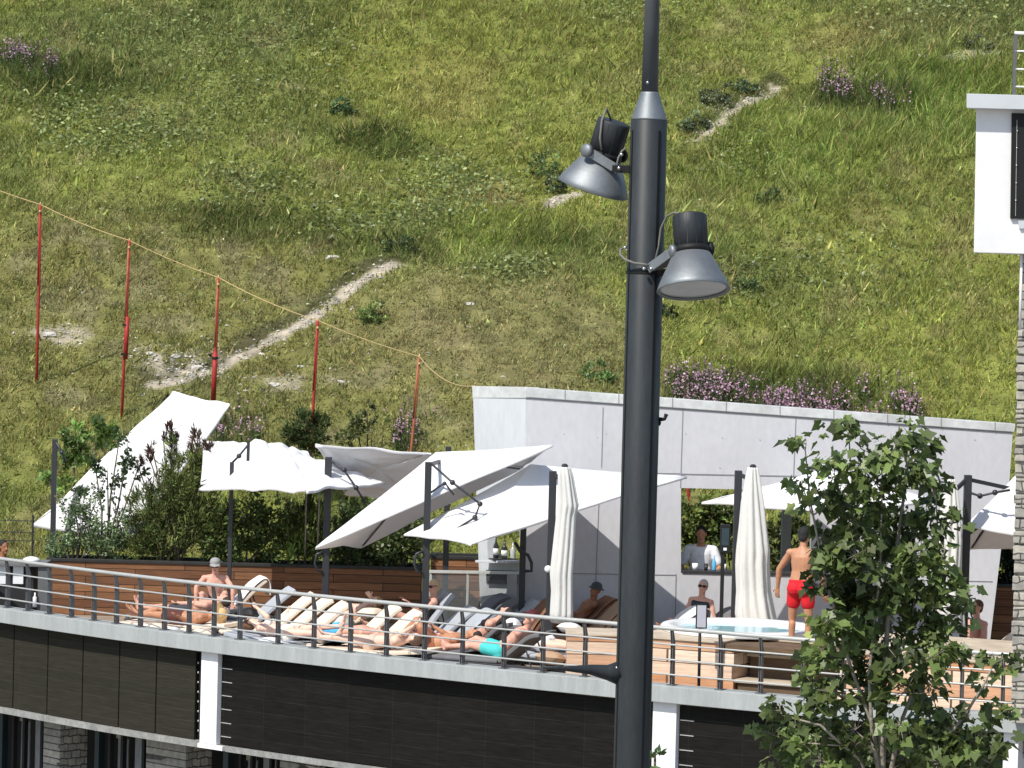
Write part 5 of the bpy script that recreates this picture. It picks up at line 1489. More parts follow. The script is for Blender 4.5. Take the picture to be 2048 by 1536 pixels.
mb = MB(); mb.lathe(s_top, ax, [(-0.02, r_up), (Lu * 0.4, r_up * 0.84), (Lu, r_up * 0.70)], 28); mb.build("upper_pole", M['lamp_up'], lp, smooth=True)
bp_ = axis_at(166) + Vector((-0.018, -r_up * 0.95, 0)); mb = MB(); mb.ball(bp_, 0.011, 10); mb.build("bolt", M['bright'], lp, smooth=True)
# small hook on the right, arm low on the left
mb = MB(); mb.tube([pole_pt(838, 88), P(1329, 838, LDt), P(1333, 828, LDt)], [0.016, 0.012, 0.014], 8); mb.tube([pole_pt(845, 88), P(1322, 845, LDt)], [0.022, 0.004], 8); mb.build("hook", M['groove'], lp, smooth=True)
mb = MB(); k0 = P(1240, 1346, LDt); k1 = P(1086, 1334, LDt - 0.3)
arm_pts = [k1, P(1130, 1337, LDt - 0.2), P(1180, 1339, LDt - 0.1), P(1215, 1345, LDt - 0.03), k0]
mb.tube(arm_pts, [0.007, 0.016, 0.034, 0.052, 0.085], 14); o_ = mb.build("side_arm", M['lamp'], lp, smooth=True)
mb = MB(); mb.ball(P(1233, 1335, LDt - r_main), 0.009, 8); mb.build("bolt", M['bright'], lp, smooth=True)

def floodlight(label, top, mouth, dtop, dmouth, body_r, cone0, mouth_r, label_side, pivot, clamp, cable, rot=0):
    t = thing("floodlight", label, "floodlight", P(*mouth, dmouth), "bell floodlights on the lamp post")
    a, b = P(*top, dtop), P(*mouth, dmouth)
    d = (b - a).normalized(); L = (b - a).length
    k = LDt / F
    c0 = L * cone0
    mb = MB(); mb.lathe(a, d, [(0, body_r * k * 0.97), (0.006, body_r * k), (c0, body_r * k)], 36); bd = mb.build("housing", M['lamp'], t, smooth=True)
    # cooling fins as thin ribs round the housing
    fb = MB(); e1 = d.orthogonal().normalized(); e2 = d.cross(e1)
    for j in range(12):
        an = 2 * math.pi * j / 12
        r_ = e1 * math.cos(an) + e2 * math.sin(an)
        fb.bar(a + d * 0.012 + r_ * body_r * k, a + d * (c0 - 0.012) + r_ * body_r * k, 0.003, 0.004, up=r_)
    fb.build("cooling_fins", M['lamp'], t)
    mb = MB(); mb.lathe(a + d * (c0 - 0.004), d, [(-0.012, body_r * k * 1.06), (0.03, body_r * k * 1.08)], 36); mb.build("collar", M['gap'], t, smooth=True)
    rim0 = body_r * k * 1.12
    mb = MB()
    mb.lathe(a + d * (c0 + 0.026), d, [(0.0, rim0 * 0.8), (0.004, rim0), (L - c0 - 0.075, mouth_r * k * 0.93), (L - c0 - 0.060, mouth_r * k * 0.955), (L - c0 - 0.030, mouth_r * k), (L - c0 - 0.026, mouth_r * k * 0.985), (L - c0 - 0.036, mouth_r * k * 0.90)], 48, cap1=False)
    mb.build("reflector", M['lamp_light'], t, smooth=True)
    mb = MB(); mb.lathe(a + d * (L - 0.022), d, [(0, mouth_r * k * 0.91), (0.006, mouth_r * k * 0.91)], 40); mb.build("lens", M['glass_lens'], t)
    # U bracket from pivot discs to the clamp
    mb = MB(); pv = P(*pivot)
    cl_ = P(*clamp)
    out = Vector((0, -1, 0))
    mb.bar(pv, cl_, 0.012, 0.062, up=ZV); mb.build("bracket", M['lamp_light'], t, bevel=0.004)
    far = pv + (a + d * c0 - pv) * 2.0
    mb = MB(); cm = cl_ + Vector((0, 0.05, 0)); mb.bar(far, cm, 0.012, 0.055, up=ZV); mb.build("bracket", M['gap'], t)
    mb = MB(); ps = (pv - (a + d * c0)).normalized()
    mb.lathe(pv - ps * 0.02, ps, [(0, 0.045), (0.03, 0.045), (0.036, 0.03), (0.042, 0.015)], 18); mb.build("pivot_knob", M['lamp_light'], t, smooth=True)
    mb = MB(); mb.lathe(far + ps * 0.02, -ps, [(0, 0.045), (0.03, 0.045)], 18); mb.build("pivot_knob", M['gap'], t, smooth=True)
    mb = MB(); mb.tube([P(*q) for q in cable], 0.0075, 8); mb.build("cable", M['cable'], t, smooth=True)
    return t, a, d
# right lamp
floodlight("lower bell floodlight right of the lamp post, opening turned to the viewer", (1379, 432), (1387, 582), LDt - 0.17, LDt - 0.31, 34, 0.455, 73, 1,
           (1344, 503, LDt - 0.27), (1296, 538, LDt - 0.14),
           [(1362, 428, LDt - 0.18), (1348, 425, LDt - 0.16), (1334, 432, LDt - 0.13), (1322, 456, LDt - 0.1), (1317, 492, LDt - 0.09), (1310, 525, LDt - 0.12)])
# left lamp, partly behind the pole
floodlight("upper bell floodlight left of the lamp post, tilted towards the slope", (1229, 243), (1186, 378), LDt + 0.13, LDt + 0.21, 34, 0.47, 73, -1,
           (1173, 301, LDt + 0.03), (1228, 335, LDt + 0.02),
           [(1222, 240, LDt + 0.12), (1213, 217, LDt + 0.06), (1204, 240, LDt + 0.04), (1200, 275, LDt + 0.03), (1203, 300, LDt + 0.03)])
# clamps, plates and cable loop round the pole
for label_, ys, side_ in (("black clamp", 545, 1), ("black clamp", 338, -1)):
    mb = MB()
    c = axis_at(ys)
    if side_ > 0: mb.lathe(c - ax * 0.012, ax, [(0, r_main * 1.03), (0.024, r_main * 1.03)], 32)
    q = P(1300 + 26, ys, LDt - 0.1) if side_ > 0 else P(1247, ys, LDt - 0.02)
    mb.bar(c + (q - c) * 0.7, q + (Vector((0.08, -0.08, 0.0)) if side_ > 0 else Vector((-0.07, 0.03, 0.0))), 0.05, 0.05)
    mb.build("clamp", M['groove'], lp, bevel=0.004)
mb = MB()
for x, y, dd in ((1243, 309, LDt - 0.06), (1238, 336, LDt - 0.05), (1231, 343, LDt), (1302, 537, LDt - 0.17), (1288, 537, LDt - 0.17), (1250, 495, LDt - 0.05)):
    mb.ball(P(x, y, dd), 0.013, 8)
mb.build("clamp_bolt", M['bright'], lp, smooth=True)
mb = MB(); mb.tube([P(1250, 494, LDt - 0.02), P(1241, 499, LDt - 0.04), P(1240, 509, LDt - 0.08), P(1250, 519, LDt - 0.125), P(1268, 526, LDt - 0.14), P(1285, 528, LDt - 0.15), P(1296, 530, LDt - 0.16)], 0.008, 8); mb.build("cable", M['cable'], lp, smooth=True)
mb = MB(); mb.tube([P(1252, 296, LDt + 0.03), P(1244, 302, LDt + 0.02), P(1237, 315, LDt + 0.0), P(1232, 335, LDt + 0.0), P(1250, 345, LDt + 0.0)], 0.007, 8); mb.build("cable", M['cable'], lp, smooth=True)
# ------------------------------------------------------------------ noise helpers (numpy)
def _hash(ix, iy, s):
    h = (ix * 374761393 + iy * 668265263 + s * 1442695041) & 0xFFFFFFFF
    h = ((h ^ (h >> 13)) * 1274126177) & 0xFFFFFFFF
    return ((h ^ (h >> 16)) & 0xFFFF) / 65535.0
def vnoise(x, y, s=0):
    ix = np.floor(x).astype(np.int64); iy = np.floor(y).astype(np.int64)
    fx = x - ix; fy = y - iy
    fx = fx * fx * (3 - 2 * fx); fy = fy * fy * (3 - 2 * fy)
    a = _hash(ix, iy, s); b = _hash(ix + 1, iy, s); c = _hash(ix, iy + 1, s); d = _hash(ix + 1, iy + 1, s)
    return (a * (1 - fx) + b * fx) * (1 - fy) + (c * (1 - fx) + d * fx) * fy
def fbm(x, y, s=0, o=4):
    v = 0; a = 0.5; t = 0
    for i in range(o):
        v = v + a * vnoise(x * 2 ** i, y * 2 ** i, s + i * 17); t += a; a *= 0.5
    return v / t
def sstep(a, b, x):
    t = np.clip((x - a) / (b - a), 0, 1); return t * t * (3 - 2 * t)

Y0 = 65.2
def hill(x, y):
    x = np.asarray(x, float); y = np.asarray(y, float)
    t = y - Y0
    k = 1.4
    base = 0.42 * k * np.logaddexp(0, t / k) + DECK
    w = sstep(0.5, 5, t)
    bump = (fbm(x / 6.0, y / 6.0, 3, 3) - 0.5) * 1.0 + (fbm(x / 1.6, y / 1.6, 8, 3) - 0.5) * 0.34
    # grassy steps running down to the right
    led = (fbm((x * 0.35 + y) / 5.0, (y - x * 0.2) / 14.0, 21, 2) - 0.5) * 1.3
    return base + w * (bump + led * 0.5)

def hray(px, py):
    """where the line of sight through a photo pixel meets the slope"""
    r = ray(px, py); r = r / r.y
    d = 64.0
    while d < 150:
        p = C0 + r * d
        if p.z < float(hill(p.x, p.y)): break
        d += 0.05
    return C0 + r * d

def projv(X, Y, Z):
    dx, dy, dz = X, Y, Z - CAMZ
    w = dx * _fw.x + dy * _fw.y + dz * _fw.z
    return 1024 + F * (dx * CR.x + dy * CR.y + dz * CR.z) / w, 768 - F * (dx * CU.x + dy * CU.y + dz * CU.z) / w

# ground features are laid out on the slope itself: every outline below is carried from the photograph onto the terrain once
def hp(px, py):
    p = hray(px, py); return np.array([p.x, p.y])
def seg_dist(x, y, pts):
    best = np.full(x.shape, 1e9)
    for a, b in zip(pts[:-1], pts[1:]):
        d = b - a; L = d @ d
        t = np.clip(((x - a[0]) * d[0] + (y - a[1]) * d[1]) / L, 0, 1)
        best = np.minimum(best, np.hypot(x - a[0] - t * d[0], y - a[1] - t * d[1]))
    return best
PATH1 = [hp(*q) for q in ((300, 772), (360, 762), (430, 742), (500, 704), (560, 672), (620, 640), (655, 612), (690, 585), (740, 553), (795, 530))]
PATH2 = [hp(*q) for q in ((1095, 415), (1120, 402), (1150, 390))]
PATH3 = [hp(*q) for q in ((1395, 278), (1440, 245), (1470, 222), (1510, 198), (1550, 182))]
PATH4 = [hp(*q) for q in ((1880, 118), (1930, 112), (1990, 104))]
PATHM = [hp(*q) for q in ((795, 530), (900, 480), (1000, 445), (1095, 415))]
def blob(x, y, px, py, rx, ry):
    """soft patch: centre at a photo pixel, radii in metres across and up the slope"""
    c = hp(px, py)
    return np.clip(1 - ((x - c[0]) / rx) ** 2 - ((y - c[1]) / ry) ** 2, 0, 1)

def zones(x, y):
    """returns colour (N,3), height factor, grass density 0..1"""
    n1 = fbm(x / 3.2, y / 4.5, 31, 4); n2 = fbm(x / 0.9, y / 1.3, 47, 3); n3 = fbm(x / 9, y / 12, 77, 3)
    n4 = fbm(x / 0.35, y / 0.5, 91, 2)
    G1 = np.array([0.215, 0.248, 0.064]); G2 = np.array([0.155, 0.190, 0.060]); YG = np.array([0.258, 0.278, 0.066]); DRY = np.array([0.28, 0.245, 0.125]); OLV = np.array([0.205, 0.190, 0.075]); GRY = np.array([0.235, 0.220, 0.135])
    LUSH = np.array([0.180, 0.250, 0.056])
    def mix(c, k, w): return c * (1 - w[:, None]) + k * w[:, None]
    c = np.tile(G1, (len(x), 1))
    c = mix(c, G2, sstep(0.50, 0.70, n1) * 0.85)
    c = mix(c, YG, sstep(0.50, 0.72, n3) * 0.5)
    c = mix(c, DRY, sstep(0.56, 0.78, n2) * 0.45)
    h = 0.75 + 0.7 * n1
    # the dry, thin lower left of the slope
    dry = np.clip(blob(x, y, 150, 640, 5.0, 7.5) * 1.3 + blob(x, y, 480, 640, 3.2, 5.5) * 1.1 + blob(x, y, 620, 790, 3.5, 5.0) + blob(x, y, 860, 800, 2.6, 4.5), 0, 1)
    c = mix(c, OLV, np.sqrt(dry) * 0.65); c = mix(c, GRY, dry * sstep(0.50, 0.75, n2) * 0.40); h = h * (1 - 0.28 * dry)
    d2 = np.clip(blob(x, y, 960, 630, 3.2, 4.6) * 1.2 + blob(x, y, 1150, 720, 2.5, 3.5), 0, 1)
    c = mix(c, DRY * 0.85, d2 * 0.6); h = h * (1 - 0.35 * d2)
    d3 = np.clip(blob(x, y, 890, 185, 1.6, 2.8) + blob(x, y, 1800, 75, 3.2, 2.4) + blob(x, y, 980, 395, 0.8, 1.5), 0, 1)
    c = mix(c, np.array([0.30, 0.24, 0.11]), d3 * 0.6)
    yg = np.clip(blob(x, y, 850, 95, 3.4, 5.5) * 1.2 + blob(x, y, 1250, 120, 3.0, 6.0) * 0.6 + blob(x, y, 1780, 420, 4.0, 10) * 0.35, 0, 1)
    c = mix(c, YG, yg * 0.55)
    lu = np.clip(blob(x, y, 1880, 200, 2.8, 5.0) * 1.3 + blob(x, y, 1600, 290, 2.6, 4.0) * 0.8 + blob(x, y, 950, 500, 2.4, 3.0) * 0.7 + blob(x, y, 1420, 450, 2.0, 4.0) * 0.5, 0, 1)
    c = mix(c, LUSH, lu * 0.75); h = h * (1 + 0.9 * lu)
    dk = np.clip(blob(x, y, 760, 285, 1.6, 1.0) * 1.4 + blob(x, y, 100, 150, 2.2, 2.0) * 1.2 + blob(x, y, 250, 160, 1.6, 1.6) * 0.8 + blob(x, y, 760, 490, 1.6, 1.2) + blob(x, y, 520, 470, 2.4, 1.2) * 0.8 + blob(x, y, 1710, 205, 1.9, 1.4) * 1.3 + blob(x, y, 1550, 795, 3.2, 1.6) * 1.1 + blob(x, y, 1120, 480, 1.5, 1.4) * 0.7 + blob(x, y, 430, 420, 2.4, 0.9) * 0.7, 0, 1)  # dark grass patches; the first blob colours in the shadow of the ridge
    c = mix(c, np.array([0.060, 0.090, 0.024]), dk * 0.75); h = h * (1 + 0.6 * dk)
    pale = np.clip(blob(x, y, 340, 60, 4.0, 4.0) * 0.6 + blob(x, y, 480, 200, 3.2, 3.5) * 0.5 + blob(x, y, 1880, 25, 3.0, 3.0) * 0.9, 0, 1)
    c = mix(c, np.array([0.165, 0.195, 0.070]), pale * 0.6)
    c = c * (0.78 + 0.46 * n4)[:, None]
    # worn footpath
    wob = (n2 - 0.5) * 0.35
    dp = np.minimum(np.minimum(seg_dist(x, y, PATH1), seg_dist(x, y, PATH3)), seg_dist(x, y, PATH2))
    wob2 = (fbm(x / 0.28, y / 0.4, 131, 2) - 0.5) * 0.30
    pth = 1 - sstep(0.06, 0.22, dp + wob * 0.6 + wob2)
    dp4 = seg_dist(x, y, PATH4); pth = np.maximum(pth, (1 - sstep(0.08, 0.2, dp4 + wob)) * 0.7)
    sc = np.clip(blob(x, y, 360, 722, 1.1, 1.0) * 1.3 + blob(x, y, 110, 675, 0.9, 0.6) + blob(x, y, 560, 770, 1.2, 0.6) * 0.6, 0, 1) * sstep(0.45, 0.6, n4 * 0.5 + n2 * 0.5)
    bare = np.clip(np.maximum(pth, sc), 0, 1)
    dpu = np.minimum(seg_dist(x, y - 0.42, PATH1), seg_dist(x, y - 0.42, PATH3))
    bank_shade = np.clip((1 - sstep(0.16, 0.46, dpu + wob * 0.6 + wob2)) - pth, 0, 1)  # shade of the overgrown uphill bank, put into grass and soil colour
    c = mix(c, np.array([0.07, 0.085, 0.035]), bank_shade * 0.6)
    mid = 1 - sstep(0.1, 0.35, seg_dist(x, y, PATHM) + wob)
    return c, h, bare, bank_shade, mid

# terrain sheet
xs = np.concatenate([np.linspace(-70, -22, 60)[:-1], np.linspace(-22, 23, 376), np.linspace(23, 80, 70)[1:]])
ys = np.concatenate([np.linspace(61.8, 64, 8)[:-1], np.linspace(64, 103, 326), np.linspace(103, 220, 40)[1:]])
XX, YY = np.meshgrid(xs, ys)
ZZ = hill(XX, YY)
flat = XX.ravel(), YY.ravel()
# under the terrace the ground runs below the floor
ZZ = np.where(YY < 64.6, np.minimum(ZZ, DECK - 0.02 - (64.6 - YY) * 0.3), ZZ)
c, h, bare, bank_shade, mid = zones(*flat)
soil = c * np.array([0.80, 0.78, 0.78]) 
soil = soil * (1 - bank_shade[:, None] * 0.55) + np.array([0.055, 0.045, 0.03]) * bank_shade[:, None] * 0.55
soil = soil * (1 - bare[:, None]) + np.array([0.40, 0.35, 0.27]) * (0.8 + 0.4 * rng.random(len(c)))[:, None] * bare[:, None]
nx, ny = len(xs), len(ys)
idx = np.arange(nx * ny).reshape(ny, nx)
faces = np.stack([idx[:-1, :-1], idx[:-1, 1:], idx[1:, 1:], idx[1:, :-1]], -1).reshape(-1, 4)
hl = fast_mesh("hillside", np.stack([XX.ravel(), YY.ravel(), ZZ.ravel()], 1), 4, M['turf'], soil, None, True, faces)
tag(hl, None, None, kind="structure")
gm_ = mat("square paving", (0.22, 0.21, 0.20), 0.9, var=0.15, scale=0.5, var2=0.1, scale2=8)
mb = MB(); mb._add([(-400, -60, -4.5), (400, -60, -4.5), (400, 400, -4.5), (-400, 400, -4.5)], [(0, 1, 2, 3)])
tag(mb.build("ground", gm_, None), None, None, kind="structure")

# ------------------------------------------------------------------ meadow grass
def tufts(N, x0, x1, y0, y1, hmin, hmax, wid, dens_pow=1.0, seed=0, lean=0.5, blades=1):
    r = np.random.default_rng(seed)
    x = r.uniform(x0, x1, N); y = r.uniform(y0, y1, N)
    # blades stand together in irregular clumps
    dn = sstep(0.34, 0.62, fbm(x / 0.23, y / 0.30, 141 + seed, 3)); dl = fbm(x / 1.1, y / 1.5, 151, 3)
    edge = sstep(0, 5, x - x0) * sstep(0, 5, x1 - x) * sstep(0, 8, y1 - y)
    k = r.random(N) < (0.22 + 0.78 * dn) * edge
    x, y, dn, dl = x[k], y[k], dn[k], dl[k]
    c, h, bare, bank_shade, mid = zones(x, y)
    keep = (r.random(len(x)) > bare * 1.1) & (r.random(len(x)) > bank_shade * 0.5)
    # in view only: nothing of the far flanks is grown blade by blade
    x, y, c, h, dn, dl = x[keep], y[keep], c[keep], h[keep], dn[keep], dl[keep]
    n = len(x); z = hill(x, y)
    tuft = (0.45 + 0.65 * dn) * (0.6 + 0.9 * dl)
    hh = (hmin + (hmax - hmin) * r.random(n) ** 1.6) * h * tuft
    az = r.uniform(0, 2 * np.pi, n); w = wid * r.uniform(0.6, 1.4, n)
    lx = r.normal(0, lean, n) + 0.15; ly = r.normal(0, lean, n) - 0.12
    bx, by = np.cos(az) * w / 2, np.sin(az) * w / 2
    A = np.stack([x - bx, y - by, z - 0.015], 1); B = np.stack([x + bx, y + by, z - 0.015], 1)
    T = np.stack([x + lx * hh, y + ly * hh, z + hh], 1)
    V = np.stack([A, B, T], 1).reshape(-1, 3)
    tint = np.exp(r.normal(0, 0.36, (n, 1))) * (1 + r.normal(0, 0.07, (n, 3)))
    straw = (r.random(n) < 0.13)[:, None]
    cc = np.where(straw, np.array([0.36, 0.31, 0.13]) * tint, c * 1.18 * tint)
    C = np.repeat(cc, 3, 0)
    return V, C
parts_ = [tufts(2050000, -21, 22, 65.4, 112, 0.035, 0.14, 0.024, seed=1, lean=0.8),
          tufts(440000, -21, 22, 65.4, 112, 0.08, 0.24, 0.020, seed=2, lean=0.45),
          tufts(260000, -48, 52, 65.4, 140, 0.08, 0.22, 0.07, seed=3)]
V = np.concatenate([p[0] for p in parts_]); C = np.concatenate([p[1] for p in parts_])
g = fast_mesh("meadow_grass", V, 3, M['grass'], np.clip(C, 0.005, 0.8))
tag(g, "yellow green meadow grass covering the whole slope", "grass", kind="stuff")

# broad leaved herbs scattered through the meadow
def leafquads(pts, size, cols, seed, up=0.35, aspect=0.6):
    r = np.random.default_rng(seed); n = len(pts)
    d = r.normal(size=(n, 3)); d[:, 2] = np.abs(d[:, 2]) * up; d /= np.linalg.norm(d, axis=1)[:, None]
    q = r.normal(size=(n, 3)); s = np.cross(d, q); s /= np.linalg.norm(s, axis=1)[:, None]
    L = size * r.uniform(0.6, 1.3, n)[:, None]
    p = np.asarray(pts)
    V = np.stack([p, p + d * L * 0.5 + s * L * aspect * 0.5, p + d * L, p + d * L * 0.5 - s * L * aspect * 0.5], 1).reshape(-1, 3)
    return V, np.repeat(cols, 4, 0)
hx, hy, hz_, hc_ = [], [], [], []
r = np.random.default_rng(5)
spots = [(250, 280, 2.2, 1.0, 900, 0.2, 1.0), (150, 230, 1.4, 0.8, 450, 0.2, 1.0), (920, 370, 1.6, 1.3, 700, 0.22, 1.1), (500, 370, 1.5, 0.9, 500, 0.2, 0.8), (350, 60, 3.2, 2.0, 900, 0.15, 1.0), (480, 180, 3.5, 2.4, 1000, 0.14, .9),
         (1880, 30, 2.6, 1.8, 900, 0.2, 1.0), (1250, 30, 1.8, 1.2, 400, 0.15, 1.1), (620, 90, 2.0, 1.6, 400, 0.14, 0.8), (1700, 540, 2.6, 2.5, 400, 0.14, 0.85), (1500, 560, 1.5, 1.2, 350, 0.18, 0.7), (1480, 330, 1.4, 1.0, 300, 0.15, 0.8), (1030, 540, 1.0, .6, 260, 0.18, 1.0), (850, 440, 1.4, 1.2, 500, .2, 0.9), (690, 450, 1.3, .8, 300, .18, .7)]
for px, py, rx, ry, n_, zt_, br in spots:
    n_ = int(n_ * 1.6)
    c0_ = hp(px, py)
    x = c0_[0] + r.normal(0, rx * 0.5, n_); y = c0_[1] + r.normal(0, ry * 0.7, n_)
    hx.append(x); hy.append(y); hz_.append(hill(x, y) + r.uniform(0.02, zt_, n_))
    hc_.append(np.array([0.235, 0.285, 0.105]) * br * np.exp(r.normal(0, 0.35, (n_, 1))))
n_ = 60000
x = r.uniform(-13, 15, n_); y = r.uniform(66, 100, n_)
hx.append(x); hy.append(y); hz_.append(hill(x, y) + r.uniform(0.03, 0.13, n_)); hc_.append(np.array([0.21, 0.235, 0.085]) * np.exp(r.normal(0, 0.32, (n_, 1))))
small = np.concatenate([np.full(sum(len(q) for q in hx[:-1]), 0.11), r.uniform(0.03, 0.085, n_)])[:, None]
pts = np.stack([np.concatenate(hx), np.concatenate(hy), np.concatenate(hz_)], 1)
V, C = leafquads(pts, small, np.concatenate(hc_), 6)
tag(fast_mesh("meadow_herbs", V, 4, M['leaf'], np.clip(C, 0.01, 0.6)), "pale broad leaved herbs growing in clumps among the grass", "plants", kind="stuff")

# pink flower stands
def flowers(px0, py0, px1, py1, wid, n_, label, hgt=0.55, dens_=1.0):
    a, b = hp(px0, py0), hp(px1, py1)
    t = r.random(n_); x = a[0] + (b[0] - a[0]) * t + r.normal(0, 0.12, n_); y = a[1] + (b[1] - a[1]) * t + r.normal(0, wid, n_)
    cl_ = sstep(0.40, 0.62, fbm(x / 0.5, y / 0.8, 60, 2)); k = r.random(n_) < cl_ * dens_ + 0.1
    x, y = x[k], y[k]; n = len(x); z = hill(x, y)
    hh = hgt * r.uniform(0.6, 1.15, n)
    lx, ly = r.normal(0, 0.12, n), r.normal(0, 0.12, n)
    Vs, Cs = [], []
    w = 0.012
    A = np.stack([x - w, y, z], 1); B = np.stack([x + w, y, z], 1); T = np.stack([x + lx * hh, y + ly * hh, z + hh], 1)
    Vs.append(np.stack([A, B, T, T + np.array([0.004, 0, 0])], 1).reshape(-1, 3)); Cs.append(np.tile(np.array([0.06, 0.09, 0.028]), (n * 4, 1)) * np.repeat(np.exp(r.normal(0, 0.25, (n, 1))), 4, 0))
    for f, sz, col in ((0.25, 0.13, (0.065, 0.10, 0.03)), (0.45, 0.12, (0.075, 0.11, 0.035)), (0.6, 0.09, (0.08, 0.11, 0.04))):
        pp = A * (1 - f) + T * f
        v_, c_ = leafquads(pp, sz, np.tile(np.array(col), (n, 1)) * np.exp(r.normal(0, 0.3, (n, 1))), 8, up=0.8, aspect=0.3); Vs.append(v_); Cs.append(c_)
    for f in (0.72, 0.79, 0.86, 0.93, 1.0):
        sel = r.random(n) < 0.55
        pp = (A * (1 - f) + T * f)[sel]
        v_, c_ = leafquads(pp, 0.05, np.tile(np.array([0.54, 0.33, 0.42]), (len(pp), 1)) * np.exp(r.normal(0, 0.3, (len(pp), 1))), 9, up=0.6, aspect=0.8); Vs.append(v_); Cs.append(c_)
    o = fast_mesh("pink_wildflowers", np.concatenate(Vs), 4, M['petal'], np.clip(np.concatenate(Cs), 0.005, 0.7))
    tag(o, label, "flowers", kind="stuff")
flowers(1350, 800, 1840, 858, 0.50, 2100, "long band of pink wildflowers on tall stems above the bar roof cap", 0.46)
flowers(1640, 185, 1810, 222, 0.55, 420, "clump of dusky pink wildflowers on the slope at upper right", 0.60)
flowers(-70, 110, 110, 160, 0.40, 420, "pink wildflowers on the dark grassy bank at the upper left edge", 0.55)
flowers(425, 870, 520, 880, 0.5, 260, "faint pink wildflowers between the two left parasols", 0.5)
flowers(760, 885, 850, 890, 0.4, 160, "few pink wildflowers at the foot of the rightmost red pole", 0.45)
# stones: pebbles on the path and a few single rocks
def rockmesh(c, s, seed, flat_=0.55):
    rs = random.Random(seed); mb = MB()
    mb.ball(c, s, 10, sc=(1.25, 0.8, flat_))
    mb.v = [tuple(Vector(p) + (Vector(p) - Vector(c)) * rs.uniform(-0.28, 0.22)) for p in mb.v]
    return mb
for i, (px, py, s, lb_) in enumerate(((665, 519, 0.13, "pale flat rock above the upper end of the footpath"), (300, 710, 0.09, "pale rock left of the second red pole's foot, upper left of the rubble"), (352, 716, 0.10, "pale rock in the middle of the rubble by the footpath"), (395, 738, 0.11, "grey rock at the right end of the rubble by the footpath"),
        (602, 735, 0.07, "small white rock left of the fourth red pole"), (548, 772, 0.10, "broken white rock above the crumpled parasol"), (940, 610, 0.08, "white stone in the dry grass left of the lamp post"), (100, 672, 0.13, "flat pale rock beside the leftmost red pole"), (1845, 117, 0.14, "pale ledge rock under the bare bank at upper right"),
        (682, 765, 0.07, "white stone between the fourth and fifth red poles"), (938, 655, 0.05, "small white pebble above the bar's left corner"), (1100, 355, 0.09, "pale rock beside the dark bush left of the upper floodlight"))):
    p = hray(px, py); o = rockmesh(p + Vector((0, 0, s * 0.2)), s, i).build("rock", M['rock'], None, smooth=False)
    tag(o, lb_, "rock")
x, y = [], []
for pl, n_ in ((PATH1, 380), (PATH3, 150), (PATH2, 50), (PATH4, 60)):
    for _ in range(n_):
        i = random.randrange(len(pl) - 1); t = random.random(); q = pl[i] * (1 - t) + pl[i + 1] * t
        x.append(q[0] + random.gauss(0, 0.16)); y.append(q[1] + random.gauss(0, 0.2))
for px, py, rx, ry, n_ in ((360, 722, 0.8, 0.8, 260), (110, 676, 0.8, 0.5, 90), (1440, 215, .5, .5, 60), (560, 770, 1.0, 0.6, 60), (600, 700, 3, 3, 80), (300, 640, 4, 4, 60)):
    q = hp(px, py)
    for _ in range(n_): x.append(q[0] + random.gauss(0, rx * 0.6)); y.append(q[1] + random.gauss(0, ry * 0.6))
x, y = np.array(x), np.array(y); z = hill(x, y); s = rng.uniform(0.012, 0.05, len(x)) ** 1.0
oct_ = np.array([(1, 0, 0), (0, 1, 0), (-1, 0, 0), (0, -1, 0), (0, 0, 0.8)])
Vp = []; 
for k in range(4):
    a, b = oct_[k], oct_[(k + 1) % 4]
    for v_ in (a, b, oct_[4]):
        Vp.append(v_)
Vp = np.array(Vp)
V = (np.stack([x, y, z], 1)[:, None, :] + Vp[None] * s[:, None, None] * rng.uniform(0.6, 1.4, (len(x), 1, 3))).reshape(-1, 3)
C = np.repeat(np.array([0.40, 0.375, 0.33]) * np.exp(rng.normal(0, 0.25, (len(x), 1))), 12, 0)
tag(fast_mesh("loose_stones", V, 3, M['turf'], np.clip(C, 0.05, 0.8)), "pale loose stones strewn along the footpath and the bare patches", "stones", kind="stuff")

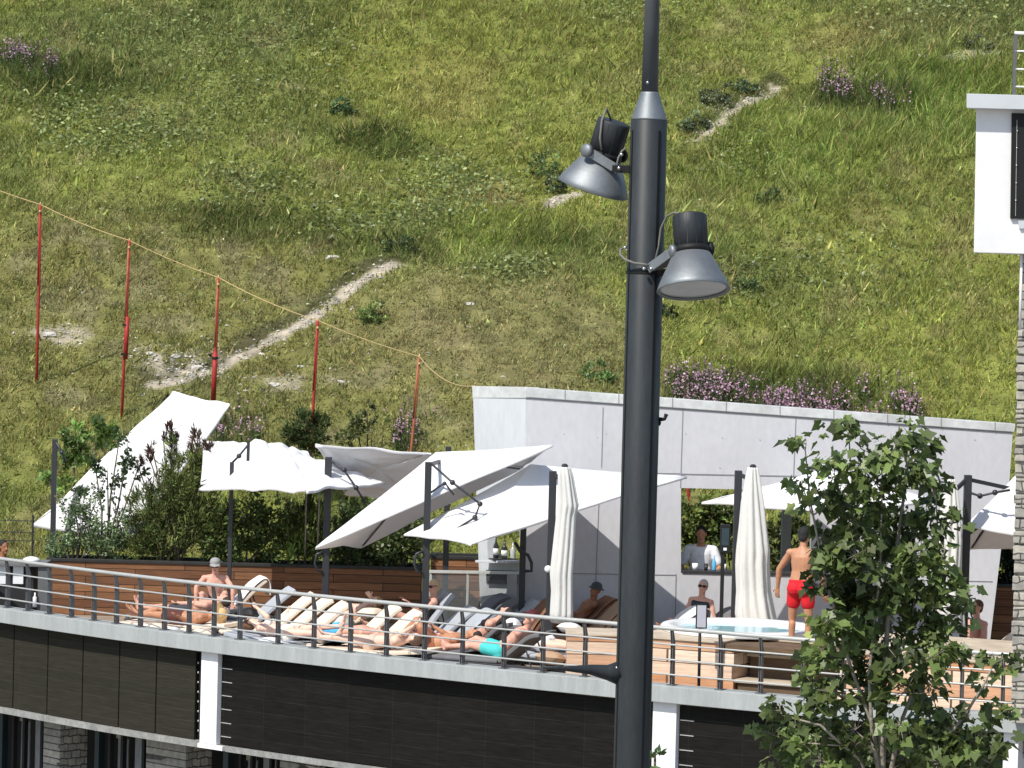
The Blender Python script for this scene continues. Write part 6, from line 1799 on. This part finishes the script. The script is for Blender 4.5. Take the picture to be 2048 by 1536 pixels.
# ------------------------------------------------------------------ red poles and rope
GP = "red poles carrying the rope across the slope"
poles = [((81, 409), (73, 768), "first from the left, standing free on the grass", 0),
         ((259, 481), (243, 835), "second from the left, with a doubled red sleeve halfway up", 2),
         ((437, 555), (424, 862), "third from the left, behind the tip of the tilted parasol", 3),
         ((636, 641), (618, 950), "fourth from the left, behind the small pine", 0),
         ((839, 713), (815, 985), "fifth and rightmost, faded orange, leaning left", 4)]
tops = []
for (tx, ty), (bx, by), lb_, kind in poles:
    b = hray(bx, by); d = b.y; tp_ = P(tx, ty, d - 0.05)
    t = thing("red_pole", "red wooden pole, " + lb_, "pole", b, GP)
    at = lambda f: b.lerp(tp_, f)
    mb = MB(); mb.tube([b - ZV * 0.3, at(0.3), at(0.62) + Vector((0.008, 0, 0)), tp_], [0.029, 0.029, 0.027, 0.025], 10); mb.build("shaft", M['orange'] if kind == 4 else M['red'], t, smooth=True)
    if kind in (0, 2, 3, 4):
        mb = MB(); mb.tube([at(0.55) + Vector((-0.012, -0.016, 0)), at(0.985) + Vector((-0.01, -0.014, 0))], 0.020, 8); mb.build("faded_side", M['orange'] if kind != 0 else M['red'], t, smooth=True)
    if kind == 2:
        mb = MB(); mb.tube([at(0.33) + Vector((0.03, -0.03, 0)), at(0.57) + Vector((0.035, -0.03, 0))], 0.042, 10); mb.build("sleeve", M['red'], t, smooth=True)
        mb = MB(); mb.lathe(at(0.35), (tp_ - b).normalized(), [(0, 0.075), (0.05, 0.075)], 12); mb.lathe(at(0.52), (tp_ - b).normalized(), [(0, 0.07), (0.03, 0.07)], 12); mb.build("strap", M['gap'], t)
    if kind == 3:
        mb = MB(); mb.tube([at(0.2), at(0.52)], 0.050, 10); mb.build("sleeve", M['red'], t, smooth=True)
        mb = MB(); mb.lathe(at(0.47), (tp_ - b).normalized(), [(0, 0.065), (0.04, 0.065)], 12); mb.build("strap", M['gap'], t)
    mb = MB(); mb.tube([tp_ - ZV * 0.05, tp_ + ZV * 0.05], [0.02, 0.012], 8); mb.ball(tp_ + Vector((0.0, -0.035, -0.14)), 0.03, 8); mb.build("rope_eye", M['rope'], t, smooth=True)
    tops.append(tp_)
r0 = P(-160, 312, tops[0].y + 1.2)
rp_ = [r0] + tops + [P(950, 772, BD + 1.2)]
pts = []
for a, b in zip(rp_[:-1], rp_[1:]):
    for k in range(10):
        f = k / 10; pts.append(a.lerp(b, f) - ZV * 0.10 * 4 * f * (1 - f) * ((b - a).length / 2.5) * 0.5)
pts.append(rp_[-1])
mb = MB(); mb.tube(pts, 0.009, 6); tag(mb.build("rope", M['rope'], None, smooth=True), "straw coloured rope strung over the red poles down to the bar roof", "rope")
# pole seen through the bar window
b = hray(1390, 1040); tp_ = P(1372, 940, b.y)
t = thing("red_pole", "short piece of red pole seen through the bar window above the bartender", "pole", b, GP)
mb = MB(); mb.tube([b - ZV * 0.3, b.lerp(tp_, 0.6) + Vector((-0.03, 0, 0)), tp_], 0.03, 8); mb.build("shaft", M['red'], t, smooth=True)

# ------------------------------------------------------------------ shrubs and trees
def rand_in_ball(r, n):
    v = r.normal(size=(n, 3)); v /= np.linalg.norm(v, axis=1)[:, None]
    return v * (r.random(n) ** 0.45)[:, None]
def shrub(name, label, cat, base, blobs, kind, col, leaf, n, seed, group=None, stems=True, core=None, tint=0.45, bark='bark'):
    """blobs: (centre Vector, rx, ry, rz, weight); kind leaf | needle | upright"""
    r = np.random.default_rng(seed)
    t = thing(name, label, cat, base, group)
    wts = np.array([b[4] for b in blobs], float); wts /= wts.sum()
    P_, D_, C_ = [], [], []
    for (c, rx, ry, rz, w), wt in zip(blobs, wts):
        m = int(n * wt)
        # small twig clumps inside every blob
        kcl = max(4, m // 26)
        cc = rand_in_ball(r, kcl) * np.array([rx, ry, rz]) + np.array(c)
        tn = np.exp(r.normal(0, tint, kcl))
        ii = r.integers(0, kcl, m)
        p = cc[ii] + r.normal(0, 1, (m, 3)) * np.array([rx, ry, rz]) * 0.13
        d = (p - np.array(c)) / np.array([rx, ry, rz]); d = d + r.normal(0, 0.7, (m, 3))
        if kind == 'needle': d[:, 2] += 0.9
        if kind == 'upright': d[:, 2] += 1.6
        P_.append(p); D_.append(d); C_.append(np.array(col) * 1.22 * tn[ii][:, None] * np.exp(r.normal(0, 0.15, (m, 1))) * (1 + r.normal(0, 0.06, (m, 3))))
    p = np.concatenate(P_); d = np.concatenate(D_); c = np.concatenate(C_)
    d /= np.linalg.norm(d, axis=1)[:, None] + 1e-9
    m = len(p); s = np.cross(d, r.normal(size=(m, 3))); s /= np.linalg.norm(s, axis=1)[:, None] + 1e-9
    L = (leaf * r.uniform(0.6, 1.35, m))[:, None]
    asp = {'leaf': 0.62, 'needle': 0.16, 'upright': 0.2}[kind]
    nn = np.cross(d, s)
    V = np.stack([p, p + d * L * 0.45 + s * L * asp * 0.5 + nn * L * 0.06, p + d * L, p + d * L * 0.45 - s * L * asp * 0.5 + nn * L * 0.06], 1).reshape(-1, 3)
    fast_mesh("crown", V, 4, M['leaf'] if kind == 'leaf' else M['needle'], np.clip(np.repeat(c, 4, 0), 0.004, 0.6), t)
    if stems:
        mb = MB(); b0 = Vector(base)
        for (c_, rx, ry, rz, w) in blobs:
            q = Vector(c_); mid_ = b0.lerp(q, 0.5) + Vector((random.uniform(-.08, .08), random.uniform(-.05, .05), 0.05))
            mb.tube([b0 + Vector((random.uniform(-.08, .08), random.uniform(-.05, .05), -0.05)), mid_, q, q + Vector((0, 0, rz * 0.7))], [0.022, 0.016, 0.010, 0.004], 6)
        mb.build("trunk", M[bark], t, smooth=True)
    return t
def B(px, py, d, rpx, rpy, w=None):
    """blob at photo pixel with radii in photo pixels"""
    k = d / F
    return (tuple(P(px, py, d)), rpx * k, min(rpx, rpy) * k * 0.8, rpy * k, w if w else rpx * rpy)
ps = 62.42
GS = "shrubs in the long planter"
def pbase(px): return (XD(px, ps, 0.75), ps, 0.76)
shrub("shrub", "blue green loose juniper at the left end of the long planter", "shrub", pbase(150), [B(120, 1095, ps, 32, 40), B(160, 1060, ps, 40, 50), B(205, 1090, ps, 42, 45), B(150, 1020, ps, 32, 40, 700), B(190, 1010, ps, 28, 36, 500), B(235, 1050, ps, 30, 50, 900)], 'leaf', (0.115, 0.165, 0.075), 0.055, 5200, 31, GS)
shrub("shrub", "thin dark leaved stems rising before the tilted white parasol", "shrub", pbase(205), [B(215, 960, ps, 36, 40, 500), B(255, 905, ps, 30, 36, 420), B(190, 930, ps, 22, 26, 220), B(240, 870, ps, 16, 18, 120), B(275, 940, ps, 24, 30, 260), B(150, 985, ps, 24, 24, 200)], 'leaf', (0.045, 0.075, 0.028), 0.075, 750, 32, GS, tint=0.2)
shrub("pine", "mountain pine with dark upright candles in the planter before the tilted parasol", "pine", pbase(330), [B(300, 1030, ps, 46, 60), B(345, 970, ps, 48, 62), B(385, 1020, ps, 44, 70), B(330, 1085, ps, 60, 40), B(390, 930, ps, 26, 40, 900), B(415, 960, ps, 26, 44, 800), B(420, 1060, ps, 40, 50), B(275, 1080, ps, 40, 40), B(350, 900, ps, 16, 30, 330)], 'needle', (0.085, 0.110, 0.034), 0.13, 9500, 33, GS)
shrub("pine", "bronze tipped candles rising from the planter pine, darkest twigs against the white canopy", "pine", pbase(352), [B(340, 868, ps, 9, 18, 120), B(327, 880, ps, 6, 14, 70), B(352, 885, ps, 8, 18, 90), B(303, 892, ps, 5, 22, 70), B(276, 930, ps, 6, 16, 60), B(395, 885, ps, 14, 28, 220), B(418, 900, ps, 9, 26, 160), B(300, 920, ps, 7, 16, 70), B(437, 965, ps, 12, 16, 90), B(465, 950, ps, 6, 22, 60)], 'upright', (0.075, 0.045, 0.032), 0.11, 900, 34, GS, tint=0.25)
shrub("shrub", "dark green dense shrub in the middle of the long planter under the crumpled parasol", "shrub", pbase(490), [B(455, 1060, ps, 42, 60), B(500, 1030, ps, 44, 48), B(540, 1080, ps, 46, 50), B(480, 1100, ps, 50, 32), B(580, 1030, ps, 32, 44), B(430, 1090, ps, 30, 36)], 'leaf', (0.070, 0.105, 0.030), 0.07, 6400, 35, GS)
shrub("bamboo", "light green slender bamboo clump left of the parasol mast in the planter", "bamboo", pbase(610), [B(600, 1085, ps, 36, 45), B(622, 1040, ps, 24, 48, 900), B(640, 1090, ps, 26, 40, 900), B(585, 1100, ps, 30, 30, 700)], 'upright', (0.12, 0.165, 0.045), 0.15, 2600, 36, GS)
mb = MB()
for x0_, y0_, x1_, y1_ in ((613, 985, 610, 1110), (640, 970, 634, 1120)):
    mb.tube([P(x1_, y1_, 62.2), P(x0_, y0_, 62.2)], 0.014, 8)
tag(mb.build("bamboo_canes", M['bark_pale'], None, smooth=True), "two pale bare canes standing beside the parasol mast in the planter", "canes")
shrub("shrub", "mixed green shrub right of the crumpled parasol's mast", "shrub", pbase(700), [B(690, 1070, ps, 36, 50), B(725, 1040, ps, 36, 54), B(700, 1105, ps, 44, 28), B(760, 1085, ps, 36, 42)], 'leaf', (0.085, 0.120, 0.040), 0.08, 4200, 37, GS)
shrub("shrub", "bushy shrub at the right end of the long planter under the large tilted parasol", "shrub", pbase(800), [B(790, 1095, ps, 42, 34), B(825, 1090, ps, 24, 38), B(760, 1110, ps, 36, 22), B(815, 1060, ps, 20, 24, 350)], 'leaf', (0.085, 0.115, 0.040), 0.075, 3600, 38, GS)
shrub("shrub", "low dark shrub behind the planter in the gap under the grey canopy", "shrub", (XD(745, 63.6), 63.6, DECK), [B(720, 1040, 63.6, 50, 44), B(790, 1060, 63.6, 50, 40), B(840, 1080, 63.6, 36, 40)], 'leaf', (0.050, 0.070, 0.026), 0.08, 3600, 39)
shrub("shrub", "bright leafy tall shrub beside the leftmost parasol mast", "shrub", (XD(150, 64.2), 64.2, DECK), [B(150, 870, 64.2, 26, 30), B(195, 855, 64.2, 30, 28), B(215, 880, 64.2, 20, 30), B(95, 950, 64.2, 22, 16, 320), B(145, 920, 64.2, 26, 28), B(178, 905, 64.2, 22, 24), B(130, 960, 64.2, 20, 20, 250)], 'leaf', (0.115, 0.18, 0.045), 0.11, 1300, 40)
shrub("pine", "small dark pine on the slope in front of the fourth red pole", "pine", tuple(hray(612, 960)), [B(612, 850, 68.0, 26, 36), B(590, 868, 68.0, 22, 26), B(636, 862, 68.0, 22, 30), B(612, 890, 68, 40, 24)], 'needle', (0.050, 0.070, 0.024), 0.13, 2400, 41)
shrub("shrub", "faint young shrub on the slope right of the small dark pine", "shrub", tuple(hray(720, 960)), [B(712, 850, 68.2, 22, 34), B(735, 840, 68.2, 18, 34), B(700, 880, 68.2, 26, 22)], 'leaf', (0.105, 0.125, 0.042), 0.07, 800, 42)
# greenery seen through the bar window and to its right
for i, (px, py, lb_, col) in enumerate(((1395, 1020, "leafy shrub on the slope seen through the bar window behind the bartender", (0.13, 0.165, 0.045)), (1455, 1025, "leafy shrub seen through the bar window left of the folded parasol", (0.115, 0.15, 0.045)), (1575, 1060, "dark shrub behind the bar window beside the standing man's head", (0.09, 0.11, 0.04)))):
    d = 64.6
    shrub("shrub", lb_, "shrub", (XD(px, d), d, DECK), [B(px, py, d, 36, 30), B(px - 22, py + 30, d, 32, 36), B(px + 24, py + 26, d, 32, 36), B(px, py + 70, d, 46, 40)], 'leaf', col, 0.10, 2400, 50 + i)
shrub("shrub", "dark hedge plant in the gap between bar wall and stone wall", "shrub", (XD(2012, 61.0), 61.0, 0.8), [B(2012, 1130, 61.0, 40, 50), B(2050, 1120, 61.0, 40, 50)], 'leaf', (0.03, 0.045, 0.02), 0.08, 2600, 60)
# dark bushes on the slope
for i, (px, py, w_, h_, lb_, col) in enumerate(((1085, 330, 30, 34, "dark green bush on the slope left of the upper floodlight", (0.06, 0.095, 0.035)), (1112, 372, 20, 20, "low dark bush just below the upper floodlight's bush", (0.06, 0.08, 0.035)), (1428, 195, 30, 24, "grey green bush on the upper edge of the footpath right of the pole", (0.075, 0.09, 0.05)),
        (1480, 170, 28, 20, "dark bush at the top end of the upper footpath", (0.055, 0.08, 0.04)), (1385, 245, 26, 22, "dark bush at the lower end of the upper footpath", (0.06, 0.08, 0.04)), (680, 212, 26, 20, "dark bush by itself above the middle of the slope", (0.06, 0.10, 0.04)), (800, 490, 30, 18, "dark bush at the upper end of the long footpath", (0.055, 0.08, 0.035)),
        (1950, 88, 30, 16, "dark low bush under the bank at upper right", (0.05, 0.06, 0.035)), (1540, 395, 26, 16, "dark low bush in the grass right of the lower floodlight", (0.07, 0.095, 0.035)), (1495, 570, 20, 14, "small dark bush right of the lower floodlight", (0.07, 0.10, 0.04)), (1195, 745, 34, 20, "green bush on the slope just left of the lamp post above the bar", (0.06, 0.10, 0.03)), (740, 625, 30, 26, "fresh green bush below the footpath near the fourth red pole", (0.10, 0.14, 0.04)), (1330, 620, 18, 14, "small dark tuft bush right of the post below the lower floodlight", (0.07, 0.09, 0.035)), (800, 895, 1, 1, "", (0, 0, 0)))):
    if not lb_: continue
    p = hray(px, py + h_ * 0.8); d = p.y
    k = d / F
    shrub("bush", lb_, "bush", tuple(p), [(tuple(P(px, py, d)), w_ * k, w_ * k * 0.9, h_ * k, 1), (tuple(P(px - w_ * 0.6, py + h_ * 0.35, d)), w_ * k * 0.6, w_ * k * .6, h_ * k * 0.6, 0.5), (tuple(P(px + w_ * 0.7, py + h_ * 0.3, d)), w_ * k * 0.6, w_ * k * .6, h_ * k * 0.6, 0.5)], 'leaf', tuple(1.35 * q_ for q_ in col), 0.065, 700, 70 + i, stems=False)

# ------------------------------------------------------------------ young maple in the foreground
TD = 25.0
_leaf = []
for ang, rad in ((-90, 0.0), (-62, 0.32), (-38, 0.48), (-10, 0.38), (18, 0.60), (38, 0.45), (62, 0.50), (90, 0.74), (118, 0.50), (142, 0.45), (162, 0.60), (190, 0.38), (218, 0.48), (242, 0.32)):
    _leaf.append((math.cos(R(ang)) * rad, math.sin(R(ang)) * rad + 0.02))
_leaf = np.array(_leaf)
CL = [(1697, 868, 26, 22), (1668, 850, 20, 10), (1612, 888, 24, 11), (1602, 968, 24, 15), (1618, 1010, 22, 10), (1818, 862, 26, 26), (1836, 900, 30, 26), (1782, 876, 24, 20), (1850, 935, 32, 26), (1760, 930, 30, 28), (1720, 930, 30, 26), (1660, 930, 34, 26), (1690, 980, 40, 40), (1650, 1005, 30, 26), (1750, 985, 40, 42), (1810, 960, 42, 50), (1870, 975, 26, 22), (1800, 1030, 46, 55), (1720, 1050, 44, 50), (1672, 1065, 36, 36), (1860, 1040, 36, 34), (1906, 1040, 14, 7), (1660, 1115, 40, 46), (1710, 1110, 50, 64), (1780, 1100, 50, 64), (1845, 1115, 46, 52), (1890, 1100, 30, 24), (1648, 1172, 38, 40), (1690, 1180, 52, 64), (1760, 1175, 52, 64), (1830, 1190, 50, 60), (1890, 1170, 40, 38), (1925, 1200, 22, 14), (1940, 1190, 14, 7),
      (1655, 1240, 32, 28), (1700, 1250, 50, 56), (1770, 1255, 50, 56), (1840, 1255, 46, 48), (1900, 1245, 30, 26), (1636, 1305, 34, 30), (1670, 1315, 44, 46), (1740, 1325, 44, 44), (1800, 1325, 44, 44), (1860, 1320, 44, 44), (1895, 1300, 26, 22), (1628, 1372, 38, 38), (1670, 1385, 46, 48), (1730, 1395, 40, 36), (1810, 1385, 46, 46), (1862, 1380, 36, 34), (1560, 1420, 26, 17), (1545, 1470, 32, 22), (1590, 1455, 44, 46), (1650, 1455, 48, 50), (1710, 1460, 44, 40), (1800, 1450, 48, 50), (1850, 1450, 44, 42), (1900, 1475, 44, 40), (1950, 1480, 42, 38), (1990, 1490, 28, 22), (2005, 1318, 22, 15), (1985, 1312, 20, 10), (1975, 1368, 22, 9), (2012, 1418, 24, 16), (1940, 1430, 20, 9), (1900, 1420, 24, 14), (1570, 1510, 46, 46), (1640, 1520, 50, 50), (1710, 1520, 44, 40), (1810, 1510, 50, 50), (1880, 1525, 50, 44), (1950, 1530, 46, 40), (1330, 1555, 1, 0)]
tree = thing("maple_tree", "young multi stemmed maple with lobed leaves in front of the right part of the terrace", "tree", (XD(1765, TD), TD, -4.5))
r = np.random.default_rng(99)
stems_px = [[(1768, 1640), (1762, 1500), (1766, 1400), (1775, 1250), (1800, 1050), (1816, 930), (1820, 865)],
            [(1764, 1600), (1770, 1420), (1752, 1280), (1720, 1100), (1702, 950), (1698, 872)],
            [(1766, 1620), (1745, 1450), (1700, 1330), (1650, 1150), (1620, 1000), (1610, 895)],
            [(1770, 1600), (1800, 1450), (1850, 1320), (1880, 1150), (1872, 1000)],
            [(1768, 1640), (1720, 1520), (1640, 1450), (1560, 1430)],
            [(1770, 1640), (1860, 1520), (1930, 1430), (1970, 1365), (1992, 1318)],
            [(1772, 1640), (1880, 1540), (1960, 1480), (2010, 1425)],
            [(1768, 1600), (1745, 1480), (1738, 1350), (1760, 1150), (1765, 930)]]
mb = MB(); nodes = []
for i, st in enumerate(stems_px):
    off = [0, 0.12, -0.1, 0.15, -0.2, -0.12, 0.1, -0.15][i]
    pts = [P(x, y, TD + off * min(1, k / 2)) for k, (x, y) in enumerate(st)]
    rad = np.linspace(0.030 if i in (0,) else 0.018, 0.004, len(pts))
    mb.tube(pts, list(rad), 8)
    for a, b in zip(pts[:-1], pts[1:]):
        for f in np.linspace(0, 1, 6): nodes.append(a.lerp(b, f))
mb.tube([(XD(1768, TD, -4.5), TD, -4.5), P(1769, 1600, TD)], [0.05, 0.034], 10)
trunk_mb = mb
tw = trunk_mb; Vl, Fl, Cl, Nl = [], [], [], 0
for (px, py, rp, n_) in CL:
    if not n_: continue
    n_ = int(n_ * (2.3 if abs(px - 1765) < 110 and 1030 < py < 1320 else 1.7))
    dd = TD + r.normal(0, 0.26)
    cen = P(px, py, dd); k = TD / F
    nb = min(nodes, key=lambda q: (q - cen).length + (0.6 if q.z > cen.z else 0))
    tw.tube([nb, nb.lerp(cen, 0.55) + Vector((0, 0, -0.02)), cen, cen + Vector((0, 0, rp * k * 0.4))], [0.007, 0.005, 0.0035, 0.002], 5)
    nt_ = max(2, n_ // 8); tips = [cen + Vector(tuple(rand_in_ball(r, 1)[0])) * rp * k * 0.95 for _ in range(nt_)]
    for q in tips: tw.tube([cen, q], [0.003, 0.0018], 4)
    tint = np.exp(r.normal(0, 0.24))
    for i in range(n_):
        q = tips[i % nt_]; p = q + Vector(tuple(r.normal(0, 0.030, 3)))
        # leaves droop outwards, blades facing roughly up and to the light
        out = (p - cen); out = Vector((out.x, out.y, 0)); out = out.normalized() if out.length > 1e-4 else Vector((1, 0, 0))
        dv_ = (out + Vector((r.normal(0, 0.7), r.normal(0, 0.7), -0.45 + r.normal(0, 0.35)))).normalized()
        nrm = (Vector((0, 0, 1)) + Vector(tuple(r.normal(0, 0.75, 3)))); nrm = (nrm - dv_ * nrm.dot(dv_)).normalized()
        sd_ = dv_.cross(nrm)
        s = 0.078 * r.uniform(0.5, 1.35)
        fold = r.uniform(0.05, 0.6)
        v = [p + (sd_ * a * s) + dv_ * ((b + 0.5) * s) + nrm * (abs(a) * s * fold - (b + 0.5) ** 2 * s * 0.15) for a, b in _leaf]
        Vl += [tuple(x_) for x_ in v]
        base_c = np.array([0.112, 0.155, 0.048]) if r.random() > 0.12 else np.array([0.15, 0.19, 0.055])
        cc = base_c * tint * np.exp(r.normal(0, 0.34))
        Cl.append(np.tile(cc, (len(_leaf), 1)))
fast_mesh("crown", np.array(Vl), len(_leaf), M['leaf'], np.clip(np.concatenate(Cl), 0.005, 0.5), tree)
tw.build("trunk", M['bark_pale'], tree, smooth=True)
# tip of another young plant behind the lamp post at the lower edge
shrub("maple_tree", "tip of a small leafy plant beside the white column at the lower edge", "tree", (XD(1312, 26.5), 26.5, -4.5), [B(1310, 1518, 26.5, 14, 18), B(1300, 1545, 26.5, 16, 18)], 'leaf', (0.075, 0.12, 0.04), 0.06, 60, 98)
